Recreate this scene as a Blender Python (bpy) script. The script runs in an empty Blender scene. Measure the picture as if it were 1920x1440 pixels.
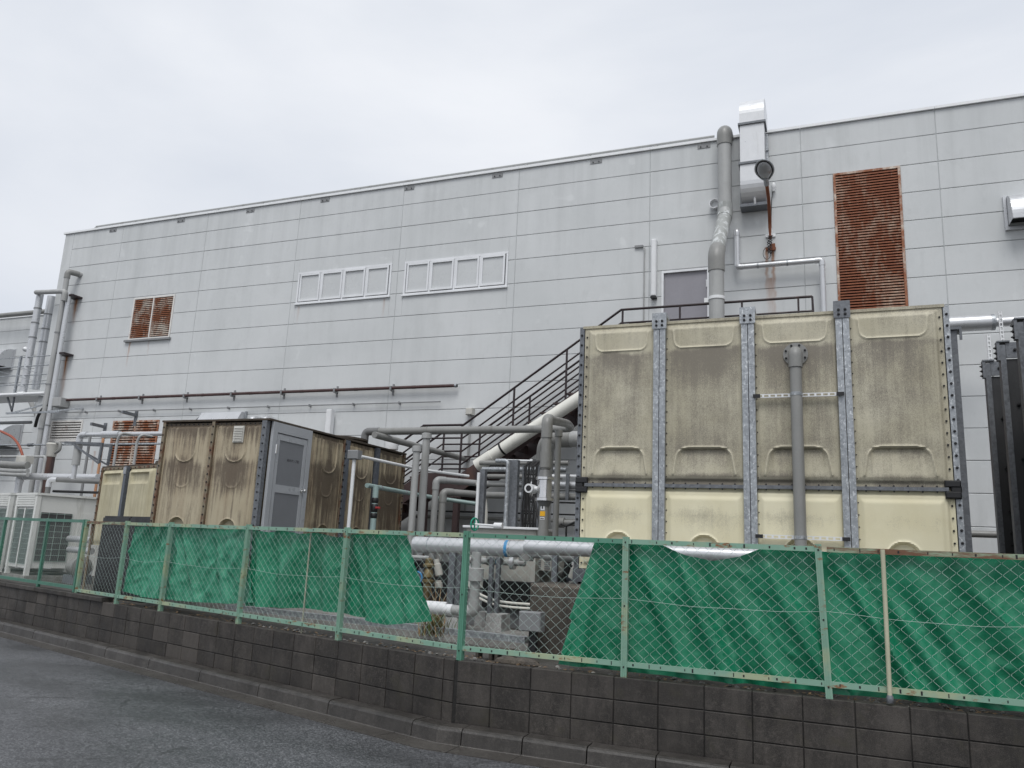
import bpy, math, random
from mathutils import Vector, Matrix, noise
random.seed(7)
scene = bpy.context.scene
COL = scene.collection

# ---------------------------------------------------------------- camera
EYE = 1.80                                    # metres above the gutter
FPX = 1479.94                                 # focal length in photo pixels (1920 wide)
YAW, PIT, ROL = math.radians(22.068), math.radians(11.798), math.radians(2.626)
FWD = Vector((-math.sin(YAW)*math.cos(PIT), math.cos(YAW)*math.cos(PIT), math.sin(PIT)))
_r = Vector((math.cos(YAW), math.sin(YAW), 0)); _u = _r.cross(FWD)
RGT = _r*math.cos(ROL) + _u*math.sin(ROL); UPV = -_r*math.sin(ROL) + _u*math.cos(ROL)
cam_d = bpy.data.cameras.new('camera'); cam = bpy.data.objects.new('camera', cam_d); COL.objects.link(cam)
cam_d.sensor_width = 36.0; cam_d.lens = FPX/1920*36; cam_d.clip_end = 3000; cam_d.clip_start = 0.05
m = Matrix((RGT, UPV, -FWD)).transposed().to_4x4(); m.translation = Vector((0, 0, EYE)); cam.matrix_world = m
scene.camera = cam

# ---------------------------------------------------------------- sky, sun, exposure
SUN_EL, SUN_AZ = math.radians(58), math.radians(168)     # high, behind the camera, wholly diffused by cloud
w = bpy.data.worlds.new('World'); scene.world = w; w.use_nodes = True
n, l = w.node_tree.nodes, w.node_tree.links; n.clear()
out = n.new('ShaderNodeOutputWorld'); bg = n.new('ShaderNodeBackground'); sky = n.new('ShaderNodeTexSky')
sky.sky_type = 'NISHITA'; sky.sun_disc = False; sky.sun_elevation = SUN_EL; sky.sun_rotation = SUN_AZ
sky.air_density = 1.0; sky.dust_density = 6.0; sky.ozone_density = 1.0
tc = n.new('ShaderNodeTexCoord'); mp = n.new('ShaderNodeMapping'); mp.inputs['Scale'].default_value = (1, 1, 3.0)
nz = n.new('ShaderNodeTexNoise'); nz.inputs['Scale'].default_value = 1.3; nz.inputs['Detail'].default_value = 6; nz.inputs['Distortion'].default_value = .4; nz.inputs['Roughness'].default_value = .5
cr = n.new('ShaderNodeValToRGB'); cr.color_ramp.elements[0].position = .3; cr.color_ramp.elements[1].position = .72
cr.color_ramp.elements[0].color = (5.75, 6.2, 7.0, 1); cr.color_ramp.elements[1].color = (8.2, 8.4, 8.8, 1)
hs = n.new('ShaderNodeHueSaturation'); hs.inputs['Saturation'].default_value = .12
mx = n.new('ShaderNodeMixRGB'); mx.inputs['Fac'].default_value = .93       # a full deck of cloud over the clear-sky light
l.new(tc.outputs['Generated'], mp.inputs['Vector']); l.new(mp.outputs['Vector'], nz.inputs['Vector']); l.new(nz.outputs['Fac'], cr.inputs['Fac'])
l.new(sky.outputs['Color'], hs.inputs['Color']); l.new(hs.outputs['Color'], mx.inputs['Color1']); l.new(cr.outputs['Color'], mx.inputs['Color2'])
l.new(mx.outputs['Color'], bg.inputs['Color']); bg.inputs['Strength'].default_value = 0.10; l.new(bg.outputs['Background'], out.inputs['Surface'])
sd = bpy.data.lights.new('sun', 'SUN'); sd.energy = 1.5; sd.angle = math.radians(28); sd.color = (1.0, .985, .96)
sun = bpy.data.objects.new('sun', sd); COL.objects.link(sun)
sdir = Vector((math.sin(SUN_AZ)*math.cos(SUN_EL), math.cos(SUN_AZ)*math.cos(SUN_EL), math.sin(SUN_EL)))
sun.rotation_euler = sdir.to_track_quat('Z', 'Y').to_euler(); sun.location = (0, -10, 30)
vs = scene.view_settings; vs.view_transform = 'Standard'; vs.look = 'None'; vs.exposure = 0.22; vs.gamma = 1.0; vs.use_curve_mapping = False

# ---------------------------------------------------------------- geometry helpers
def ray(u, v): return RGT*(u-960) - UPV*(v-720) + FWD*FPX
CAM = Vector((0, 0, EYE))
def at(u, v, Y): d = ray(u, v); return CAM + d*(Y/d.y)          # point of that sight line on the vertical plane at depth Y
def atx(u, v, X): d = ray(u, v); return CAM + d*(X/d.x)
def atz(u, v, Z): d = ray(u, v); return CAM + d*((Z-EYE)/d.z)
BX, BY = -3.44, 7.36                                            # where the retaining wall turns
LD = Vector((-6.66, 1.98, 0)).normalized(); LN = Vector((-LD.y, LD.x, 0)) * -1   # left stretch: direction, inward normal
def lw(s, off=0.0, z=0.0): return Vector((BX, BY, z)) + LD*s + LN*off
def atl(u, v, off=0.0):                                         # point on the plane parallel to the left stretch
    d = ray(u, v); k = (Vector((BX, BY, 0)) + LN*off).dot(LN)/d.dot(LN); return CAM + d*k
def depth(p): return (p-CAM).dot(FWD)
def px(wpx, p): return wpx*depth(p)/FPX                         # metres covered by so many photo pixels at p
def V(*a): return Vector(a)

ORG = {}
class MB:
    def __init__(s): s.v = []; s.f = []; s.sm = []
    def add(s, vs, fs, smooth=False):
        b = len(s.v); s.v += [Vector(x) for x in vs]; s.f += [tuple(i+b for i in f) for f in fs]; s.sm += [smooth]*len(fs); return s
    def hexa(s, p):                                             # 8 corners: bottom ring 0-3, top ring 4-7
        return s.add(p, [(3, 2, 1, 0), (4, 5, 6, 7), (0, 1, 5, 4), (1, 2, 6, 5), (2, 3, 7, 6), (3, 0, 4, 7)])
    def box(s, c, sz, rz=0.0):
        x, y, z = sz[0]/2, sz[1]/2, sz[2]/2; R = Matrix.Rotation(rz, 3, 'Z'); c = Vector(c)
        return s.hexa([c + R @ Vector(q) for q in ((-x,-y,-z),(x,-y,-z),(x,y,-z),(-x,y,-z),(-x,-y,z),(x,-y,z),(x,y,z),(-x,y,z))])
    def bx(s, x0, x1, y0, y1, z0, z1): return s.box(((x0+x1)/2, (y0+y1)/2, (z0+z1)/2), (abs(x1-x0), abs(y1-y0), abs(z1-z0)))
    def cbox(s, c, sz, ch, rz=0.0):                             # box with chamfered vertical+front edges (44 tris)
        x, y, z = sz[0]/2, sz[1]/2, sz[2]/2; R = Matrix.Rotation(rz, 3, 'Z'); c = Vector(c); P = []
        ring = lambda X, Y, Z: [(-X, Y, -Z), (X, Y, -Z), (X, Y, Z), (-X, Y, Z)]
        for r in (ring(x-ch, -y, z-ch), ring(x, -y+ch, z), ring(x, y, z)): P += [c + R @ Vector(q) for q in r]
        F = [(0, 1, 2, 3), (11, 10, 9, 8)]
        for k in (0, 4):
            for i in range(4): j = (i+1) % 4; F.append((k+j, k+i, k+4+i, k+4+j))
        return s.add(P, F)
    def bar(s, a, b, wd, ht, up=(0, 0, 1)):                     # rectangular bar from a to b
        a, b = Vector(a), Vector(b); d = (b-a).normalized(); up = Vector(up)
        if abs(d.dot(up)) > .99: up = Vector((0, 1, 0))
        sx = d.cross(up).normalized()*(wd/2); sy = sx.cross(d).normalized()*(ht/2)
        return s.hexa([a-sx-sy, a+sx-sy, b+sx-sy, b-sx-sy, a-sx+sy, a+sx+sy, b+sx+sy, b-sx+sy])
    def tube(s, pts, r, seg=12, caps=True, smooth=True):
        pts = [Vector(p) for p in pts]; nP = len(pts); rs = r if isinstance(r, (list, tuple)) else [r]*nP
        t0 = (pts[1]-pts[0]).normalized(); up = Vector((0, 0, 1)) if abs(t0.z) < .9 else Vector((0, 1, 0))
        nx = t0.cross(up).normalized(); P = []
        for i, p in enumerate(pts):
            t = ((pts[min(i+1, nP-1)]-p).normalized() + (p-pts[max(i-1, 0)]).normalized())
            t = t.normalized() if t.length > 1e-6 else t0
            nx = (nx - t*nx.dot(t)).normalized(); ny = t.cross(nx)
            for k in range(seg): a = 2*math.pi*k/seg; P.append(p + (nx*math.cos(a)+ny*math.sin(a))*rs[i])
        F = [(i*seg+k, i*seg+(k+1) % seg, (i+1)*seg+(k+1) % seg, (i+1)*seg+k) for i in range(nP-1) for k in range(seg)]
        s.add(P, F, smooth)
        if caps:
            s.add(P[:seg], [tuple(range(seg))[::-1]]); s.add(P[-seg:], [tuple(range(seg))])
        return s
    def cyl(s, a, b, r, seg=12): return s.tube([a, b], r, seg)
    def lathe(s, c, ax, prof, seg=16):                          # prof = [(radius, height along axis)]
        return s._lathe(Vector(c), Vector(ax).normalized(), prof, seg)
    def _lathe(s, c, ax, prof, seg):
        up = Vector((0, 0, 1)) if abs(ax.z) < .9 else Vector((0, 1, 0)); nx = ax.cross(up).normalized(); ny = ax.cross(nx); P = []
        for r, h in prof:
            for k in range(seg): a = 2*math.pi*k/seg; P.append(c+ax*h+(nx*math.cos(a)+ny*math.sin(a))*max(r, 1e-4))
        F = [(i*seg+k, i*seg+(k+1) % seg, (i+1)*seg+(k+1) % seg, (i+1)*seg+k) for i in range(len(prof)-1) for k in range(seg)]
        s.add(P, F, True); s.add(P[:seg], [tuple(range(seg))[::-1]]); s.add(P[-seg:], [tuple(range(seg))]); return s
    def ext(s, poly, d, smooth=False):                          # extrude a closed 3-D polygon by vector d
        poly = [Vector(p) for p in poly]; k = len(poly); d = Vector(d)
        s.add(poly + [p+d for p in poly], [(i, (i+1) % k, (i+1) % k+k, i+k) for i in range(k)], smooth)
        s.add(poly, [tuple(range(k))[::-1]]); s.add([p+d for p in poly], [tuple(range(k))]); return s
    def grid(s, rows, smooth=True):                             # rows of points
        m, k = len(rows), len(rows[0])
        return s.add([p for r in rows for p in r], [(i*k+j, i*k+j+1, (i+1)*k+j+1, (i+1)*k+j) for i in range(m-1) for j in range(k-1)], smooth)
    def mesh(s, name, o=Vector((0, 0, 0))):
        me = bpy.data.meshes.new(name); me.from_pydata([tuple(v-o) for v in s.v], [], s.f)
        me.polygons.foreach_set('use_smooth', s.sm)
        me.update()
        if any(s.sm): me.set_sharp_from_angle(angle=math.radians(38))
        return me
    def build(s, name, mat, parent=None, kind=None, label=None):
        o = ORG[parent.name] if parent else Vector((0, 0, 0))
        ob = bpy.data.objects.new(name, s.mesh(name, o)); COL.objects.link(ob); ob.data.materials.append(mat)
        if parent: ob.parent = parent; ORG[ob.name] = o
        if kind: ob['kind'] = kind
        if label: ob['label'] = label
        return ob
    def solo(s, name, mat, label, cat, group=None, kind=None):  # a thing that is one mesh, origin at its base
        lo = Vector([min(v[i] for v in s.v) for i in range(3)]); hi = Vector([max(v[i] for v in s.v) for i in range(3)])
        o = Vector(((lo.x+hi.x)/2, (lo.y+hi.y)/2, lo.z))
        ob = bpy.data.objects.new(name, s.mesh(name, o)); ob.location = o; COL.objects.link(ob); ob.data.materials.append(mat); ORG[ob.name] = o
        tag(ob, label, cat, group, kind); return ob
def tag(ob, label=None, cat=None, group=None, kind=None):
    if kind: ob['kind'] = kind
    if label: ob['label'] = label
    if cat: ob['category'] = cat
    if group: ob['group'] = group
def thing(name, label, cat, loc, group=None):
    o = bpy.data.objects.new(name, None); o.empty_display_size = .2; COL.objects.link(o); o.location = Vector(loc); ORG[o.name] = Vector(loc)
    tag(o, label, cat, group); return o
def inst(name, me, parent, loc, rot=None, scl=None):            # one more piece that shares a mesh
    ob = bpy.data.objects.new(name, me); COL.objects.link(ob); ob.parent = parent; ob.location = Vector(loc) - ORG[parent.name]
    if rot: ob.rotation_euler = rot
    if scl: ob.scale = scl
    ORG[ob.name] = Vector(loc); return ob
def fillet(pts, r, k=5):                                        # round the corners of a polyline
    pts = [Vector(p) for p in pts]; out = [pts[0]]
    for i in range(1, len(pts)-1):
        a, b, c = pts[i-1], pts[i], pts[i+1]; d1 = (a-b); d2 = (c-b); rr = min(r, d1.length*.48, d2.length*.48)
        p, q = b+d1.normalized()*rr, b+d2.normalized()*rr
        for j in range(k+1): t = j/k; out.append(p*(1-t)**2 + b*2*t*(1-t) + q*t*t)
    out.append(pts[-1]); return out
def lerp(a, b, t): return a+(b-a)*t
def text_mb(s, size, org, xdir, ydir, depth_=.002):
    cu = bpy.data.curves.new('t', 'FONT'); cu.body = s; cu.size = size; cu.extrude = 0.0; cu.align_x = 'CENTER'; cu.align_y = 'CENTER'
    ob = bpy.data.objects.new('t', cu); COL.objects.link(ob); dg = bpy.context.evaluated_depsgraph_get()
    me = ob.evaluated_get(dg).to_mesh(); mb = MB(); org, xdir, ydir = Vector(org), Vector(xdir), Vector(ydir); nn = xdir.cross(ydir)
    mb.add([org+xdir*v.co.x+ydir*v.co.y+nn*depth_ for v in me.vertices], [tuple(p.vertices) for p in me.polygons])
    ob.evaluated_get(dg).to_mesh_clear(); bpy.data.objects.remove(ob); bpy.data.curves.remove(cu); return mb

# ---------------------------------------------------------------- materials
class NT:
    def __init__(s, name):
        s.m = bpy.data.materials.new(name); s.m.use_nodes = True; s.t = s.m.node_tree; s.n = s.t.nodes; s.l = s.t.links
        s.b = s.n['Principled BSDF']; s.geo = None
    def new(s, t, **kw):
        nd = s.n.new(t)
        for k, v in kw.items():
            if k in nd.inputs: s.put(nd, k, v)
            else: setattr(nd, k, v)
        return nd
    def put(s, nd, k, v):
        if isinstance(v, bpy.types.NodeSocket): s.l.new(v, nd.inputs[k])
        else:
            if isinstance(v, (tuple, list)) and len(v) == 3 and nd.inputs[k].type == 'RGBA': v = (*v, 1)
            if isinstance(v, (int, float)) and nd.inputs[k].type == 'RGBA': v = (v, v, v, 1)
            nd.inputs[k].default_value = v
    def pos(s):
        if not s.geo: s.geo = s.n.new('ShaderNodeNewGeometry')
        return s.geo.outputs['Position']
    def objc(s): return s.new('ShaderNodeTexCoord').outputs['Object']
    def map(s, v, sc=(1, 1, 1), lo=(0, 0, 0)): return s.new('ShaderNodeMapping', Vector=v, Scale=sc, Location=lo).outputs[0]
    def noise(s, v, scale=5, det=4, rough=.55, dist=0.0): return s.new('ShaderNodeTexNoise', Vector=v, Scale=scale, Detail=det, Roughness=rough, Distortion=dist).outputs['Fac']
    def vor(s, v, scale=5, feat='F1', out='Distance', **k): return s.new('ShaderNodeTexVoronoi', feature=feat, Vector=v, Scale=scale, **k).outputs[out]
    def ramp(s, fac, stops, interp='LINEAR'):
        nd = s.new('ShaderNodeValToRGB', Fac=fac); e = nd.color_ramp.elements; nd.color_ramp.interpolation = interp
        while len(e) < len(stops): e.new(.5)
        for el, (p, c) in zip(e, stops): el.position = p; el.color = (c, c, c, 1) if isinstance(c, (int, float)) else (*c, 1)
        return nd.outputs['Color']
    def mix(s, f, a, b, mode='MIX'):
        nd = s.new('ShaderNodeMixRGB', blend_type=mode); s.put(nd, 'Fac', f); s.put(nd, 'Color1', a); s.put(nd, 'Color2', b); return nd.outputs['Color']
    def math(s, op, a, b=0.0, clamp=False):
        nd = s.new('ShaderNodeMath', operation=op, use_clamp=clamp)
        for i, x in enumerate((a, b)):
            if isinstance(x, bpy.types.NodeSocket): s.l.new(x, nd.inputs[i])
            else: nd.inputs[i].default_value = x
        return nd.outputs[0]
    def sep(s, v): nd = s.new('ShaderNodeSeparateXYZ', Vector=v); return nd.outputs
    def rnd(s): return s.new('ShaderNodeObjectInfo').outputs['Random']
    def bump(s, h, strength=.3, dist=.01): s.l.new(s.new('ShaderNodeBump', Height=h, Strength=strength, Distance=dist).outputs[0], s.b.inputs['Normal'])
    def done(s, col=None, rough=.6, metal=0.0, spec=.5):
        if col is not None: s.put(s.b, 'Base Color', col)
        s.put(s.b, 'Roughness', rough); s.put(s.b, 'Metallic', metal); s.put(s.b, 'Specular IOR Level', spec); return s.m
def sc(c, k): return tuple(min(1, x*k) for x in c)
def paint(name, col, rough=.55, metal=0.0, var=.12, vs_=2.0, dirt=None, dirt_lo=.52, dirt_hi=.75, dscale=(5, 5, .7), dmax=.8, bump=0.0, bs=60, orand=0.0, spec=.5):
    t = NT(name); p = t.pos(); a = t.noise(p, vs_, 5, .6)
    c = t.mix(t.ramp(a, [(.3, 0.0), (.7, 1.0)]), sc(col, 1-var), sc(col, 1+var))
    c = t.mix(t.ramp(t.noise(p, 45, 3, .6), [(.35, .0), (.65, .18 if metal < .3 else .06)]), c, sc(col, .72))
    if orand: c = t.mix(t.math('MULTIPLY', t.rnd(), orand), c, sc(col, .55))
    if dirt:
        d = t.noise(t.map(p, dscale), 1.0, 7, .62)
        c = t.mix(t.ramp(d, [(dirt_lo, 0.0), (dirt_hi, dmax)]), c, dirt)
    if bump: t.bump(t.noise(p, bs, 4), bump, .004)
    r = t.ramp(t.noise(p, vs_*3, 3), [(.3, max(.05, rough-.1)), (.7, min(1, rough+.1))])
    return t.done(c, r, metal, spec)
def rusty(name, col, rust=(.13, .038, .018), rust2=(.26, .085, .03), lo=.45, hi=.6, scale=6.0, rough=.7, stretch=(1, 1, .6)):
    t = NT(name); p = t.map(t.pos(), stretch)
    rc = t.mix(t.noise(p, scale*6, 4), rust, rust2)
    f = t.ramp(t.math('ADD', t.math('MULTIPLY', t.noise(p, scale, 6, .65), .75), t.math('MULTIPLY', t.noise(p, scale*7, 4, .6), .25)), [(lo, 0.0), (hi, 1.0)])
    c = t.mix(f, t.mix(t.noise(p, 3), sc(col, .85), sc(col, 1.1)), rc)
    t.bump(t.noise(p, 90, 3), .25, .003); return t.done(c, rough)
def galv(name, col=(.34, .36, .38), rough=.45, metal=.55, spots=True, dirt=0.25):
    t = NT(name); p = t.pos(); v = t.vor(p, 38, 'F1', 'Color'); g = t.sep(v)[0]
    c = t.mix(g, sc(col, .8), sc(col, 1.2))
    if spots: c = t.mix(t.ramp(t.noise(t.map(p, (1, 1, .7)), 34, 4, .6, .6), [(.56, 0.0), (.66, .75)]), c, (.72, .74, .75))
    c = t.mix(t.ramp(t.noise(t.map(p, (4, 4, .8)), 1.5, 5), [(.45, 0.0), (.8, dirt)]), c, (.06, .06, .06))
    return t.done(c, t.ramp(g, [(0, rough-.08), (1, rough+.12)]), metal)
def chan(name, *a, **k): return paint(name, *a, **k)

M = {}
def _w(u, v): q = at(u, v, 16.5); return q.x, q.z
STREAKS = [(*_w(1437, 462), 1.3, .05, .8), (*_w(1449, 455), 2.2, .05, .75), (*_w(1443, 520), 1.2, .10, .45), (*_w(144, 560), .9, .12, .9), (*_w(126, 666), 1.5, .12, .9), (*_w(244, 640), .8, .05, .55), (*_w(280, 638), .5, .04, .4), (*_w(178, 845), 1.0, .06, .5), (*_w(560, 574), .5, .05, .3), (*_w(720, 560), .6, .05, .3)]
# --- building wall: sprayed autoclaved-concrete panels, light grey
t = NT('wall_paint'); p = t.pos()
a = t.noise(p, .55, 5, .6); c = t.mix(t.ramp(a, [(.3, 0), (.7, 1)]), (.555, .572, .576), (.648, .662, .667))
st = t.noise(t.map(p, (2.2, 2.2, .22)), 1.0, 6, .6); c = t.mix(t.ramp(st, [(.5, 0), (.80, .34)]), c, (.42, .435, .435))
c = t.mix(t.ramp(t.noise(p, 1.1, 6, .7), [(.50, 0), (.72, .45)]), c, (.475, .49, .49)); c = t.mix(t.ramp(t.noise(t.map(p, (1, 1, .4)), 4.5, 5, .7), [(.56, 0), (.78, .35)]), c, (.43, .445, .445))
sp = t.noise(p, 1.9, 3, .5, 0.3); c = t.mix(t.ramp(sp, [(.66, 0), (.74, .35)]), c, (.76, .775, .78))
c = t.mix(t.ramp(t.noise(p, 30, 3, .7), [(.66, 0), (.8, .3)]), c, (.30, .31, .31))
c = t.mix(t.math('MULTIPLY', t.rnd(), .14), c, (.48, .50, .505))
px_, _, zz = t.sep(p)
top = t.ramp(t.math('SUBTRACT', 10.9, zz), [(0.0, 1.0), (1.0, .0)]); ts = t.noise(t.map(p, (3.1, 3.1, .10)), 1.0, 5, .65)
c = t.mix(t.math('MULTIPLY', t.ramp(ts, [(.46, 0), (.74, .36)]), t.ramp(t.math('DIVIDE', t.math('SUBTRACT', 10.9, zz), 3.0), [(0, 1), (1, .10)])), c, (.36, .375, .375))
for (x_, z_, ln_, w_, k_) in STREAKS:
    dx = t.math('ABSOLUTE', t.math('SUBTRACT', t.math('ADD', px_, t.math('MULTIPLY', t.math('SUBTRACT', t.noise(t.map(p, (1, 1, 3)), 2.0, 4), .5), .10)), x_))
    dz_ = t.math('DIVIDE', t.math('SUBTRACT', z_, zz), ln_)
    mk_ = t.math('MULTIPLY', t.ramp(t.math('DIVIDE', dx, w_), [(.2, 1), (1, 0)]), t.math('MULTIPLY', t.ramp(dz_, [(0.0, 0), (.02, 1), (1, 0)]), t.ramp(t.noise(t.map(p, (14, 14, .8)), 1.0, 4), [(.3, .25), (.65, 1)])))
    c = t.mix(t.math('MULTIPLY', mk_, k_*1.5, True), c, (.33, .15, .065))
low = t.ramp(t.math('ADD', t.math('MULTIPLY', zz, .1), t.math('MULTIPLY', t.noise(t.map(p, (3, 3, .3)), 1.2, 5), .35)), [(.3, .0), (.72, .0)])
t.bump(t.noise(p, 120, 3), .35, .004); M['wall'] = t.done(c, .85, 0, .25)
M['wall_core'] = paint('wall_core', (.12, .125, .13), .9)
M['joint'] = paint('sealant', (.42, .44, .44), .8)
M['coping'] = paint('coping', (.80, .81, .82), .4, 0, .05)
M['white'] = paint('white_paint', (.74, .75, .76), .45, 0, .07, dirt=(.32, .31, .28), dirt_lo=.6)
M['alu'] = paint('aluminium', (.74, .75, .765), .38, .1, .08)
M['blind'] = paint('frosted_pane', (.56, .575, .58), .3, 0, .06, 1.2, spec=.5)
M['dark'] = paint('dark_void', (.012, .012, .013), .9)
M['rust_louver'] = rusty('rusty_louver', (.62, .55, .47), (.17, .05, .024), (.36, .14, .06), lo=.38, hi=.54, scale=2.6, stretch=(1.1, 1, .8))
M['rust_louver_heavy'] = rusty('rusty_louver_heavy', (.56, .40, .30), (.17, .048, .024), (.36, .13, .06), lo=.34, hi=.52, scale=2.0, stretch=(1.0, 1, .45))
M['rust_louver_light'] = rusty('rusty_louver_light', (.70, .68, .65), lo=.58, hi=.74, scale=3.5)
M['door_mauve'] = paint('door_mauve', (.275, .268, .295), .45, 0, .06)
M['pvc'] = paint('grey_pvc', (.235, .235, .225), .42, 0, .10, dirt=(.12, .115, .10), dirt_lo=.55, dmax=.5)
M['pvc_light'] = paint('light_grey_pvc', (.36, .365, .36), .45, 0, .10, dirt=(.18, .175, .16), dirt_lo=.52, dmax=.6)
M['pvc_dark'] = paint('dark_grey_pvc', (.15, .152, .15), .4, 0, .12)
M['pvc_worn'] = paint('worn_pvc', (.30, .31, .30), .5, 0, .12, dirt=(.58, .60, .60), dirt_lo=.5, dirt_hi=.6, dscale=(9, 9, 2.2))
M['cream_pipe'] = paint('cream_pipe', (.72, .71, .65), .45, 0, .06, dirt=(.30, .28, .22), dirt_lo=.58)
M['teal_pipe'] = paint('pale_teal_pipe', (.30, .40, .385), .45, 0, .08, dirt=(.14, .16, .15), dirt_lo=.56)
M['lag'] = paint('metal_lagging', (.56, .57, .585), .34, .45, .05, dirt=(.25, .24, .22), dirt_lo=.6, dmax=.5)
M['duct'] = paint('matte_duct', (.66, .67, .685), .36, .25, .05, dirt=(.36, .35, .33), dirt_lo=.62, dmax=.4)
M['stainless'] = paint('stainless', (.70, .70, .70), .22, .85, .06, dirt=(.33, .32, .30), dirt_lo=.6, dmax=.4)
M['galv'] = galv('galvanised'); M['galv_dark'] = galv('galvanised_dark', (.16, .17, .185), .5, .35, False)
M['steel_blue'] = galv('blue_grey_steel', (.115, .13, .155), .5, .3, False)
M['steel_grey'] = paint('grey_steel', (.23, .235, .24), .5, .1)
M['bolt'] = paint('bolt_black', (.018, .018, .02), .45, .2)
M['brown_steel'] = paint('brown_steel', (.022, .012, .014), .45, 0, .25, dirt=(.07, .03, .02), dirt_lo=.55)
M['stringer'] = paint('stair_brown', (.055, .034, .034), .55, 0, .25, dirt=(.12, .055, .035), dirt_lo=.52, dirt_hi=.7)
M['brown_pipe'] = paint('brown_pipe', (.060, .028, .026), .5, 0, .2, dirt=(.14, .10, .09), dirt_lo=.58)
M['rust'] = rusty('rust', (.17, .06, .035), lo=.3, hi=.5)
M['rust_orange'] = paint('rusty_orange_pipe', (.42, .22, .12), .7, 0, .25, dirt=(.16, .06, .03), dirt_lo=.5)
M['beige_box'] = paint('beige_box', (.50, .49, .45), .5, 0, .08, dirt=(.24, .22, .19), dirt_lo=.58)
M['ac'] = paint('ac_casing', (.69, .695, .665), .45, 0, .05, dirt=(.30, .29, .25), dirt_lo=.58, dmax=.6)
M['ac_coil'] = paint('ac_coil', (.09, .09, .092), .55, .3, .2)
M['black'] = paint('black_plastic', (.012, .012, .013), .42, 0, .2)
M['rubber'] = paint('black_rubber', (.015, .015, .016), .6)
M['yellow'] = paint('yellow_tag', (.80, .42, .01), .5); M['label_white'] = paint('white_label', (.74, .75, .76), .4, 0, .03)
M['ink'] = paint('ink', (.01, .01, .012), .5); M['blue_tape'] = paint('blue_tape', (.06, .28, .55), .45, 0, .2)
M['bronze'] = paint('bronze', (.24, .19, .10), .45, .6, .2); M['handle_red'] = paint('red_handle', (.32, .03, .03), .4); M['handle_green'] = paint('green_handwheel', (.02, .30, .20), .4)
M['orange_tube'] = paint('orange_tube', (.30, .07, .035), .5)
M['glass'] = paint('lamp_glass', (.30, .31, .32), .12, 0, .1, spec=.8)
M['fence_new'] = paint('green_fence_paint', (.050, .165, .115), .4, 0, .12, dirt=(.10, .13, .11), dirt_lo=.6)
t = NT('pale_green_fence_paint'); p = t.pos()
c = t.mix(t.noise(p, 3), (.155, .30, .225), (.24, .385, .30)); c = t.mix(t.ramp(t.noise(t.map(p, (1, 1, 1)), 2.1, 4), [(.5, 0), (.62, .8)]), c, (.36, .39, .24))
f = t.ramp(t.noise(t.map(p, (2.2, 2.2, 6)), 2.3, 7, .7), [(.57, 0), (.64, 1)]); c = t.mix(f, c, t.mix(t.noise(p, 40), (.13, .05, .025), (.30, .15, .06)))
M['fence'] = t.done(c, .55)
M['fence_rust'] = rusty('rusted_rail', (.26, .33, .23), (.10, .045, .028), (.19, .095, .05), lo=.42, hi=.55, scale=5, stretch=(.6, .6, 5))
M['wire'] = paint('plastic_coated_wire', (.40, .50, .46), .45, .2, .15)
M['wire_new'] = paint('green_coated_wire', (.28, .37, .33), .45, 0, .15)
# --- green tarpaulin
t = NT('green_tarp'); p = t.pos()
c = t.mix(t.ramp(t.noise(p, 1.3, 4), [(.3, 0), (.7, 1)]), (.003, .138, .066), (.008, .205, .104))
c = t.mix(t.ramp(t.noise(t.map(p, (1, 1, 1)), 2.6, 6, .65), [(.52, 0), (.74, .34)]), c, (.050, .28, .175))  # paler patches: a dusty sheen mixed into the colour
t.bump(t.math('ADD', t.noise(p, 14, 4), t.math('MULTIPLY', t.noise(p, 260, 2), .12)), .35, .012)
M['tarp'] = t.done(c, t.ramp(t.noise(p, 5, 4), [(.3, .30), (.7, .46)]), 0, .5)
t = NT('faded_green_tarp'); p = t.pos()
c = t.mix(t.ramp(t.noise(p, 2.3, 5), [(.3, 0), (.7, 1)]), (.008, .150, .078), (.040, .265, .160)); t.bump(t.noise(p, 18, 5), .4, .012)
M['tarp_old'] = t.done(c, .42)
# --- concrete
def concrete(name, c0, c1, stain, rough=.75, orand=.35, ss=(3, 3, .8), moss=None, bstr=.5, odd=0.0):
    t = NT(name); p = t.pos(); c = t.mix(t.ramp(t.noise(p, 2.2, 6, .65), [(.3, 0), (.7, 1)]), c0, c1)
    c = t.mix(t.ramp(t.noise(t.map(p, ss), 1.6, 6, .65), [(.40, 0), (.64, .9)]), c, stain)
    c = t.mix(t.ramp(t.noise(t.map(p, (9, 9, 1.6)), 1.0, 6, .7), [(.48, 0), (.68, .6)]), c, sc(stain, .8)); c = t.mix(t.ramp(t.noise(p, 26, 4, .75), [(.50, 0), (.70, .6)]), c, sc(c1, 1.35))
    c = t.mix(t.ramp(t.noise(p, 150, 2, .8), [(.52, 0), (.7, .55)]), c, sc(c1, 1.9)); c = t.mix(t.ramp(t.noise(p, 110, 2, .8), [(.55, 0), (.72, .7)]), c, sc(c0, .3))
    c = t.mix(t.ramp(t.noise(t.map(p, (1, 1, 1.6)), 1.1, 5, .6), [(.48, 0), (.66, .55)]), c, stain)
    if moss: c = t.mix(t.ramp(t.noise(p, 4.3, 6, .7), [(.56, 0), (.7, .6)]), c, moss)
    if orand: c = t.mix(t.math('MULTIPLY', t.rnd(), orand), c, sc(c0, .45)); c = t.mix(t.ramp(t.math('FRACT', t.math('MULTIPLY', t.rnd(), 7.31)), [(.88, 0), (.96, odd)]), c, sc(c1, 1.5))
    t.bump(t.math('ADD', t.noise(p, 120, 4, .7), t.math('MULTIPLY', t.noise(p, 14, 4), .6)), bstr, .006)
    return t.done(c, t.ramp(t.noise(p, 3, 4), [(.3, rough-.2), (.7, rough+.1)]))
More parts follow.
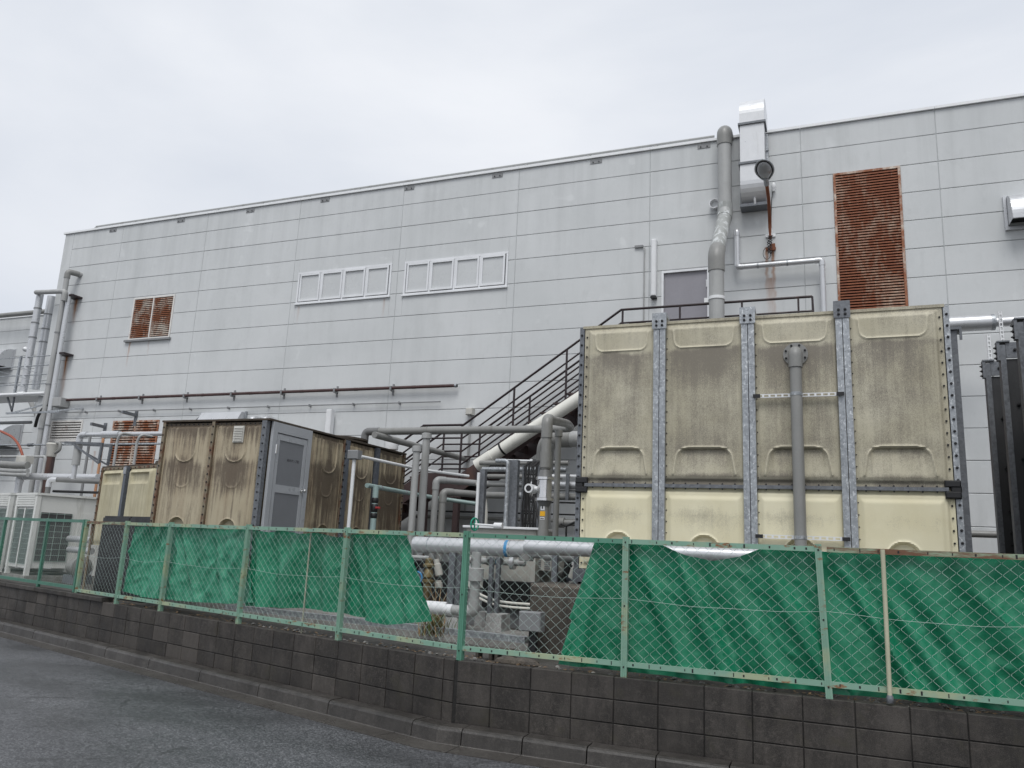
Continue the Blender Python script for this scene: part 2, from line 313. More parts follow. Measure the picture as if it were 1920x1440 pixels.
M['block'] = concrete('wet_concrete_block', (.042, .0365, .0315), (.076, .067, .059), (.010, .0085, .0075), .72, .45, odd=.35, moss=(.05, .045, .030))
M['mortar'] = concrete('dark_mortar', (.014, .013, .012), (.022, .020, .018), (.008, .008, .008), .85, 0)
M['kerb'] = concrete('wet_kerb', (.046, .042, .038), (.080, .073, .066), (.020, .018, .016), .48, .25)
M['gutter'] = concrete('wet_gutter', (.060, .055, .050), (.092, .085, .076), (.034, .030, .027), .42, .12, (.6, .6, 1))
M['conc'] = concrete('grey_concrete', (.22, .215, .205), (.30, .295, .28), (.12, .115, .105), .8, .2)
M['conc_pale'] = concrete('pale_concrete', (.34, .34, .335), (.44, .44, .43), (.20, .195, .19), .8, .2)
M['conc_dark'] = concrete('dark_concrete', (.075, .062, .050), (.11, .093, .075), (.03, .026, .022), .8, .0, moss=(.05, .045, .03))
M['yard'] = concrete('yard_ground', (.055, .052, .046), (.095, .090, .080), (.025, .023, .020), .8, 0, (.8, .8, .8), moss=(.05, .052, .03))
# --- asphalt, wet
t = NT('wet_asphalt'); p = t.pos()
g = t.vor(p, 80, 'F1', 'Color'); gs = t.sep(g)[0]
c = t.mix(t.ramp(t.noise(p, .55, 5, .6), [(.3, 0), (.7, 1)]), (.062, .064, .070), (.090, .092, .099))
c = t.mix(t.ramp(gs, [(.62, 0), (.95, .75)]), c, (.215, .218, .225)); c = t.mix(t.ramp(gs, [(.05, .7), (.35, 0)]), c, (.012, .012, .013))
cr_ = t.vor(t.map(p, (1, 1, 1)), .55, 'DISTANCE_TO_EDGE', 'Distance'); wob = t.noise(p, 2.5, 5, .7)
c = t.mix(t.ramp(t.math('ADD', cr_, t.math('MULTIPLY', t.math('SUBTRACT', wob, .5), .10)), [(.0, .45), (.004, 0)]), c, (.010, .010, .010))
wet = t.ramp(t.noise(t.map(p, (.35, .8, 1)), 1.1, 5, .6), [(.40, 0), (.62, 1)])
c = t.mix(t.math('MULTIPLY', wet, .45), c, (.02, .02, .022))
rr = t.mix(wet, .50, .28)
t.bump(t.math('ADD', t.noise(p, 85, 3, .8), t.math('MULTIPLY', t.noise(p, 7, 4), .35)), .55, .008); M['asphalt'] = t.done(c, rr, 0, .5)
# --- fibre-glass tank panels (object space: x across, z up from the panel's foot)
def frp(name, base, pale, dark, zr, amount, H, fibre=.5, streak=.5, orand=.12, sharp=.22, off=.64, tint=None, ridge=.8):
    t = NT(name); o = t.objc(); p = t.pos(); x, _, z = t.sep(o); rn = t.rnd()
    zt = t.math('DIVIDE', z, H); wob = t.math('MULTIPLY', t.math('SUBTRACT', t.noise(t.map(p, (1, 1, 1)), 3.0, 4), .5), .10)
    prof = t.ramp(t.math('ADD', zt, wob), zr); edge = t.ramp(t.math('ADD', t.math('ABSOLUTE', x), t.math('MULTIPLY', wob, 1.2)), [(.18, 1.0), (.50, .50)])
    fib = t.noise(p, 60, 3, .75, 2.2); fine = t.noise(t.map(p, (1, 1, .55)), 130, 2, .8, 1.0)
    fib2 = t.noise(t.map(p, (17, 17, .9)), 1.0, 6, .7, .2); big = t.noise(t.map(p, (1, 1, .8)), 2.6, 6, .65)
    k = t.math('ADD', t.math('MULTIPLY', fib2, streak), t.math('ADD', t.math('MULTIPLY', fib, fibre*.6), t.math('MULTIPLY', fine, fibre*.6)))
    k = t.math('ADD', k, t.math('ADD', t.math('MULTIPLY', big, .55), .10)); am = t.math('ADD', amount*.75, t.math('MULTIPLY', rn, amount*.5))
    d = t.math('MULTIPLY', t.math('MULTIPLY', prof, edge), am)
    f = t.ramp(t.math('SUBTRACT', t.math('ADD', k, d), off), [(.40-sharp, 0.0), (.40+sharp, 1.0)])
    c = t.mix(t.ramp(t.noise(p, 1.5, 4), [(.3, 0), (.7, 1)]), base, pale)
    if tint: c = t.mix(t.ramp(t.noise(t.map(p, (6, 6, .5)), 1.0, 5), [(.45, 0), (.7, .6)]), c, tint)
    c = t.mix(t.math('MULTIPLY', f, .82), c, dark)
    c = t.mix(t.ramp(fib, [(.58, 0), (.70, .30)]), c, sc(pale, 1.2)); c = t.mix(t.math('MULTIPLY', rn, orand), c, sc(base, .6))
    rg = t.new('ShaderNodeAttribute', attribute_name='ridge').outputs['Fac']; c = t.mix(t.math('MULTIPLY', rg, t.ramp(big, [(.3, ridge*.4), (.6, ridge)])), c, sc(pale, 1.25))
    t.bump(t.math('ADD', fib, t.math('MULTIPLY', fine, .5)), .4, .004); return t.done(c, .6, 0, .4)
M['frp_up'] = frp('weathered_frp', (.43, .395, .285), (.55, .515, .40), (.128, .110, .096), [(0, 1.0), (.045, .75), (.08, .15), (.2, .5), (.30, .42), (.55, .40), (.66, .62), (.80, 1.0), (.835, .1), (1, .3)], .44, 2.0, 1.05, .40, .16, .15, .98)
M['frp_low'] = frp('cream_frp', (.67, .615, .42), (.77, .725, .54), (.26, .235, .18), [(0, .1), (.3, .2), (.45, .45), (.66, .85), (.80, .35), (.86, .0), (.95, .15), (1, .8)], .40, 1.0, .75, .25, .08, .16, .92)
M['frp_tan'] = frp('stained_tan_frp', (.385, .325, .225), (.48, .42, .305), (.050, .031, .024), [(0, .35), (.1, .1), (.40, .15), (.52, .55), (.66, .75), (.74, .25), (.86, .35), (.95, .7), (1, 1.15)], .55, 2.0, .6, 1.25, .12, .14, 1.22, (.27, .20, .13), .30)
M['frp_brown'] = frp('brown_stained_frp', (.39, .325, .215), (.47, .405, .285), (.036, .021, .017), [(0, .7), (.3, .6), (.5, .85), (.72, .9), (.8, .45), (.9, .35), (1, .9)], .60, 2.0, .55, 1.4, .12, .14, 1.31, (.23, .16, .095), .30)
M['frp_dark'] = frp('black_painted_frp', (.040, .041, .044), (.058, .060, .063), (.022, .022, .024), [(0, .5), (1, .5)], .3, 2.0)
M['frp_small'] = frp('pale_cream_frp', (.50, .455, .30), (.60, .56, .40), (.26, .225, .15), [(0, .5), (.5, .3), (.8, .3), (1, .5)], .42, 1.2, .35, 1.0, .1, .25, .85)
M['flange_rust'] = rusty('rusty_flange', (.20, .17, .12), (.09, .035, .02), (.17, .07, .035), lo=.46, hi=.60, scale=9, stretch=(1, 1, .5))
M['roof_frp'] = paint('mossy_tank_lid', (.07, .055, .04), .8, 0, .3, dirt=(.02, .016, .014), dirt_lo=.45)
M['leaf'] = paint('dead_leaves', (.20, .13, .07), .8, 0, .5, 30); M['weed'] = paint('weed', (.10, .13, .035), .7, 0, .4, 8); M['weed_dry'] = paint('dry_weed', (.24, .16, .08), .8, 0, .3, 8)
# ================================================================ setting: road, gutter, kerb, yard
WT, YG = 0.71, 0.66                                             # top of block wall, yard level
road = MB().add([(-400, -400, 0), (400, -400, 0), (400, 400, 0), (-400, 400, 0)], [(0, 1, 2, 3)]).build('road', M['asphalt']); tag(road, 'wet dark asphalt road', kind='structure')
yb = [lw(16, .10), lw(0, .10), V(6, BY+.10, 0), V(60, BY+.10, 0), V(60, 80, 0), V(-90, 80, 0), V(-90, 30, 0)]
yard = MB().ext([p+V(0, 0, .05) for p in yb], (0, 0, YG-.05)).build('yard_ground', M['yard']); tag(yard, kind='structure')

KO = -.26                                                       # kerb face, in front of the block wall
def arc_pts(prof, s0, s1, place):                               # sweep a (offset, z) profile between two stations
    return [[place(s0, o, z) for o, z in prof], [place(s1, o, z) for o, z in prof]]
def placeL(s, o, z): return lw(s, o, z)
def placeR(s, o, z): return V(BX+s, BY+o, z)
K2 = math.tan(math.radians(16.56)/2)
kprof = [(KO, .0), (KO+.012, .118), (KO+.022, .138), (KO+.045, .15), (-.055, .152), (-.05, .0)]
kerb = thing('kerb', 'low concrete kerb', 'kerb', lw(3, KO)); del kerb['category'], kerb['label']; kerb['kind'] = 'structure'
gut = thing('gutter', 'concrete gutter', 'gutter', lw(3, KO-.2)); del gut['category'], gut['label']; gut['kind'] = 'structure'
def sweep(name, prof, s0, s1, place, mat, parent, adj=0.0, jig=0.0):
    mb = MB(); rows = []
    for s, k in ((s0, 0), (s1, 1)):
        dz = random.uniform(-jig, jig)
        rows.append([place(s, o, z+dz*(z > .01)) if abs(s) > 1e-6 else place(o*adj, o, z+dz*(z > .01)) for o, z in prof])
    n_ = len(prof); mb.add(rows[0]+rows[1], [(i, (i+1) % n_, (i+1) % n_+n_, i+n_) for i in range(n_)])
    mb.add(rows[0], [tuple(range(n_))[::-1]]); mb.add(rows[1], [tuple(range(n_))]); return mb.build(name, mat, parent)
gprof = [(KO-.27, -.03), (KO-.27, .009), (KO-.01, .004), (KO-.004, .010), (KO-.004, -.03)]
def stations(a, b, step, gap): 
    x = a; o = []
    while x < b: o.append((x, min(x+step, b)-gap)); x += step
    return o
for s0, s1 in [(0, .29)] + stations(.3, 16, 1.25, .012): sweep('kerb_stone', kprof, s0, s1, placeL, M['kerb'], kerb, K2, .004)
for s0, s1 in [(0, .21)] + stations(.22, 8, .6, .012): sweep('kerb_stone', kprof, s0, s1, placeR, M["kerb"], kerb, K2, .004)
for s0, s1 in [(0, .50)] + stations(.51, 16, .6*3, .006): sweep('gutter_slab', gprof, s0, s1, placeL, M['gutter'], gut, K2)
for s0, s1 in [(0, .2)] + stations(.21, 8, .6, .006): sweep('gutter_slab', gprof, s0, s1, placeR, M["gutter"], gut, K2)

# ================================================================ retaining wall of concrete blocks
wall = thing('block_wall', 'low dark wet concrete block retaining wall beneath the green chain-link fence', 'wall', V(BX, BY, 0))
BH = .2
def course_wall(s_from, s_to, place, rz, first):
    for c_ in range(4):
        z1 = WT - c_*BH; z0 = max(z1-BH+.009, .02)
        x = s_from
        xs = [s_from]; x = first
        while x < s_to: xs.append(x); x += .4
        xs.append(s_to)
        for a, b in zip(xs[:-1], xs[1:]):
            if b-a < .03: continue
            j = random.uniform(-.003, .004)
            mb = MB().cbox((0, 0, 0), (b-a-.009, .11, z1-z0), .004)
            me = mb.mesh('block'); me.materials.append(M['block'])
            p_ = place((a+b)/2, .055+j, (z0+z1)/2); ob = inst('block', me, wall, p_, (0, 0, rz))
aL = math.atan2(-LD.y, -LD.x)
def core(s0, s1, place): 
    a, b, c_, d = place(s0, .012, 0), place(s1, .012, 0), place(s1, .10, 0), place(s0, .10, 0)
    return [a, b, c_, d]
mb = MB(); q = core(0, 15.9, placeL); z = V(0, 0, WT-.008); mb.hexa([q[1], q[0], q[3], q[2], q[1]+z, q[0]+z, q[3]+z, q[2]+z])
q = core(0, 8, placeR); mb.hexa(q + [p_+z for p_ in q]); mb.build('mortar', M['mortar'], wall)
course_wall(.02, 15.9, placeL, aL, .16); course_wall(.02, 8, placeR, 0, .38)
for a, b in stations(7.35, 15.9, 1.25, .012):                   # cap stones on the far stretch
    p_ = lw((a+b)/2, .06, WT+.035); me = MB().cbox((0, 0, 0), (b-a, .19, .07), .008).mesh('cap_stone'); me.materials.append(M['block']); inst('cap_stone', me, wall, p_, (0, 0, aL))
# lime runs and patches on two far blocks come with the block colour; a row of loose earth on top of the wall
eb = MB(); rows = []
for i in range(150):
    s_ = -8 + i*.106; r_ = []
    for j in range(5):
        o_ = .10+.115*j; pl_ = placeR(-s_, o_, 0) if s_ < 0 else placeL(s_, o_, 0)
        if s_ < 0 and False: pass
        r_.append(V(pl_.x, pl_.y, YG+.012+.05*noise.noise(V(s_*3, o_*6, 0)) + .03*noise.noise(V(s_*11, o_*20, 3))))
    rows.append(r_)
eb.grid(rows); eo = eb.build('loose_earth', M['yard']); tag(eo, 'strip of loose dark earth on top of the block wall', 'earth', kind='stuff')

# ================================================================ main building
YB = 16.5
bld = thing('factory_building', 'long windowless-looking grey factory building clad in horizontal panels', 'building', (-10, YB, YG))
bld['label'] = 'long light grey factory building clad in horizontal concrete panels'
XJ = [-22.14, -21.75, -19.68, -16.40, -13.17, -9.95, -6.75, -3.53, -.30, 2.26, 5.48, 8.70]
ZT = EYE+.551*YB
ZJ = [ZT, EYE+.5183*YB]
while ZJ[-1] > YG+.02: ZJ.append(max(ZJ[-1]-.599, YG))
def rect(pxs):                                                  # pixel corners on the wall face -> x0,x1,z0,z1
    ps = [at(u, v, YB) for u, v in pxs]; xs = sorted(p_.x for p_ in ps); zs = sorted(p_.z for p_ in ps); h = len(ps)//2
    return (sum(xs[:h])/h, sum(xs[h:])/h, sum(zs[:h])/h, sum(zs[h:])/h)
W1 = rect([(560.7, 510.7), (735, 494), (731, 556.7), (554, 571)]); W2 = rect([(760, 491), (954, 471), (950.5, 538), (755, 555)])
L1 = rect([(251, 559), (327, 553), (320, 633), (242, 638)])
LB = rect([(1564, 327), (1689, 310), (1701, 572), (1570, 585)]); LB = (LB[0], LB[1], ZJ[13], LB[3])
L2 = rect([(97, 790), (158, 787), (149, 826), (91, 830)]); L3 = rect([(213, 791), (299, 786), (288, 874), (200, 882)])
D1 = rect([(1240, 509), (1329, 500.6), (1332, 601), (1240, 610)]); D1 = (D1[0], D1[1], 5.64, D1[3])
HOLES = [W1, W2, L1, LB, L2, L3, D1]
def cut(r, holes):
    out_ = [r]
    for h in holes:
        nx_ = []
        for (a, b, c_, d) in out_:
            if h[0] >= b or h[1] <= a or h[2] >= d or h[3] <= c_: nx_.append((a, b, c_, d)); continue
            if h[0] > a: nx_.append((a, h[0], c_, d))
            if h[1] < b: nx_.append((h[1], b, c_, d))
            a2, b2 = max(a, h[0]), min(b, h[1])
            if h[2] > c_: nx_.append((a2, b2, c_, h[2]))
            if h[3] < d: nx_.append((a2, b2, h[3], d))
        out_ = nx_
    return out_
for i in range(len(XJ)-1):
    for j in range(len(ZJ)-1):
        if i == 0 and j % 4: continue
        zb = ZJ[j+1] if i else ZJ[min(j+4, len(ZJ)-1)]
        for (a, b, c_, d) in cut((XJ[i]+.004, XJ[i+1]-.004, zb+.005, ZJ[j]-.003), HOLES):
            if b-a < .03 or d-c_ < .03: continue
            me = MB().cbox((0, 0, 0), (b-a, .15, d-c_), .009).mesh('wall_panel'); me.materials.append(M['wall'])
            inst('wall_panel', me, bld, ((a+b)/2, YB+.075+random.uniform(0, .002), (c_+d)/2))
MB().bx(XJ[0]+.02, 9, YB+.16, YB+.30, YG, ZT-.01).build('wall_core', M['wall_core'], bld)
mb = MB()
for x in XJ[1:-1]: mb.bx(x-.006, x+.006, YB+.006, YB+.15, YG, ZT-.02)
sl = mb.build('sealant_joint', M['joint'], bld)
MB().bx(XJ[0], XJ[0]+.15, YB+.16, YB+14, YG, ZT).bx(8.55, 8.7, YB+.16, YB+14, YG, ZT).bx(XJ[0]+.15, 8.55, YB+.35, YB+14, ZT-.3, ZT-.1).build('side_wall', M['wall'], bld)
cp = MB()
for i in range(len(XJ)-2): 
    a, b = (XJ[0]-.05 if i == 0 else XJ[i+1]), XJ[i+2]
    if i == 0: a = XJ[0]-.05
    cp.bx(a+.004, b-.004, YB-.045, YB+.34, ZT+.002, ZT+.058)
cp.build('coping', M['coping'], bld)
zc = ZT+.205
pr = MB().cyl(V(at(172, 428, YB).x, YB+.15, zc), V(at(1338, 262, YB).x, YB+.15, zc), .03, 8)
x = at(172, 428, YB).x
while x < at(1338, 262, YB).x: pr.bx(x-.04, x+.04, YB+.12, YB+.18, ZT+.06, ZT+.18); x += 1.6
pr.build('roof_conduit', M['pvc_light'], bld)
for (u, v) in ((213, 427), (340, 410.5), (470, 392.5), (610, 373), (768, 351), (933, 327.5), (1118, 300), (1320, 271)):
    x = at(u, v, YB).x; b_ = MB().bx(x-.14, x+.14, YB-.012, YB-.001, ZT-.135, ZT-.035)
    br = b_.build('wall_plate', M['steel_grey'], bld)
    MB().cyl((x-.07, YB-.03, ZT-.1), (x-.07, YB-.013, ZT-.1), .014, 8).build('bolt', M['bolt'], br); MB().cyl((x+.07, YB-.03, ZT-.1), (x+.07, YB-.013, ZT-.1), .014, 8).build('bolt', M['bolt'], br)

# --- windows (two ribbons of four frosted panes)
def ribbon(r, label, lean):
    x0, x1, z0, z1 = r; o = V((x0+x1)/2, YB, z0)
    wn = thing('ribbon_window', label, 'window', o, 'ribbon windows on the factory wall'); wn.parent = None
    f = MB(); fy0, fy1 = YB-.012, YB+.10
    f.bx(x0, x1, fy0, fy1, z0, z0+.055).bx(x0, x1, fy0, fy1, z1-.055, z1).bx(x0, x0+.05, fy0+.002, fy1, z0+.055, z1-.055).bx(x1-.05, x1, fy0+.002, fy1, z0+.055, z1-.055)
    f.bx(x0-.02, x1+.02, YB-.05, YB-.013, z0-.02, z0+.012)
    wd = (x1-x0-.1)/4
    for k in (1, 2, 3): f.bx(x0+.05+wd*k-.022, x0+.05+wd*k+.022, fy0+.004, fy1, z0+.055, z1-.055)
    f.build('frame', M['alu'], wn)
    for k in range(4):
        a, b = x0+.05+wd*k+.028, x0+.05+wd*(k+1)-.028; s_ = MB(); y0, y1 = YB-.022-.01*lean[k], YB+.03
        c_, d = z0+.075, z1-.062
        s_.bx(a, b, y0, y1, c_, c_+.05).bx(a, b, y0, y1, d-.05, d).bx(a, a+.045, y0+.001, y1, c_+.05, d-.05).bx(b-.045, b, y0+.001, y1, c_+.05, d-.05)
        sh = s_.build('sash', M['alu'], wn)
        MB().bx(a+.045, b-.045, YB+.012, YB+.018, c_+.05, d-.05).build('pane', M['blind'], sh)
    MB().bx(x0, x1, YB+.101, YB+.11, z0, z1).build('backing', M['blind'], wn)
    return wn
ribbon(W1, 'ribbon window of four frosted panes, the left and lower of the two', (0, 0, 1, 0))
ribbon(W2, 'ribbon window of four frosted panes, the right one, farther up the wall', (0, 1, 0, 0))
# --- louvres
def louver(r, label, mat, pitch, bays, sill=False, frame=None, out_=.0):
    x0, x1, z0, z1 = r; lv = thing('wall_louver', label, 'louver', V((x0+x1)/2, YB, z0), 'rusty louvers on the factory wall')
    f = MB(); y0, y1 = YB-.02, YB+.13
    f.bx(x0, x1, y0, y1, z1-.045, z1).bx(x0, x1, y0, y1, z0, z0+.045).bx(x0, x0+.045, y0+.001, y1, z0+.045, z1-.045).bx(x1-.045, x1, y0+.001, y1, z0+.045, z1-.045)
    wd = (x1-x0-.09)/bays
    for k in range(1, bays): f.bx(x0+.045+wd*k-.018, x0+.045+wd*k+.018, y0-.004, y1, z0+.045, z1-.045)
    f.build('frame', frame or mat, lv)
    if sill: MB().bx(x0-.10, x1+.06, YB-.075, YB-.001, z0-.06, z0-.004).build('sill', M['steel_grey'], lv)
    MB().bx(x0, x1, YB+.131, YB+.14, z0, z1).build('backing', M['dark'], lv)
    for k in range(bays):
        a = x0+.045+wd*k+(.018 if k else 0); b = x0+.045+wd*(k+1)-(.018 if k < bays-1 else 0)
        th = pitch*.5; lp_ = pitch*.50; mb = MB().ext([V(-(b-a)/2, -.045, -th), V(-(b-a)/2, -.040, -th), V(-(b-a)/2, .05, th*.75), V(-(b-a)/2, .05, th*.75+.006), V(-(b-a)/2, -.030, -th+lp_), V(-(b-a)/2, -.048, -th+lp_)], (b-a, 0, 0)) if True else MB().hexa([V(*q) for q in ((-(b-a)/2, -.045, -th), ((b-a)/2, -.045, -th), ((b-a)/2, .05, th*.55), (-(b-a)/2, .05, th*.55), (-(b-a)/2, -.045, -th+.012), ((b-a)/2, -.045, -th+.012), ((b-a)/2, .05, th*.55+.006), (-(b-a)/2, .05, th*.55+.006))])
        me = mb.mesh('slat'); me.materials.append(mat); z = z1-.045-pitch*.5
        while z > z0+.05: inst('slat', me, lv, ((a+b)/2, YB+.04, z)); z -= pitch
    return lv
louver(LB, 'tall rust-streaked wall louver above the big cream tank', M['rust_louver_heavy'], .0585, 1, frame=M['rust_louver'])
louver(L1, 'small rusty two-bay louver high at the left end of the wall', M['rust_louver'], .058, 2, True, frame=M['rust_louver_light'])
louver(L2, 'small whitish louver low on the wall beside the corner pipes', M['rust_louver_light'], .075, 1)
louver(L3, 'large rusty two-bay louver low on the wall behind the small cream tank', M['rust_louver'], .072, 2)
# --- upper door
x0, x1, z0, z1 = D1; dr = thing('upper_door', 'plain mauve-grey steel door at the top landing of the stair', 'door', V((x0+x1)/2, YB, z0))
MB().bx(x0, x0+.05, YB-.012, YB+.12, z0, z1).bx(x1-.05, x1, YB-.012, YB+.12, z0, z1).bx(x0+.05, x1-.05, YB-.01, YB+.12, z1-.05, z1).build('frame', M['alu'], dr)
MB().bx(x0+.053, x1-.053, YB+.05, YB+.09, z0, z1-.053).build('leaf', M['door_mauve'], dr)
for z in (z1-.35, z0+.3): MB().cyl((x1-.06, YB+.035, z-.08), (x1-.06, YB+.035, z+.08), .02, 8).build('hinge', M['alu'], dr)
MB().cyl((x0+.15, YB+.05, z0+1.0), (x0+.15, YB+.0, z0+1.0), .03, 10).bx(x0+.13, x0+.25, YB-.01, YB+.01, z0+.99, z0+1.02).build('handle', M['stainless'], dr)

# --- wing set back on the left
YW = 23.3
wing = thing('rear_wing', 'grey set-back wing of the factory at the left edge', 'building', (-28, YW, YG))
ZW = EYE+.3915*YW; z = ZW; k = 0
while z > YG:
    zb = max(z-.6, YG)
    for a, b in ((-75, -65), (-65, -55), (-55, -45), (-45, -40.2), (-40.2, -35.4), (-35.4, -30.6), (-30.6, -25.8), (-25.8, -20.5)):
        me = MB().cbox((0, 0, 0), (b-a-.008, .15, z-zb-.012), .008).mesh('wall_panel'); me.materials.append(M['wall']); inst('wall_panel', me, wing, ((a+b)/2, YW+.075, (z+zb)/2))
    z = zb
MB().bx(-75, -20.5, YW+.16, YW+.3, YG, ZW-.01).build('wall_core', M['wall_core'], wing)
MB().bx(-75, -20.5, YW-.04, YW+.34, ZW+.002, ZW+.09).build('coping', M['coping'], wing)
# ================================================================ water tanks
def panel_mesh(W, H, kind, nx=44, nz=72):
    RG = []
    """moulded FRP panel: local x across, z up, -y towards the viewer; relief as real geometry"""
    def step(d, w): 
        t_ = max(0, min(1, d/w)); return t_*t_*(3-2*t_)
    def seg(p_, a, b):
        ab = (b[0]-a[0], b[1]-a[1]); t_ = max(0, min(1, ((p_[0]-a[0])*ab[0]+(p_[1]-a[1])*ab[1])/(ab[0]**2+ab[1]**2)))
        return math.hypot(p_[0]-a[0]-ab[0]*t_, p_[1]-a[1]-ab[1]*t_)
    def poly(p_, pts): return min(seg(p_, pts[i], pts[i+1]) for i in range(len(pts)-1))
    def uarc(xc, hw, z0, z1, r, up):                            # U (up=1 opens upwards) as a polyline
        pts = []; sgn = 1 if up else -1
        pts.append((xc-hw*1.04, z1))
        for k in range(7): a = math.pi+math.pi/2*k/6; pts.append((xc-hw+r+r*math.cos(a), z0+sgn*(r+r*math.sin(a))))
        for k in range(7): a = -math.pi/2+math.pi/2*k/6; pts.append((xc+hw-r+r*math.cos(a), z0+sgn*(r+r*math.sin(a))))
        pts.append((xc+hw*1.04, z1)); return pts
    def bead(d, w, h_):
        g_ = math.exp(-(d/w)**2); RG[-1] = max(RG[-1], g_); return h_*g_
    if kind == 'tall':
        U = uarc(0, .335*W, H-.34, H-.12, .09, True); A = uarc(0, .305*W, H*.222, H*.065, .13, False); A = [(x*(1+.10*(H*.222-z)/H*6), z) for x, z in A]
    elif kind == 'stain':
        U = uarc(0, .21*W, H-.62, H-.10, .19, True); A = uarc(0, .15*W, H-1.02, H-.80, .13, True)
    def h(x, z):
        e = min(W/2-abs(x), z, H-z); y = .028*step(e-.045, .035) - (.012 if e < .045 else 0)*0
        if kind == 'tall':
            ei = min(W/2-abs(x)-.085, z-.085, H-z-.085); y += .010*step(ei, .02)
            y += bead(poly((x, z), U), .009, .014); y += bead(poly((x, z), A), .011, .020); RG[-1] = max(RG[-1], .45*math.exp(-((ei-.005)/.010)**2))
            if abs(x) < .29*W and .065*H < z < .217*H:
                k_ = (z-.065*H)/(.152*H); y -= .042*k_*step(.29*W-abs(x), .05)*step(.217*H-z, .02)
        elif kind == 'low':
            ei = min(W/2-abs(x)-.085, z-.03, H-z-.10); y += .016*step(ei, .06)
            d = math.hypot(x, z-(H-.72)); 
            if d < .165 and z > 0: y -= .055*step(.165-d, .03)
            y += bead(abs(d-.168), .010, .008)
        elif kind == 'stain':
            ei = min(W/2-abs(x)-.08, H-z-.05); y += .014*step(ei, .03)
            y += bead(poly((x, z), U), .011, .019); y += bead(poly((x, z), A), .011, .009); RG[-1] *= (1.0 if z > H-.66 else .4)
            d = math.hypot(x, z-.34)
            if d < .17: y -= .06*step(.17-d, .03)
            y += bead(abs(d-.172), .010, .008)
        elif kind == 'pocket':
            ei = min(W/2-abs(x)-.07, H-z-.07); y += .05*step(ei, .06)
            if abs(x) < .33*W and H-.36 < z < H-.14: y -= .045*step(.33*W-abs(x), .03)*step(z-(H-.36), .045)*step((H-.14)-z, .03)
        return y
    mb = MB(); rows = []
    for j in range(nz+1):
        z = H*j/nz; row = []
        for i in range(nx+1): RG.append(0.0); row.append(V(W*(i/nx-.5), -h(W*(i/nx-.5), z), z))
        rows.append(row)
    mb.grid(rows[::1]); 
    mb.f = [f[::-1] for f in mb.f] if False else mb.f
    # returned edge, 40 mm deep
    b = [V(-W/2, 0, 0), V(W/2, 0, 0), V(W/2, 0, H), V(-W/2, 0, H)]
    for a, c_ in ((0, 1), (1, 2), (2, 3), (3, 0)): mb.add([b[a], b[c_], b[c_]+V(0, .04, 0), b[a]+V(0, .04, 0)], [(0, 1, 2, 3)])
    mb.add([p_+V(0, .04, 0) for p_ in b], [(3, 2, 1, 0)])
    me = mb.mesh('panel'); at_ = me.attributes.new('ridge', 'FLOAT', 'POINT'); vals = RG+[0.0]*(len(me.vertices)-len(RG)); at_.data.foreach_set('value', vals)
    return me
def bolts_line(mb, a, b, n_, r, nrm, skip=()):
    a, b, nrm = Vector(a), Vector(b), Vector(nrm)
    for k in range(n_):
        if k in skip: continue
        p_ = lerp(a, b, (k+.5)/n_); mb.lathe(p_, nrm, [(r, 0), (r, r*.7), (r*.55, r*.75), (r*.5, r*1.5)], 6)
# ---------------- the big cream tank
TY = 9.40
TX = [at(1097, 616, TY).x, at(1239, 607, TY).x, at(1402.5, 597, TY).x, at(1578, 586, TY).x, at(1766, 569, TY).x]
TZ1 = EYE+.3005*TY; TZm = EYE+.0865*TY; TZ0 = TZm-1.0
tank = thing('panel_water_tank', 'big cream fibreglass panel water tank with galvanised posts, green tarpaulin in front', 'water tank', V((TX[0]+TX[4])/2, TY+1.5, YG))
mu = {}; 
for k in range(4):
    W = TX[k+1]-TX[k]-.012
    for (z0, H, kd, mt) in ((TZm+.01, TZ1-TZm-.01, 'tall', 'frp_up'), (TZ0, 1.0, 'low', 'frp_low')):
        key = (kd, round(W, 2))
        if key not in mu: mu[key] = panel_mesh(W, H, kd, 96, 170 if kd == 'tall' else 70); mu[key].materials.append(M[mt])
        inst('panel', mu[key], tank, ((TX[k]+TX[k+1])/2, TY, z0))
MB().bx(TX[0]+.02, TX[4]-.02, TY+.05, TY+3.05, TZ0, TZ1-.03).build('tank_body', M['frp_up'], tank)
MB().bx(TX[0]-.02, TX[4]+.02, TY-.012, TY+3.1, TZ1-.022, TZ1+.012).build('lid_rim', M['frp_up'], tank)
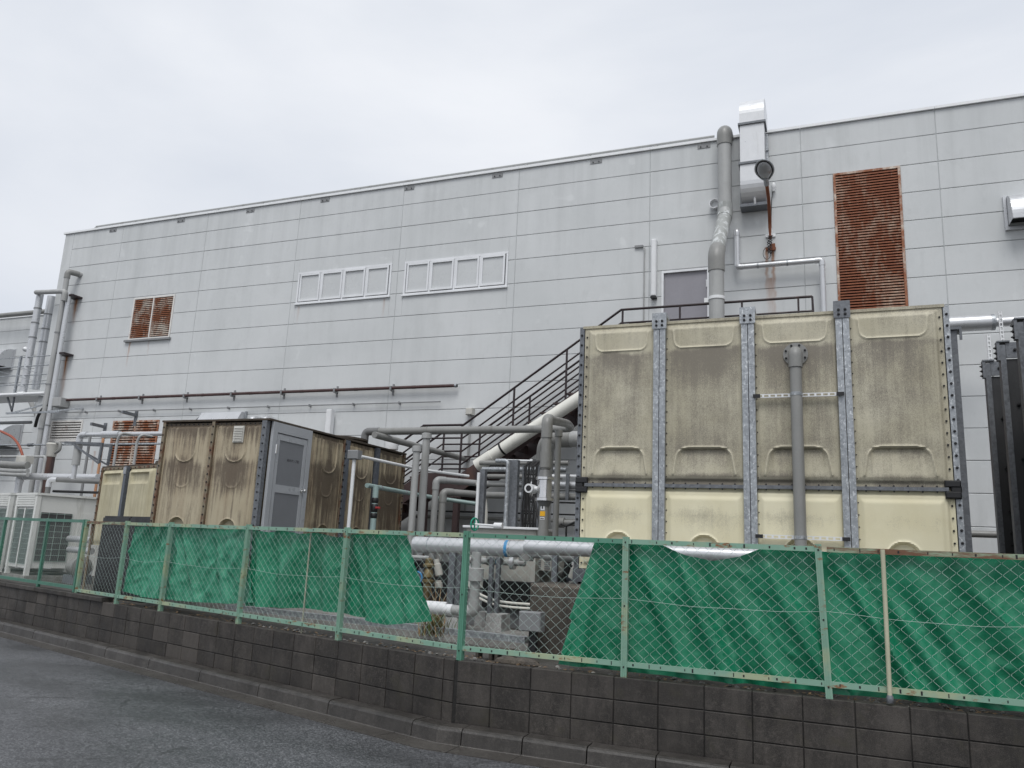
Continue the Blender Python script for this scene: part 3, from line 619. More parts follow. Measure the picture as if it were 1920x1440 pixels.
# seam flange at mid height, corner angles, posts with cap plates
fl = MB()
for k in range(4): fl.bx(TX[k]+.06, TX[k+1]-.06, TY-.055, TY+.001, TZm-.022, TZm+.018)
fl.build('seam_flange', M['galv_dark'], tank)
bm_ = MB()
for k in range(4):
    bolts_line(bm_, (TX[k]+.1, TY-.045, TZm+.02), (TX[k+1]-.1, TY-.045, TZm+.02), 6, .011, (0, 0, 1)); bolts_line(bm_, (TX[k]+.1, TY-.045, TZm-.024), (TX[k+1]-.1, TY-.045, TZm-.024), 6, .011, (0, 0, -1))
    bolts_line(bm_, (TX[k]+.08, TY-.002, TZ1-.07), (TX[k+1]-.08, TY-.002, TZ1-.07), 6, .010, (0, -1, 0))
for k in (1, 2, 3):
    c_ = at((1239, 1402.5, 1578)[k-1], (613, 603, 592)[k-1], TY-.06).x; x = TX[k]
    po = MB().bx(x-.072, x-.004, TY-.085, TY-.004, TZ0-.3, TZ1-.04).bx(x+.004, x+.072, TY-.085, TY-.004, TZ0-.3, TZ1-.04).build('post', M['galv'], tank)
    MB().bx(x-.088, x+.088, TY-.100, TY-.086, TZ1-.10, TZ1+.10).bx(x-.088, x+.088, TY-.086, TY+.1, TZ1+.05, TZ1+.10).build('cap_plate', M['galv'] if k < 3 else M['galv_dark'], po)
    for sx in (-.035, .035):
        bolts_line(bm_, (x+sx, TY-.100, TZ1-.085), (x+sx, TY-.100, TZ1+.02), 2, .016, (0, -1, 0))
    bolts_line(bm_, (x+.08, TY-.03, TZ0), (x+.08, TY-.03, TZ1-.15), 22, .009, (1, 0, 0))
for sx, x in ((-1, TX[0]), (1, TX[4])):
    MB().bx(x+sx*.004, x+sx*.062, TY-.006, TY+.10, TZ0-.3, TZ1+(.0 if sx < 0 else -.01)).build('corner_angle', M['galv'] if sx > 0 else M['galv_dark'], tank)
    n_ = 23
    bolts_line(bm_, (x+sx*.035, TY-.006, TZ0), (x+sx*.035, TY-.006, TZ1-.04), n_, .015, (0, -1, 0)); bolts_line(bm_, (x-sx*.035, TY-.004, TZ0), (x-sx*.035, TY-.004, TZ1-.07), n_, .011, (0, -1, 0))
    cl = MB().cbox((x-sx*.02, TY-.035, TZm+.055), (.15, .05, .075), .012).cbox((x-sx*.02, TY-.035, TZm-.06), (.15, .05, .075), .012).cbox((x+sx*.01, TY-.03, TZm), (.10, .04, .06), .01).build('corner_clamp', M['black'], tank)
bm_.build('bolts', M['bolt'], tank, 'stuff')
x = TX[4]+.13; so = MB().bx(x-.055, x+.03, TY+.25, TY+.40, TZ0-.4, TZ1-.22).bx(x-.065, x+.075, TY+.22, TY+.43, TZ1-.22, TZ1-.19).bx(x+.05, x+.075, TY+.22, TY+.24, TZ1-.34, TZ1-.22); so.build('side_beam', M['galv_dark'], tank)
bs = MB()
for k in range(5): bs.bx(TX[k]-.08 if k < 4 else TX[k]-.1, TX[k]+.1 if k else TX[k]+.1, TY+.02, TY+3.0, TZ0-.16, TZ0-.004)
bs.bx(TX[0], TX[4], TY-.06, TY+.015, TZ0-.16, TZ0-.01).build('base_beam', M['galv_dark'], tank)
for k in range(5): MB().bx(TX[k]-.15, TX[k]+.15, TY+.1, TY+2.95, YG-.01, TZ0-.165).build('plinth', M['conc'], tank)
# overflow pipe with flange elbow and slotted straps
ov = thing('overflow_pipe', 'grey plastic overflow pipe down the front of the big cream tank', 'pipe', at(1503, 1020, TY-.14)); ov.location.z = YG; ORG[ov.name] = Vector(ov.location)
pt = at(1491, 664, TY-.14); pb = V(at(1503, 1018, TY-.14).x, TY-.14, 0); rp = px(21, pt)/2
xo = pt.x; MB().tube(fillet([V(xo, TY-.03, pt.z+.02), V(xo, TY-.16, pt.z+.02), V(xo, TY-.16, TZ0-.5)], .10, 7), rp, 18).build('pipe', M['pvc'], ov)
MB().tube(fillet([V(xo, TY-.045, pt.z+.02), V(xo, TY-.16, pt.z+.02), V(xo, TY-.16, pt.z-.16)], .10, 7), rp*1.18, 18).build('elbow', M['pvc'], ov)
fg = MB().lathe((xo, TY-.045, pt.z+.02), (0, 1, 0), [(.135, -.012), (.135, .012)], 24).build('flange', M['pvc'], ov)
fb = MB()
for k in range(8): a = 2*math.pi*(k+.5)/8; fb.lathe((xo+.112*math.cos(a), TY-.057, pt.z+.02+.112*math.sin(a)), (0, -1, 0), [(.013, 0), (.013, .012), (.007, .014), (.006, .022)], 6)
fb.build('bolts', M['bolt'], fg, 'stuff')
for zz_, nm in ((at(1490, 741, TY-.1).z, 0), (at(1500, 1008, TY-.1).z, 1)):
    a, b = TX[2]+.08, TX[3]-.04; st = MB(); x = a
    st.bx(a, b, TY-.106, TY-.102, zz_-.021, zz_-.012).bx(a, b, TY-.106, TY-.102, zz_+.012, zz_+.021)
    while x < b: st.bx(x, x+.022, TY-.106, TY-.102, zz_-.012, zz_+.012); x += .07
    st.bx(a, b, TY-.102, TY-.085, zz_+.018, zz_+.021).bx(a, b, TY-.102, TY-.085, zz_-.021, zz_-.018)
    s_ = st.build('slotted_strap', M['label_white'], ov)
    MB().lathe((xo, TY-.16, zz_), (0, 0, 1), [(rp+.004, -.018), (rp+.004, .018)], 18).build('band', M['galv'], s_)
    MB().bx(a-.03, a+.05, TY-.125, TY-.108, zz_-.02, zz_+.02).build('clip', M['bolt'], s_); MB().bx(b-.05, b+.03, TY-.125, TY-.108, zz_-.02, zz_+.02).build('clip', M['bolt'], s_)
# ---------------- black tank at the right edge, its side face towards us
BXX = 2.07; bt = thing('black_panel_tank', 'black-painted panel tank with steel posts at the right edge', 'water tank', V(BXX+1.5, 10.5, YG)); bt['label'] = 'black-painted panel tank with bolted steel posts at the right edge'
PY = [8.05, 9.10, 10.13, 11.16, 12.18]; BT = 4.60
me = panel_mesh(.96, 2.1, 'plain', 8, 12); me.materials.append(M['frp_dark']); me2 = panel_mesh(.96, 1.3, 'plain', 8, 8); me2.materials.append(M['frp_dark'])
bb = MB(); FX = .40
for a, b in zip(PY[:-1], PY[1:]):
    inst('panel', me, bt, (BXX+FX, (a+b)/2, BT-2.12), (0, 0, -math.pi/2)); inst('panel', me2, bt, (BXX+FX, (a+b)/2, BT-3.43), (0, 0, -math.pi/2))
for y in PY:                                                    # deep stiffening fins, their broad web towards us
    po = MB().bx(BXX, BXX+FX-.003, y, y+.012, YG+.4, BT-.20).build('fin', M['frp_dark'], bt)
    MB().bx(BXX-.012, BXX+.05, y-.03, y-.001, YG+.4, BT-.02).bx(BXX-.012, BXX-.002, y-.001, y+.10, YG+.4, BT-.02).build('edge_flange', M['galv_dark'], po)
    MB().bx(BXX+.055, BXX+FX-.003, y-.022, y-.001, BT-.19, BT+.01).build('head_plate', M['galv_dark'], po)
    MB().bx(BXX-.04, BXX+.10, y-.05, y+.10, BT+.012, BT+.03).bx(BXX-.045, BXX-.013, y-.04, y+.05, BT-.22, BT+.011).build('cap_plate', M['galv_dark'], po)
    for x in (BXX+.15, BXX+.29):
        bolts_line(bb, (x, y-.023, BT-.16), (x, y-.023, BT-.02), 1, .02, (0, -1, 0))
        for z in (BT-.78, BT-1.45, BT-2.02, BT-2.30, BT-2.45, BT-2.95): bolts_line(bb, (x+random.uniform(-.01, .01), y-.001, z-.01), (x, y-.001, z+.01), 1, .022, (0, -1, 0))
    bolts_line(bb, (BXX-.046, y, BT-.22), (BXX-.046, y, BT-.02), 3, .02, (-1, 0, 0))
MB().bx(BXX+FX+.045, BXX+3.0, PY[0], PY[-1]-.02, YG+.4, BT-.03).build('tank_body', M['frp_dark'], bt); bb.build('bolts', M['bolt'], bt, 'stuff')
MB().bx(BXX+FX+.06, BXX+2.9, PY[0]+.1, PY[-1]-.1, YG-.01, YG+.39).build('plinth', M['conc'], bt)
# ---------------- brown pump house: tank panels with a steel door
SY = 9.76; SX1 = -7.95; SXm = at(405, 791, SY).x; SX0 = at(313, 793, SY).x; ST = EYE+1.765; SB = ST-2.02
ph = thing('pump_house', 'stained tan panel pump house with a grey steel door', 'pump house', V(-9, 11.8, YG))
mt_ = panel_mesh(1.0, 2.0, 'stain', 84, 160)
def relabel(me, mat): q = me.copy(); q.materials.clear(); q.materials.append(mat); return q
mA, mB_ = relabel(mt_, M['frp_tan']), relabel(mt_, M['frp_brown'])
for a, b in ((SX0, SXm), (SXm, SX1-.06)): inst('panel', mA, ph, ((a+b)/2, SY, SB), None, (b-a-.03, 1, 1))
PYs = [SY+.02, 10.83, 11.86, 12.89, 13.95]
for a, b in zip(PYs[1:-1], PYs[2:]): inst('panel', mB_, ph, (SX1, (a+b)/2, SB), (0, 0, math.pi/2), (b-a-.03, 1, 1))
MB().bx(SX0+.02, SX1-.05, SY+.06, PYs[-1], SB, ST-.02).build('tank_body', M['frp_brown'], ph)
ld = MB().bx(SX0-.05, SX1+.05, SY-.05, PYs[-1]+.05, ST+.001, ST+.03).build('lid', M['roof_frp'], ph)
pb_ = MB(); fr = MB(); FRL = []
for x in (SX0, SXm, SX1-.06):
    MB().bx(x-.028, x+.028, SY-.045, SY+.03, SB, ST).build('flange', M['flange_rust'], ph)
    if x < SX1-.1: bolts_line(pb_, (x, SY-.045, SB), (x, SY-.045, ST-.02), 16, .013, (0, -1, 0))
bolts_line(pb_, (SX0, SY-.03, ST-.045), (SX1, SY-.03, ST-.045), 22, .013, (0, -1, 0))
MB().bx(SX1-.09, SX1+.0, SY-.05, SY+.03, SB, ST-.004).build('corner_angle', M['galv_dark'], ph); bolts_line(pb_, (SX1-.045, SY-.05, SB), (SX1-.045, SY-.05, ST-.05), 16, .013, (0, -1, 0))
for k, y in enumerate(PYs[2:]):
    if k < 2: MB().bx(SX1+.006, SX1+.075, y-.055, y+.055, YG, ST-.01).build('post', M['steel_blue'], ph)
    else: MB().bx(SX1-.01, SX1+.05, y-.03, y+.03, SB, ST).build('flange', M['flange_rust'], ph)
for y in (11.80, 13.93): bolts_line(pb_, (SX1+.052, y, SB), (SX1+.052, y, ST-.02), 16, .016, (1, 0, 0))
fr.bx(SX1-.0, SX1+.05, 11.775, 11.803, SB, ST-.001)
fr.build('flange', M['flange_rust'], ph); pb_.build('bolts', M['bolt'], ph, 'stuff')
MB().bx(SX0+.02, SX1-.02, SY+.05, PYs[-1]-.05, YG-.01, SB-.004).build('plinth', M['conc'], ph)
vx = at(452, 815, SY).x; vz = at(452, 815, SY).z; vn = MB().bx(vx-.10, vx+.10, SY-.062, SY-.045, vz-.13, vz+.13); vo = vn.build('vent', M['beige_box'], ph)
for k in range(9): z = vz-.105+k*.026; vn = MB().hexa([V(vx-.085, SY-.075, z-.008), V(vx+.085, SY-.075, z-.008), V(vx+.085, SY-.0625, z+.008), V(vx-.085, SY-.0625, z+.008), V(vx-.085, SY-.075, z-.005), V(vx+.085, SY-.075, z-.005), V(vx+.085, SY-.0625, z+.011), V(vx-.085, SY-.0625, z+.011)]); vn.build('slat', M['beige_box'], vo)
# door in the side face
y0, y1 = SY+.05, 10.80; dX = SX1+.012
db = MB().bx(dX, dX+.05, y0, y0+.10, SB-.3, ST-.005).bx(dX, dX+.05, y1-.10, y1, SB-.3, ST-.005).bx(dX, dX+.049, y0+.10, y1-.10, ST-.16, ST-.006).build('door_frame', M['steel_grey'], ph)
M['door_grey'] = paint('door_grey_blue', (.20, .208, .222), .4, 0, .06); M['door_pale'] = paint('door_rail_grey', (.42, .435, .455), .35, .1, .06)
db.data.materials[0] = M['door_pale']
dl = MB().bx(dX+.012, dX+.03, y0+.10, y1-.10, SB-.28, ST-.165).build('door', M['door_grey'], ph)
zm = at(545, 915, 10).z
yy0, yy1 = y0+.115, y1-.115; zr = atx(545, 920, SX1).z
MB().bx(dX+.031, dX+.042, yy0, yy1, ST-.27, ST-.18).bx(dX+.031, dX+.042, yy0, yy0+.07, SB-.28, ST-.27).bx(dX+.031, dX+.042, yy1-.07, yy1, SB-.28, ST-.27).bx(dX+.031, dX+.0415, yy0+.07, yy1-.07, zr-.06, zr+.06).build('door_rail', M['door_pale'], dl)
kz = atx(562, 921, SX1).z; ky = yy1-.035; MB().lathe((dX+.042, ky, kz), (1, 0, 0), [(.035, 0), (.035, .008), (.012, .012), (.012, .045), (.028, .05), (.034, .07), (.026, .09), (.004, .095)], 14).build('door_knob', M['stainless'], dl)
text_mb('給水ポンプ室', .05, V(dX+.031, atx(545, 865, SX1).y, atx(545, 865, SX1).z), (0, 1, 0), (0, 0, 1)).build('door_lettering', M['ink'], dl)
for z in (ST-.42, SB+.3): MB().cyl((dX+.055, y0+.10, z-.07), (dX+.055, y0+.10, z+.07), .016, 8).build('hinge', M['stainless'], dl)
# manhole, breather and pipe stubs on the lid
mh = atx(700, 833, -8.6); mp_ = V(-8.5, 12.6, ST+.03)
mo = MB().lathe(mp_, (0, 0, 1), [(.42, 0), (.42, .06), (.46, .065), (.46, .10), (.30, .13), (.02, .14)], 24).build('manhole', M['roof_frp'], ph)
wc = atx(735, 832, SX1-.25); bv = thing('roof_breather', 'white domed breather cap on the far end of the pump house roof', 'vent', V(wc.x, wc.y, ST+.03))
MB().lathe((wc.x, wc.y, ST+.03), (0, 0, 1), [(.07, 0), (.07, .06), (.13, .065), (.135, .10), (.13, .22), (.10, .245), (.02, .25)], 18).build('cap', M['label_white'], bv)
# ---------------- small cream tank at the left, parallel to the fence, with black cisterns before it
OFF = 1.75
ca, cb, cm = atl(196, 878, OFF), atl(299, 871, OFF), atl(243, 875, OFF)
cw = (cb-ca).length; ctop = (ca.z+cb.z)/2
tb = -LD; az = math.atan2(tb.y, tb.x)
st_ = thing('small_panel_tank', 'small pale cream panel tank beside the pump house, half hidden by black cisterns', 'water tank', V(cm.x, cm.y, YG))
H = 1.6; hm = panel_mesh(cw/2-.03, H, 'pocket', 30, 48); hm.materials.append(M['frp_small'])
c0 = V(ca.x, ca.y, ctop-H)
for k in (0, 1): inst('panel', hm, st_, c0+tb*(cw*(.25+.5*k)), (0, 0, az))
def ob(mb, s0, s1, o0, o1, z0, z1, base=c0):                    # box in the tank's own frame
    p = lambda s_, o_: V(base.x, base.y, 0)+tb*s_+LN*o_
    q = [p(s0, o0), p(s1, o0), p(s1, o1), p(s0, o1)]; return mb.hexa([a+V(0, 0, z0) for a in q]+[a+V(0, 0, z1) for a in q])
ob(MB(), .02, cw-.02, .05, 1.6, ctop-H, ctop-.02).build('tank_body', M['frp_small'], st_)
ob(MB(), -.04, cw+.04, -.03, 1.65, ctop+.001, ctop+.03).build('lid', M['roof_frp'], st_)
mid = MB(); ob(mid, cw/2-.05, cw/2+.05, -.10, -.01, YG, ctop); po = mid.build('post', M['steel_blue'], st_)
ob(MB(), cw/2-.055, cw/2+.055, -.115, -.101, ctop-.16, ctop-.02).build('cap_plate', M['galv'], po)
sr = MB(); ob(sr, -.05, .005, -.04, .03, ctop-H, ctop); ob(sr, 0, cw, -.03, .0, ctop-.05, ctop); sr.build('flange', M['flange_rust'], st_); e_ = MB(); ob(e_, cw-.005, cw+.05, -.04, .03, ctop-H, ctop); e_.build('corner_angle', M['steel_blue'], st_)
sb_ = MB(); p = lambda s_, o_, z_: V(c0.x, c0.y, z_)+tb*s_+LN*o_
bolts_line(sb_, p(-.02, -.04, ctop-H), p(-.02, -.04, ctop), 11, .015, -LN); bolts_line(sb_, p(cw/2+.07, -.02, ctop-H), p(cw/2+.07, -.02, ctop), 11, .015, -LN); bolts_line(sb_, p(.05, -.03, ctop-.03), p(cw-.05, -.03, ctop-.03), 12, .012, -LN)
sb_.build('bolts', M['bolt'], st_, 'stuff')
hc = MB().lathe(p(cw*.72, .75, ctop+.03), (0, 0, 1), [(.42, 0), (.42, .05), (.46, .055), (.45, .11), (.25, .16), (.02, .17)], 22).build('manhole', M['roof_frp'], st_)
ob(MB(), .05, cw-.05, .1, 1.5, YG-.01, ctop-H-.004).build('plinth', M['conc'], st_)
ka, kb, km = atl(193, 967, .75), atl(285, 969, .75), atl(244, 968, .75)
for i, (a, b, lab) in enumerate(((ka, km, 'black plastic cistern in front of the small cream tank, left half'), (km, kb, 'black plastic cistern in front of the small cream tank, right half'))):
    wd = (b-a).length-.012; mb = MB(); c_ = lambda s_, o_, z_: V(a.x, a.y, z_)+tb*s_+LN*o_
    poly = [(0.0, .03), (.03, 0), (wd-.02, 0), (wd, .02), (wd, .55), (0, .55)]; zt = (ka.z+kb.z)/2
    mb.ext([c_(s_, o_, YG) for s_, o_ in poly], (0, 0, zt-YG-.03)); 
    rim = MB().ext([c_(s_*1.0, o_+(.025 if o_ < .1 else -.02), zt-.029) for s_, o_ in poly], (0, 0, .029)); mb.v and None
    base = len(mb.v); mb.add(rim.v, rim.f)
    ci = mb.solo('black_cistern', M['black'], lab, 'cistern', 'black cisterns')
# ================================================================ chain-link fence
FO = .06                                                        # fence line, behind the face of the wall
FT, FB = EYE+.145, .80                                          # top of the posts, bottom rail
def fpL(s, z, o=0.0): return lw(s, FO+o, z)
def fpR(s, z, o=0.0): return V(BX+s, BY+FO+o, z)
def angle_rail(mb, a, b, h=.045, w=.04):                        # L-section rail from a to b
    d = (b-a).normalized(); n_ = V(-d.y, d.x, 0); n_ = n_ if n_.y > 0 else -n_
    t_ = .005; 
    mb.hexa([a-n_*w/2, b-n_*w/2, b-n_*(w/2-t_), a-n_*(w/2-t_)] + [q+V(0, 0, h) for q in (a-n_*w/2, b-n_*w/2, b-n_*(w/2-t_), a-n_*(w/2-t_))])
    mb.hexa([q+V(0, 0, h-t_) for q in (a-n_*(w/2-t_), b-n_*(w/2-t_), b+n_*w/2, a+n_*w/2)] + [q+V(0, 0, h) for q in (a-n_*(w/2-t_), b-n_*(w/2-t_), b+n_*w/2, a+n_*w/2)])
def slots(mb, a, b, h, w, n_):                                  # row of slot holes / hook tabs along a rail
    d = (b-a).normalized(); nn = V(d.y, -d.x, 0); nn = nn if nn.y < 0 else -nn
    for k in range(n_):
        t_ = (k+random.uniform(.2, .8))/n_; p_ = lerp(a, b, t_)+nn*(w/2+.001)+V(0, 0, h*.5); hh = random.choice((.010, .010, .016)); ww = random.choice((.004, .007))
        mb.hexa([p_-d*ww+V(0, 0, -hh), p_+d*ww+V(0, 0, -hh), p_+d*ww-nn*.003+V(0, 0, -hh), p_-d*ww-nn*.003+V(0, 0, -hh), p_-d*ww+nn*.001+V(0, 0, hh), p_+d*ww+nn*.001+V(0, 0, hh), p_+d*ww-nn*.003+V(0, 0, hh), p_-d*ww-nn*.003+V(0, 0, hh)])
def post(mb, p_, z0, z1, w, d_, rz): 
    mb.cbox((p_.x, p_.y, (z0+z1)/2), (w, d_, z1-z0), .006, rz)
def mesh_bay(mb, fp, s0, s1, z0, z1, pw=.105, ph_=.092, r=.0015, slack=.0):
    """interlocked zigzag wires; each wire hooks its neighbour"""
    hw = pw/2; n_ = int((s1-s0)/hw); hw = (s1-s0)/n_; m_ = int((z1-z0)/(ph_/2)); hh = (z1-z0)/m_
    for i in range(n_):
        pts = []
        for j in range(m_+1):
            k = (i+j) % 2; s_ = s0+hw*(i+k); z_ = z0+hh*j
            s_ += (.006*noise.noise(V(s_*2.0, z_*3, 5))); z_ += .006*noise.noise(V(s_*3, z_*2, 9)) + (-.012*math.sin(math.pi*(s_-s0)/(s1-s0))*slack)
            bul = .012*noise.noise(V(s_*1.3, z_*1.7, 1)); o_ = (.003 if k else -.003)+bul
            if 0 < j < m_: pts.append(fp(s_+( -.005 if k else .005), z_-hh*.10, o_)); pts.append(fp(s_+(-.005 if k else .005), z_+hh*.10, -o_+2*bul))
            else: pts.append(fp(s_, z_, 0))
        mb.tube(pts, r, 4, False, False)
def tension(mb, fp, s0, s1, z, sag=.0):
    pts = []
    for k in range(25):
        s_ = lerp(s0, s1, k/24); pts.append(fp(s_, z-.035*math.sin(math.pi*k/24)*sag+.010*noise.noise(V(s_*2.1, 3, 7)), -.010))
    mb.tube(pts, .0017, 4, False, False)
fence = thing('chain_link_fence', 'weathered pale green chain-link fence with rusty rails along the block wall', 'fence', V(BX, BY+FO, WT))
SL = [0, 1.84, 3.80, 5.74, 7.05, 8.42]; SR = [0, 1.66, 3.39, 5.1, 6.8]
zt = lambda s: FT
M['fence_mid'] = paint('mid_green_fence_paint', (.095, .245, .175), .45, 0, .15, dirt=(.30, .32, .2), dirt_lo=.6)
def bay(fp, s0, s1, i, rust=False, top=True, dz=0.0):
    r = MB(); a, b = fp(s0+.02, FT-.05), fp(s1-.02, FT-.05-dz); angle_rail(r, a, b); tr = r.build('top_rail', M['fence_rust'] if rust else M['fence_mid'] if (fp is fpR and i == 0) else M['fence'], fence)
    s_ = MB(); slots(s_, a, b, .045, .04, int((s1-s0)*6)); s_.build('slots', M['bolt'], tr, 'stuff')
    r = MB(); a, b = fp(s0+.02, FB), fp(s1-.02, FB); angle_rail(r, a, b); br_ = r.build('bottom_rail', M['fence'], fence)
    s_ = MB(); slots(s_, a, b, .045, .04, int((s1-s0)*7)); s_.build('slots', M['bolt'], br_, 'stuff')
    mm = MB(); mesh_bay(mm, fp, s0+.02, s1-.02, FB+.03, FT-.035, r=.0015 if fp is fpR else .0013 if i < 2 else .0011); mm.build('mesh', M['wire'], fence)
    tw = MB(); tension(tw, fp, s0, s1, (FT+FB)/2+.03, 1); tw.build('tension_wire', M['wire'], fence)
for i in range(5): bay(fpL, SL[i], SL[i+1], i, rust=(i == 4))
for i in range(4): bay(fpR, SR[i], SR[i+1], i, rust=(i in (2, 3)))
def fpost(fp, s, rz, z0=WT, z1=FT+.015, w=.055, lean=0.0):
    p_ = fp(s, 0); mb = MB(); w2 = w/2; R = Matrix.Rotation(rz, 3, 'Z')
    for (x0, x1, y0, y1) in ((-w2, w2, -.028, -.023), (-w2, -w2+.005, -.023, .028), (w2-.005, w2, -.023, .028), (-w2*.45, -w2*.3, -.0335, -.028), (w2*.3, w2*.45, -.0335, -.028)):
        q = [p_+R @ V(x0, y0, 0), p_+R @ V(x1, y0, 0), p_+R @ V(x1, y1, 0), p_+R @ V(x0, y1, 0)]; L = V(lean, 0, 0)
        mb.hexa([k+V(0, 0, z0) for k in q]+[k+L+V(0, 0, z1) for k in q])
    po = mb.build('post', M['fence_mid'] if s == 0 else M['fence'], fence)
    for z in (z0+.09, (z0+z1)/2, z1-.05): MB().lathe(p_+R @ V(0, -.0285, 0)+V(lean*(z-z0)/(z1-z0), 0, z), R @ V(0, -1, 0), [(.008, 0), (.008, .004)], 8).build('bolt', M['bolt'], po)
for s in SL[1:4]: fpost(fpL, s, aL)
fpost(fpL, SL[4], aL); fpost(fpL, SL[5], aL, w=.05)
fpost(fpL, 0.0, aL/2)
fpost(fpR, SR[1], 0); fpost(fpR, SR[2], 0, lean=-.05); fpost(fpR, SR[3], 0); fpost(fpR, SR[4], 0)
# --- newer darker fence on the far left
fn = thing('green_mesh_fence', 'newer dark green mesh fence on the capped wall at the far left', 'fence', lw(11, FO, WT))
SN = [8.52, 9.94, 11.86, 13.8, 15.8]
for a, b in zip(SN[:-1], SN[1:]):
    r = MB(); angle_rail(r, fpL(a, FT-.035), fpL(b, FT-.035), .05, .045); r.build('top_rail', M['fence_new'], fn)
    r = MB(); angle_rail(r, fpL(a, FB+.03), fpL(b, FB+.03), .05, .045); r.build('bottom_rail', M['fence_new'], fn)
    mm = MB(); mesh_bay(mm, fpL, a+.02, b-.02, FB+.06, FT-.03, .075, .075, .0012); mm.build('mesh', M['wire_new'], fn)
for s in SN:
    mb = MB(); p_ = fpL(s, 0); post(mb, p_, WT+.07, FT+.02, .06, .05, aL); mb.build('post', M['fence_new'], fn)
mb = MB(); mb.cyl(fpL(8.28, WT+.02, .03), fpL(8.28, FT-.02, .03), .02, 10); mb.solo('galvanised_stake', M['flange_rust'], 'thin rusty cream stake just right of the dark green fence', 'stake')
mb = MB(); a = fpL(2.52, 0, .05); a = atl(578, 1150, FO+.05); b = atl(583, 1000, FO+.05); mb.cyl(V(b.x, b.y, WT), V(b.x, b.y, FT-.04), .009, 8); mb.solo('thin_stake', paint('dull_stake', (.34, .34, .26), .6, 0, .2), 'thin pale stake tied behind the fence over the left tarpaulin', 'stake')
a = at(1655, 1035, BY+FO-.05); mb = MB().cyl(V(a.x, a.y, WT+.02), V(a.x+.0, a.y, FT-.01), .018, 12); sp_ = mb.solo('pipe_stake', paint('cream_stake', (.46, .45, .33), .5, 0, .15, dirt=(.2, .12, .06), dirt_lo=.55), 'thin cream pipe stake in front of the right tarpaulin', 'stake')
ORG[sp_.name] = Vector(sp_.location); MB().lathe((a.x, a.y, WT+.05), (0, 0, 1), [(.022, -.03), (.028, -.01), (.028, .01), (.021, .03)], 12).build('foot_collar', M['galv_dark'], sp_)

# ================================================================ tarpaulins
def gauss(x): return math.exp(-x*x)
def tarp(name, fp, top, bot, ns, nz, folds, mat, label, lo=.085, amp=1.0, out_=None, group='green tarpaulins hung behind the fence'):
    """top/bot: functions k(0..1) -> (s, z); folds: (s at top, slope ds/dz, width, height, z-fade)"""
    mb = MB(); rows = []
    for j in range(nz+1):
        r_ = []
        for i in range(ns+1):
            (sa, za), (sb, zb_) = bot(i/ns), top(i/ns); t_ = j/nz; s_ = lerp(sa, sb, t_); z_ = lerp(za, zb_, t_)
            d = 0.0; dn = (FT-z_)
            for (sf, sl_, wd, ht, f0) in folds:
                u_ = (s_-(sf+sl_*dn))/wd; k_ = min(1, .25+dn*1.2) if f0 == 0 else max(0, min(1, (dn-f0)*3))
                d += 1.7*ht*k_*(gauss(u_*1.25)-.5*gauss((u_-1.5)/1.1))
            d += amp*1.35*(.016*noise.noise(V(s_*2.2-dn*.9, dn*1.1, 2)) + .010*noise.noise(V(s_*5-dn*2.6, dn*2.0, 8)) + .004*noise.noise(V(s_*13, dn*11, 4)))
            cr1 = noise.noise(V(s_*3.1-dn*1.6, dn*1.4+s_*.6, 21)); cr2 = noise.noise(V(s_*7.0+dn*2.2, dn*4.5-s_*2, 33))
            d += amp*(.020*max(0, 1-abs(cr1)*5)+.008*max(0, 1-abs(cr2)*4))
            d += .05*max(0, 1-t_*5)*noise.noise(V(s_*2.4, 1, 11))*1.0
            o_ = lo - d*1.0
            if out_: o_ += out_(s_, t_)
            o_ = max(.018, o_)
            if z_ < FB+.01: o_ = max(.03, o_)
            r_.append(fp(s_, z_, o_))
        rows.append(r_)
    mb.grid(rows); k = len(mb.v); mb.add([v+V(0, .003, 0) for v in mb.v], [f[::-1] for f in mb.f], True)   # two skins, 3 mm apart
    m_, n_ = len(rows), len(rows[0])
    return mb.solo(name, mat, label, 'tarpaulin', group)
def pw(pts):                                                    # piecewise-linear k -> (s, z)
    def f(k):
        for (k0, a), (k1, b) in zip(pts[:-1], pts[1:]):
            if k <= k1: t_ = (k-k0)/(k1-k0); t_ = t_*t_*(3-2*t_)*.5+t_*.5; return (lerp(a[0], b[0], t_), lerp(a[1], b[1], t_))
        return pts[-1][1]
    return f
def sR(u, v): p_ = at(u, v, BY+FO+.05); return (p_.x-BX, p_.z)
def sL(u, v): p_ = atl(u, v, FO+.05); return ((p_-Vector((BX, BY, p_.z))).dot(LD), p_.z)
tz = FT-.045
e1, e2 = sR(1113, 1020)[0], 5.2
topR = pw([(0, (e1, tz)), (.17, (sR(1240, 1030)[0], tz)), (.215, (sR(1285, 1037)[0], tz-.085)), (.255, (sR(1335, 1048)[0], tz-.125)), (.295, (sR(1385, 1040)[0], tz-.075)), (.335, (sR(1425, 1035)[0], tz)), (1, (e2, tz))])
botR = pw([(0, (sR(1046, 1246)[0], FB-.045)), (.10, (sR(1120, 1250)[0], FB-.05)), (.34, (sR(1400, 1285)[0], FB-.06)), (.6, (sR(1600, 1300)[0], FB-.055)), (.8, (sR(1800, 1320)[0], FB-.05)), (1, (e2+.1, FB-.06))])
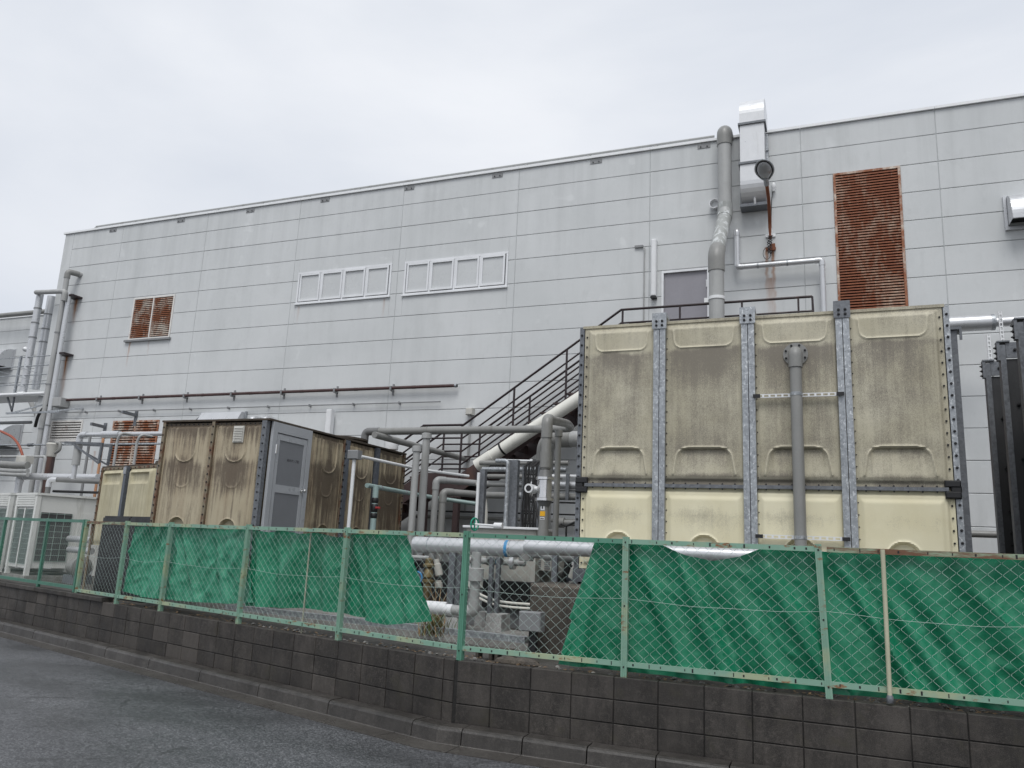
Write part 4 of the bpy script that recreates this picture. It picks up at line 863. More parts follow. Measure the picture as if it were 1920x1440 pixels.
foldsR = [(sR(1190, 1020)[0], .42, .10, .050, 0), (sR(1262, 1030)[0], .42, .075, .060, 0), (sR(1330, 1045)[0], .50, .12, .035, .3), (sR(1415, 1030)[0], .55, .10, .045, 0), (sR(1470, 1030)[0], .50, .16, .03, 0), (sR(1555, 1040)[0], .55, .085, .050, 0),
          (sR(1600, 1030)[0], .60, .10, .035, .25), (sR(1690, 1030)[0], .50, .13, .040, 0), (sR(1790, 1030)[0], .55, .15, .040, 0), (sR(1860, 1040)[0], .45, .09, .030, .3), (sR(1120, 1100)[0], -.15, .09, .045, .1), (5.0, .5, .15, .04, 0)]
tarp('green_tarpaulin', fpR, topR, botR, 230, 64, foldsR, M['tarp'], 'bright green tarpaulin with diagonal folds covering the right half of the fence')
# loose flap at the left edge of the right tarpaulin
mb = MB(); rows = []
fl0 = [sR(1112, 1022), sR(1090, 1085), sR(1064, 1160), sR(1092, 1180), sR(1075, 1205), sR(1048, 1242)]
for j in range(21):
    t_ = j/20; k = min(4, int(t_*5)); q = t_*5-k; s_, z_ = lerp(fl0[k][0], fl0[k+1][0], q), lerp(fl0[k][1], fl0[k+1][1], q); r_ = []
    for i in range(7):
        e_ = lerp(sR(1118, 1022)[0], sR(1085, 1245)[0], t_)+.06; r_.append(fpR(lerp(s_, e_, i/6), z_, .075+.03*math.sin(i*1.1+t_*6)*(1-i/8)))
    rows.append(r_)
mb.grid(rows); mb.add([v+V(.002, .003, 0) for v in mb.v], [f[::-1] for f in mb.f], True)
mb.solo('tarpaulin_flap', M['tarp'], 'loose flap of green tarpaulin hanging at the ragged edge beside the opening', 'tarpaulin flap')
topL = pw([(0, (sL(762, 1003)[0], tz-.01)), (.10, (sL(700, 1000)[0], tz)), (.19, (sL(655, 1000)[0], tz-.02)), (.24, (sL(632, 1008)[0], tz-.06)), (.33, (sL(590, 1000)[0], tz-.01)), (.45, (sL(560, 1000)[0], tz-.035)), (.58, (sL(525, 1000)[0], tz)), (.68, (sL(500, 1000)[0], tz-.03)), (1, (sL(470, 990)[0]+.0, tz))])
botL = pw([(0, (sL(806, 1165)[0], sL(806, 1165)[1])), (.14, (sL(722, 1172)[0], sL(722, 1172)[1])), (.3, (sL(640, 1150)[0], sL(640, 1150)[1])), (.55, (sL(565, 1140)[0], sL(565, 1140)[1])), (.8, (sL(520, 1140)[0], sL(520, 1140)[1])), (1, (sL(455, 1136)[0], sL(455, 1136)[1]))])
foldsL = [(sL(745, 1010)[0], -.30, .09, .05, 0), (sL(700, 1000)[0], -.10, .12, .05, 0), (sL(660, 1000)[0], -.40, .10, .04, 0), (sL(610, 1000)[0], -.2, .14, .045, 0), (sL(560, 1000)[0], .2, .12, .04, 0), (sL(520, 1000)[0], -.3, .14, .04, 0), (sL(480, 1000)[0], -.2, .1, .04, 0)]
tarp('green_tarpaulin', fpL, topL, botL, 130, 54, foldsL, M['tarp'], 'dark green tarpaulin hanging behind the fence left of the opening')
topO = pw([(0, (sL(462, 990)[0]+.02, tz)), (.3, (sL(420, 990)[0], tz-.01)), (.6, (sL(320, 986)[0], tz)), (1, (sL(252, 986)[0], tz-.02))])
botO = pw([(0, (sL(470, 1130)[0], sL(470, 1130)[1])), (.2, (sL(430, 1132)[0], sL(430, 1132)[1])), (.5, (sL(350, 1128)[0], sL(350, 1128)[1])), (.8, (sL(270, 1120)[0], sL(270, 1120)[1])), (1, (sL(224, 1108)[0], sL(224, 1108)[1]))])
foldsO = [(sL(440, 990)[0], .5, .10, .04, 0), (sL(400, 990)[0], -.5, .10, .045, 0), (sL(340, 990)[0], -.6, .10, .05, 0), (sL(330, 990)[0], -.25, .07, .04, 0), (sL(300, 990)[0], -.3, .08, .035, 0), (sL(270, 990)[0], -.2, .06, .03, 0)]
tarp('green_tarpaulin', fpL, topO, botO, 120, 54, foldsO, M['tarp_old'], 'faded crumpled green tarpaulin at the left end of the old fence', amp=1.5)
# ================================================================ things on the factory wall
def P(*q): return [at(*a) for a in q]
def rpx(wpx, p_): return px(wpx, p_)/2
def rings(name, mat, parent, spots, r, ln=.05, seg=16):         # couplings round a pipe: (point, axis)
    for p_, ax in spots: MB().lathe(p_, ax, [(r*.98, -ln/2), (r, -ln/2), (r, ln/2), (r*.98, ln/2)], seg).build(name, mat, parent)
def pipe_thing(name, pts, r, mat, label, cat='pipe', fil=.12, seg=14, group=None, joints=(), jmat=None, jr=1.14, jl=.07, clamps=()):
    base = min(pts, key=lambda p_: p_.z); tg = thing(name, label, cat, base, group)
    MB().tube(fillet(pts, fil, 6), r, seg).build('pipe', mat, tg)
    for a in joints:                                            # sockets at the corners: index of the bend
        p_ = pts[a]; d1 = (pts[a-1]-p_).normalized(); d2 = (pts[a+1]-p_).normalized(); L = fil+jl
        MB().tube(fillet([p_+d1*L, p_, p_+d2*L], fil, 7), r*jr, seg).build('elbow', jmat or mat, tg)
    for (k, t_) in clamps:
        p_ = lerp(pts[k], pts[k+1], t_); MB().lathe(p_, (pts[k+1]-pts[k]), [(r+.001, -.018), (r+.006, -.018), (r+.006, .018), (r+.001, .018)], seg).build('band', M['galv'], tg)
    return tg
# --- big grey plastic exhaust pipe beside the upper door
YP, YQ = 16.15, 14.95
t0 = at(1358, 246, YP); r = rpx(25, t0); a1 = at(1357.5, 402, YP); b1 = at(1343, 478, YQ)
a1.x = t0.x; bx_ = V(b1.x, YQ, b1.z)
ex = thing('exhaust_pipe', 'thick grey plastic exhaust pipe rising past the parapet beside the upper door', 'pipe', V(bx_.x, YQ, TZ1-1))
MB().tube(fillet([V(t0.x, YP+1.2, t0.z+.02), V(t0.x, YP, t0.z+.02), V(t0.x, YP, a1.z), bx_, V(bx_.x, YQ, 3.0)], .22, 7), r, 20).build('pipe', M['pvc_light'], ex)
MB().tube(fillet([V(t0.x, YP+.42, t0.z+.02), V(t0.x, YP, t0.z+.02), V(t0.x, YP, t0.z-.34)], .24, 8), r*1.1, 20).build('elbow', M['pvc'], ex)
d1 = (bx_-V(t0.x, YP, a1.z)).normalized(); pa = V(t0.x, YP, a1.z)
MB().tube(fillet([pa+V(0, 0, .24), pa, pa+d1*.22], .16, 6), r*1.09, 20).build('elbow', M['pvc_worn'], ex)
MB().tube(fillet([bx_-d1*.24, bx_, bx_-V(0, 0, .34)], .16, 6), r*1.10, 20).build('elbow', M['pvc'], ex)
MB().tube([pa+d1*.2, bx_-d1*.22], r*1.02, 20).build('worn_section', M['pvc_worn'], ex)
bz = at(1344, 560, YQ).z; MB().lathe((bx_.x, YQ, bz), (0, 0, 1), [(r+.002, -.03), (r+.014, -.03), (r+.014, .03), (r+.002, .03)], 20).bx(bx_.x-r-.09, bx_.x-r, YQ-.01, YQ+.01, bz-.06, bz+.03).build('clamp_band', M['label_white'], ex)
# --- stainless duct climbing over the parapet
da, db_ = at(1387.5, 300, 16.0).x, at(1434.5, 300, 16.0).x; zt_ = at(1411, 195, 16.0).z+.30; zb0 = at(1411, 377, 16.1).z; z1_, z2_ = at(1411, 231, 16.0).z, at(1411, 305, 16.0).z
du = thing('stainless_duct', 'shiny rectangular stainless duct rising over the roof edge', 'duct', V((da+db_)/2, 16.2, zb0))
yf, yb = 15.97, 16.38
pr_ = [(yf, z2_), (yf, zb0+.42)]
for k in range(9): a = math.pi/2*k/8; pr_.append((yf+.47-.47*math.cos(a), zb0+.42-.42*math.sin(a)))
pr_ += [(YB-.002, zb0), (YB-.002, zb0+.40), (yb, zb0+.55), (yb, z2_)]
MB().ext([V(da, y, z) for y, z in pr_], (db_-da, 0, 0)).build('lower_bend', M['duct'], du)
MB().bx(da+.006, db_-.006, yf+.006, yb-.006, z2_+.001, z1_).build('shaft', M['duct'], du)
pr_ = [(yf, z1_+.001)]
for k in range(11): a = math.pi/2*k/10; pr_.append((yf+.55-.55*math.cos(a), zt_-.5+.5*math.sin(a)))
pr_ += [(yf+1.1, zt_), (yf+1.1, zt_-.42), (yb+.05, zt_-.42), (yb, zt_-.5), (yb, z1_+.001)]
MB().ext([V(da, y, z) for y, z in pr_], (db_-da, 0, 0)).build('upper_bend', M['duct'], du)
for z in (z1_, z2_): MB().bx(da-.03, db_+.03, yf-.03, yb+.03, z-.028, z+.02).build('flange', M['galv_dark'], du)
MB().bx(db_+.001, db_+.05, yb-.05, YB-.001, z1_-.5, z1_-.44).bx(db_+.001, db_+.05, yb-.02, yb+.02, z1_-.9, z1_-.1).build('bracket', M['galv'], du)
MB().bx(da-.03, db_+.05, yf+.2, YB-.001, zb0-.07, zb0-.004).bx(da-.03, da, yf+.3, YB-.001, zb0-.004, zb0+.3).build('drip_tray', M['galv_dark'], du)
MB().cyl(((da+db_)/2+.02, yf+.22, zb0-.03), ((da+db_)/2+.02, yf+.17, zb0+.09), .025, 10).build('drain_spout', M['label_white'], du)
# --- street-light head on a rusty arm
la = at(1444, 437, 16.36); lb_ = at(1437, 342, 15.35); lh = at(1433.5, 318, 14.95)
lp = thing('wall_lamp', 'egg-shaped street lamp on a rusty arm beside the stainless duct', 'lamp', la)
MB().tube(fillet([la+V(0, 0, -.12), la+V(0, -.03, .25), lerp(la, lb_, .6)+V(.02, 0, .06), lb_], .3, 6), .035, 12).build('arm', M['rust'], lp)
ax = (lh-lb_); hd = V(-.05, -.86, .32).normalized(); sdv = V(1, 0, 0); upn = sdv.cross(hd).normalized()
if upn.z < 0: upn = -upn
def egg(mb, c_, L, Wd, th, sgn, scale=1.0, nu=14, nv=8):
    rows = []
    for j in range(nv+1):
        f = math.pi/2*j/nv; rr_ = math.cos(f); hh_ = math.sin(f)*th*sgn; row = []
        for i in range(nu+1):
            a = 2*math.pi*i/nu; lx = math.cos(a); ly = math.sin(a); tp = 1-.38*max(0, -lx)**1.5
            row.append(c_+hd*(L*lx*rr_*scale)+sdv*(Wd*ly*rr_*tp*scale)+upn*hh_)
        rows.append(row)
    return mb.grid(rows)
hc_ = lb_+hd*.27+V(0, 0, .05)
egg(MB(), hc_, .27, .168, .11, 1).build('housing', M['pvc_light'], lp); egg(MB(), hc_-upn*.012, .235, .143, .085, -1).build('glass_bowl', M['glass'], lp)
rim = MB(); rim.tube([hc_+hd*(.274*math.cos(a))+sdv*(.172*math.sin(a)*(1-.38*max(0, -math.cos(a))**1.5)) for a in [2*math.pi*k/24 for k in range(25)]], .018, 8, False).build('rim', M['galv'], lp)
MB().cyl(lb_-hd*.06, lb_+hd*.12, .05, 12).build('neck', M['galv'], lp)
MB().bx(la.x-.10, la.x+.10, YB-.03, YB-.001, la.z-.04, la.z+.03).bx(la.x-.04, la.x+.04, YB-.17, YB-.031, la.z-.06, la.z+.10).build('bracket', M['label_white'], lp)
MB().bx(la.x-.10, la.x+.10, YB-.03, YB-.001, la.z-.33, la.z-.27).bx(la.x-.02, la.x+.09, YB-.10, YB-.031, la.z-.36, la.z-.22).build('lower_bracket', M['rust'], lp)
wr = MB()
for k in range(5):
    pts = [la+V(-.02+.02*k, -.05, -.08)]
    for j in range(1, 9): pts.append(la+V(.05*math.sin(j*1.7+k*2.1)-.01, -.05-.02*math.cos(j+k), -.08-.05*j))
    wr.tube(pts, .007, 5)
wr.tube([la+V(-.12+.13*math.cos(a)*.6+.05, -.04, -.46+.13*math.sin(a)) for a in [2*math.pi*k/14 for k in range(15)]], .006, 5)
wr.build('cables', M['rubber'], lp, 'stuff')
wr = MB().tube(fillet(P((1450, 352, 16.44), (1447, 370, 16.46), (1446, 400, 16.46), (1446, 436, 16.40)), .1, 5), .008, 5)
sn = at(1450.5, 350, 16.42); so_ = thing('photo_sensor', 'tiny white photocell with a dangling wire right of the street lamp', 'sensor', sn)
MB().lathe(sn, (0, 0, 1), [(.025, -.10), (.032, -.05), (.045, -.03), (.045, .05), (.03, .085), (.005, .09)], 10).bx(sn.x-.02, sn.x+.02, sn.y, YB-.001, sn.z-.08, sn.z-.04).build('head', M['label_white'], so_); wr.build('wire', M['rubber'], so_)
# rust run below the lamp bracket is part of the wall's own staining
# --- small silver pipe with two bends
pts = [V(at(1381, 431, YB).x, YB-.002, at(1381, 431, 16.3).z), at(1381.5, 433, 16.3), at(1384, 501, 16.3), at(1541, 490, 16.3), V(at(1543, 580, 16.3).x, 16.3, 4.0)]
pts[2].x = pts[1].x; pts[3].z = pts[2].z; pts[4].x = pts[3].x
pipe_thing('lagged_pipe', pts, rpx(10, pts[1]), M['lag'], 'silver lagged pipe zigzagging right of the upper door', fil=.09, joints=(1, 2, 3), jr=1.12, jl=.03, clamps=((2, .25), (2, .6), (3, .3)))
vc = at(1341, 386, YB); MB().lathe((vc.x, YB-.001, vc.z), (0, -1, 0), [(.10, 0), (.105, .05), (.11, .14), (.095, .14), (.09, .02), (.001, .019)], 20).solo('round_vent', M['label_white'], 'round white vent cap half hidden behind the thick exhaust pipe', 'vent')
# --- slim vertical strip lamp left of the upper door
q = at(1228, 452, YB); q2 = at(1228, 558, YB); sl_ = thing('strip_lamp', 'slim vertical white strip lamp left of the upper door', 'lamp', V(q.x, YB-.05, q2.z))
MB().cbox((q.x, YB-.075, (q.z+q2.z)/2), (.115, .14, q.z-q2.z), .02).build('housing', M['white'], sl_); MB().bx(q.x-.06, q.x+.06, YB-.15, YB-.004, q2.z-.045, q2.z-.002).build('end_cap', M['rubber'], sl_)
cd = P((1206, 464, 16.46), (1209, 466, 16.46), (1208, 480, 16.47), (1207, 600, 16.47)); cd[-1].x = cd[2].x
cn = thing('wall_conduit', 'thin grey conduit running down the wall left of the strip lamp', 'conduit', cd[-1]); MB().tube(fillet(cd, .05, 4), .014, 8).build('pipe', M['pvc_light'], cn); c0_ = at(1199, 463, YB); MB().bx(c0_.x-.10, c0_.x+.09, YB-.05, YB-.001, c0_.z-.025, c0_.z+.025).build('box', M['steel_grey'], cn)
# --- exhaust hoods
def hood(name, x0, x1, ztop, zbot, outd, yw, label, mat=M['stainless']):
    hd_ = thing(name, label, 'hood', V((x0+x1)/2, yw-.3, zbot)); H_ = ztop-zbot; prof = [(yw-.002, ztop)]
    for k in range(13): a = math.pi/2*k/12; prof.append((yw-.06-(outd-.06)*math.sin(a), zbot+.10+(H_-.10)*math.cos(a)))
    prof += [(yw-outd, zbot)]; inner = [(y+.012 if y < yw-.1 else y, z-.012) for y, z in prof][::-1]
    MB().ext([V(x0, y, z) for y, z in prof+inner[:1]+inner[1:]], (x1-x0, 0, 0), False).build('shell', mat, hd_)
    for x in (x0-.004, x1-.004): MB().ext([V(x, y, z) for y, z in prof+[(yw-.002, zbot)]], (.008, 0, 0)).build('cheek', mat, hd_)
    MB().bx(x0+.01, x1-.01, yw-outd+.03, yw-.01, zbot+.06, zbot+.07).build('grille', M['dark'], hd_)
    MB().bx(x0-.06, x0-.01, yw-.05, yw-.001, zbot-.03, ztop+.03).bx(x1+.01, x1+.06, yw-.05, yw-.001, zbot-.03, ztop+.03).bx(x0-.06, x1+.06, yw-.07, yw-.001, zbot-.09, zbot-.031).build('flange', mat, hd_)
    return hd_
h0, h1 = at(1886, 372, YB), at(1886, 416, 16.1); hood('exhaust_hood', h0.x, h0.x+1.2, h0.z, h1.z+.06, .42, YB, 'silver curved exhaust hood on the wall at the right edge', M['lag'])
# --- lagged pipe crossing behind the tanks on the right, with slotted hangers
a = at(1700, 612, 15.6); b = at(1865, 604, 15.6); r = rpx(30, b)
rp_ = thing('lagged_pipe', 'thick silver lagged pipe leaving the big tank towards the black tank', 'pipe', V(a.x, 15.6, a.z)); MB().tube([V(a.x, 15.6, b.z), V(b.x, 15.6, b.z)], r, 22).build('pipe', M['lag'], rp_)
MB().tube([V(b.x, 15.6, b.z), V(b.x+2.2, 15.6, b.z)], r*.62, 18).build('thin_section', M['lag'], rp_); MB().lathe((b.x, 15.6, b.z), (1, 0, 0), [(r*1.03, -.06), (r*1.03, 0), (r*.64, .02)], 22).build('end_cap', M['galv'], rp_)
for (p0, p1) in (((1875, 584, 12.3), (1880, 645, 12.3)), ((1853, 626, 12.3), (1861, 728, 12.3))):
    a_, b_ = at(*p0), at(*p1); a_.x = b_.x = (a_.x+b_.x)/2; sm_ = MB(); sm_.bx(a_.x-.022, a_.x-.012, 12.29, 12.33, b_.z, a_.z).bx(a_.x+.012, a_.x+.022, 12.29, 12.33, b_.z, a_.z); z = b_.z
    while z < a_.z: sm_.bx(a_.x-.012, a_.x+.012, 12.29, 12.33, z, z+.02); z += .06
    sm_.build('slotted_hanger', M['label_white'], rp_)
a = at(1790, 1000, 15.4); b = at(1880, 1003, 15.4); MB().tube([V(a.x-1, 15.4, a.z), V(b.x+1.5, 15.4, a.z)], rpx(13, a), 14).solo('low_pipe', M['pvc'], 'grey horizontal pipe low in the gap between the big tank and the black tank', 'pipe')
# --- brown pipe and thin pipe along the wall
a, b = at(124, 751, 16.38), at(857, 722, 16.38); zl = (a.z+b.z)/2; bp = thing('brown_wall_pipe', 'long dark brown pipe running level along the factory wall', 'pipe', V(a.x, 16.38, zl))
MB().tube([V(a.x-.02, 16.38, zl), V(b.x, 16.38, zl)], .038, 12).build('pipe', M['brown_pipe'], bp); xs = a.x+1.25; k = 0
while xs < b.x-.2:
    MB().bx(xs-.02, xs+.02, 16.34, YB-.001, zl-.075, zl-.04).bx(xs-.02, xs+.02, YB-.03, YB-.001, zl-.16, zl+.12).bx(xs-.025, xs+.025, 16.335, 16.425, zl-.044, zl+.044).build('bracket', M['steel_grey'], bp)
    MB().lathe((xs+.62, 16.38, zl), (1, 0, 0), [(.042, -.05), (.042, .05)], 12).build('coupling', M['brown_pipe'], bp); xs += 1.62
MB().lathe((b.x, 16.38, zl), (1, 0, 0), [(.045, -.06), (.045, .0)], 12).build('end_cap', M['galv'], bp)
a, b = at(122, 775, 16.42), at(826, 751, 16.42); zl = (a.z+b.z)/2; tp_ = thing('thin_wall_pipe', 'thin grey conduit along the wall just below the brown pipe', 'conduit', V(a.x, 16.42, zl))
MB().tube([V(a.x, 16.42, zl), V(b.x, 16.42, zl)], .014, 8).build('pipe', M['steel_grey'], tp_); xs = a.x+.8
while xs < b.x: MB().bx(xs-.015, xs+.015, 16.40, YB-.001, zl-.03, zl+.03).build('clip', M['steel_grey'], tp_); xs += 1.3
jb = at(105, 755, 16.3); MB().cbox((jb.x+.12, 16.33, jb.z), (.42, .30, .26), .015).solo('wall_junction_box', M['pvc_light'], 'grey junction box at the left end of the brown pipe', 'junction box')
# --- stubs seen above the pump house
q = at(618, 768, 16.3); MB().cbox((q.x, 16.34, (q.z+2.4)/2), (.155, .16, q.z-2.4), .02).solo('cable_trunking', M['white'], 'tall white cable trunking above the pump house roof', 'trunking')
h0, h1 = at(385, 792, YB), at(463, 774, YB); wd_ = MB(); x0, x1 = h0.x, h1.x; zt2 = h1.z; zb2 = zt2-.62
hd_ = thing('wall_hood', 'grey sloping metal hood on the wall behind the pump house', 'hood', V((x0+x1)/2, YB-.3, zb2)); MB().ext([V(x0-.2, YB-.55, zb2), V(x0-.2, YB-.002, zb2), V(x0+.02, YB-.002, zt2), V(x0+.02, YB-.18, zt2)], (.01, 0, 0)).ext([V(x0, YB-.55, zb2), V(x0, YB-.002, zb2), V(x0, YB-.002, zt2), V(x0, YB-.18, zt2)], (x1-x0-.02, 0, 0)).build('shell', M['lag'], hd_); MB().bx(x1-.02, x1+.03, YB-.06, YB-.001, zb2, zt2+.03).build('flange', M['galv'], hd_)
for i, (u, lab) in enumerate(((475, 'left of two short silver vent stubs beside the wall hood'), (499, 'right of two short silver vent stubs beside the wall hood'))):
    q = at(u, 786, 16.2); MB().tube(fillet([V(q.x, YB-.002, q.z), V(q.x, 16.15, q.z), V(q.x, 16.15, q.z-.6)], .12, 6), .105, 16).solo('vent_stub', M['lag'], lab, 'vent', 'silver vent stubs')
q = at(884, 773, YB); jb2 = thing('junction_box', 'small grey junction box on the wall left of the stair handrail', 'junction box', V(q.x, YB, 2.6)); MB().cbox((q.x, YB-.08, q.z), (.17, .15, .16), .015).build('box', M['beige_box'], jb2); MB().tube([V(q.x, YB-.05, q.z-.08), V(q.x, YB-.05, 2.6)], .025, 10).build('conduit', M['pvc_light'], jb2)

# ================================================================ external stair
SO, SI = 15.30, 16.22                                           # outer and inner stringer
sx0, sx1, sx2 = -8.25, -7.28, -3.84; zf1 = EYE+.1685*SO-1.10; zf2 = EYE+.322*SO-1.10; slope = (zf2-zf1)/(sx2-sx1); sxg = sx0-(zf1-YG)/slope; sxe = at(1523, 557, SO).x
stair = thing('steel_stair', 'dark brown steel stair climbing the wall to the upper door', 'stair', V(sx1, SO, YG))
def strp(y):
    for (a, b) in (((sxg, YG), (sx0, zf1)), ((sx0, zf1), (sx1, zf1)), ((sx1, zf1), (sx2, zf2)), ((sx2, zf2), (sxe, zf2))):
        MB().ext([V(a[0], y, a[1]-(.34 if a[1] != b[1] else .46)), V(b[0], y, b[1]-(.34 if a[1] != b[1] else .46)), V(b[0], y, b[1]+.06), V(a[0], y, a[1]+.06)], (0, .012, 0)).build('stringer', M['stringer'], stair)
strp(SO); strp(SI)
for (xa, za, xb, zb_) in ((sxg, YG, sx0, zf1), (sx1, zf1, sx2, zf2)):
    n_ = round((zb_-za)/.19); me = MB().bx(-.14, .14, 0, SI-SO-.014, -.03, 0).bx(.128, .14, 0, SI-SO-.014, -.19, -.03).mesh('tread'); me.materials.append(M['stringer'])
    for k in range(n_): inst('tread', me, stair, (lerp(xa, xb, (k+.5)/n_), SO+.013, lerp(za, zb_, (k+1)/n_)-.02))
MB().bx(sx0+.01, sx1-.01, SO+.013, SI-.001, zf1-.03, zf1).build('landing', M['stringer'], stair); MB().bx(sx2+.01, sxe, SO+.013, SI-.001, zf2-.03, zf2).build('landing', M['stringer'], stair)
RR = .027
def railing(y, xl, xr):
    hs_ = (1.10, .815, .53, .25)
    for h_ in hs_:
        pts = []
        for (x, z) in ((sxg, YG), (sx0, zf1), (sx1, zf1), (sx2, zf2), (sxe, zf2)): pts.append(V(x, y, z+h_))
        if y > SO+.1: pts = pts[:4]+[V(sx2+.3, y, zf2+h_)]
        MB().tube(pts, RR if h_ == 1.10 else RR*.75, 8, True).build('rail', M['brown_steel'], stair)
    xs = [sxg+.1, (sxg*2+sx0)/3, (sxg+sx0*2)/3, sx0+.03, sx1-.03, (sx1*2+sx2)/3, (sx1+sx2*2)/3, sx2+.03]
    if y < SO+.1: xs += [sx2+1.2, sx2+2.4, sxe-.25, sxe]
    for x in xs:
        z = YG+(x-sxg)*slope if x < sx0 else zf1 if x < sx1 else zf1+(x-sx1)*slope if x < sx2 else zf2
        MB().bx(x-.018, x+.018, y-.018, y+.018, z-.15, z+1.10).build('rail_post', M['brown_steel'], stair)
railing(SO-.02, 0, 0); railing(SI+.02, 0, 0)
MB().bx(sxe-.02, sxe+.02, SO, SI, zf2+.3, zf2+.34).bx(sxe-.02, sxe+.02, SO, SI, zf2+1.06, zf2+1.10).build('end_rail', M['brown_steel'], stair)
for x in (sx0+.1, sx1-.1, sx2+.2, sxe-.2):
    zt3 = zf1 if x < sx2 else zf2; MB().bx(x-.06, x+.06, SO+.02, SO+.14, YG, zt3-.03).build('column', M['stringer'], stair)
# --- cream pipe slung under the stair
a, b = at(912, 862, 15.1), at(1095, 741, 15.1); r = rpx(24, lerp(a, b, .5))
dv = (b-a); cp_ = thing('cream_pipe', 'thick cream pipe slanting up under the stair', 'pipe', a); MB().tube(fillet([a-dv*.06, b+dv*.22, V((b+dv*.22).x+.3, YB+.01, (b+dv*.22).z+.1)], .3, 7), r, 20).build('pipe', M['cream_pipe'], cp_); MB().tube([a-dv*.10, a+dv*.06], r*1.07, 20).build('socket', M['cream_pipe'], cp_); MB().lathe(a+dv*.17, dv, [(r+.002, -.02), (r+.010, -.02), (r+.010, .02), (r+.002, .02)], 20).build('band', M['bolt'], cp_)
# ================================================================ pipework between the pump house and the big tank
def zlock(pts, idx):                                            # keep a run level
    z = pts[idx[0]].z
    for i in idx: pts[i].z = z
    return pts
# main grey run along x, then towards us and down through the flow meter
p1, p2 = at(690, 809, 13.0), at(1072, 801, 13.0); p2.z = p1.z; r1 = rpx(13, p1)
MY = 10.15; m1 = at(1022, 785, MY); mx = at(1020, 960, MY).x; zb_ = at(1022, 1041, MY).z
rn = thing('main_pipe_run', 'long grey plastic pipe crossing from the pump house roof to the flow meter', 'pipe', V(mx, MY, zb_))
pk = V(mx+.02, MY, p1.z+.20)
pts = [V(p1.x, 13.0, p1.z), V(p2.x, 13.0, p1.z), V(p2.x+.05, 12.6, p1.z+.02), V(mx, MY, at(1022, 786, MY).z), V(mx, MY, at(1022, 880, MY).z)]
MB().tube(fillet(pts, .14, 6), r1, 16).build('pipe', M['pvc'], rn)
MB().tube(fillet([pts[2]+(pts[3]-pts[2])*.90, pts[3], pts[3]-V(0, 0, .26)], .10, 7), r1*1.16, 16).build('elbow', M['pvc'], rn)
MB().tube(fillet([pts[0]+V(.25, 0, 0), pts[0]+V(-.06, 0, 0), pts[0]+V(-.06, 0, -.28)], .10, 6), r1*1.12, 16).build('elbow', M['pvc_dark'], rn)
for t_ in (.30, .62): rings('coupling', M['pvc'], rn, [(lerp(pts[0], pts[1], t_), V(1, 0, 0))], r1*1.10, .12)
MB().tube([V(mx, MY, at(1022, 950, MY).z), V(mx, MY, zb_)], r1*1.0, 16).build('lower_pipe', M['pvc'], rn)
rings('coupling', M['pvc'], rn, [(V(mx, MY, at(1020, 862, MY).z), V(0, 0, 1))], r1*1.18, .22); rings('coupling', M['pvc'], rn, [(V(mx, MY, at(1020, 1003, MY).z), V(0, 0, 1))], r1*1.15, .12)
pe = at(1118, 1046, MY); MB().tube(fillet([V(mx, MY, zb_+.02), V(mx, MY, zb_-.02), V(TX[3], MY, zb_-.02)], .06, 6) if False else fillet([V(mx, MY, zb_+.3), V(mx, MY, zb_), V(-.4, MY-.35, zb_)], .09, 7), r1*1.02, 16).build('outlet_pipe', M['pvc_light'], rn)
lab = at(1093, 1043, MY); 
# flow meter
fmz = at(1020, 917, MY).z; fm = thing('flow_meter', 'steel electromagnetic flow meter with white display head on the vertical pipe', 'flow meter', V(mx, MY, fmz-.2))
h2 = px(44, V(mx, MY, fmz))/2
MB().lathe((mx, MY, fmz), (0, 0, 1), [(r1*1.05, -h2-.075), (r1*1.5, -h2-.005)], 18).build('reducer', M['pvc_dark'], fm); MB().lathe((mx, MY, fmz), (0, 0, 1), [(r1*1.5, h2+.005), (r1*1.05, h2+.10)], 18).build('reducer', M['pvc_dark'], fm)
MB().lathe((mx, MY, fmz), (0, 0, 1), [(.095, -h2+.04), (.095, h2-.04)], 20).build('body', M['stainless'], fm)
for z in (-h2, h2-.035): MB().lathe((mx, MY, fmz+z), (0, 0, 1), [(.125, 0), (.125, .035)], 24).build('flange', M['stainless'], fm)
MB().cyl((mx-.09, MY-.02, fmz), (mx-.17, MY-.03, fmz), .035, 12).cyl((mx-.19, MY+.08, fmz), (mx-.19, MY-.12, fmz), .062, 16).build('display_head', M['label_white'], fm); MB().cyl((mx-.19, MY-.121, fmz), (mx-.19, MY-.125, fmz), .038, 14).build('display', M['ink'], fm)
# tags wrapped round the pipe below the meter
def tag_on(z0, z1, wd, mat, name, r_=r1*1.03, n_=7):
    mb = MB(); rows = []
    for z in (z0, z1): rows.append([V(mx+r_*math.sin(a), MY-r_*math.cos(a), z) for a in [(-wd/2+wd*k/n_)/r_ for k in range(n_+1)]])
    return mb.grid(rows, True).build(name, mat, rn)
za, zb2 = at(1020, 939, MY).z, at(1020, 957, MY).z; tg_ = tag_on(zb2, za, .06, M['label_white'], 'arrow_label')
zc_ = (za+zb2)/2; MB().ext([V(mx-.008, MY-r1*1.03-.004, zc_-.045), V(mx+.008, MY-r1*1.03-.004, zc_-.045), V(mx+.008, MY-r1*1.03-.004, zc_+.015), V(mx+.018, MY-r1*1.03-.004, zc_+.015), V(mx, MY-r1*1.03-.004, zc_+.05), V(mx-.018, MY-r1*1.03-.004, zc_+.015), V(mx-.008, MY-r1*1.03-.004, zc_+.015)], (0, .003, 0)).build('arrow', M['ink'], tg_)
tag_on(at(1020, 968, MY).z, at(1020, 959, MY).z, .075, M['yellow'], 'yellow_tag'); t3 = tag_on(at(1020, 975, MY).z, at(1020, 970, MY).z, .065, M['label_white'], 'number_label')
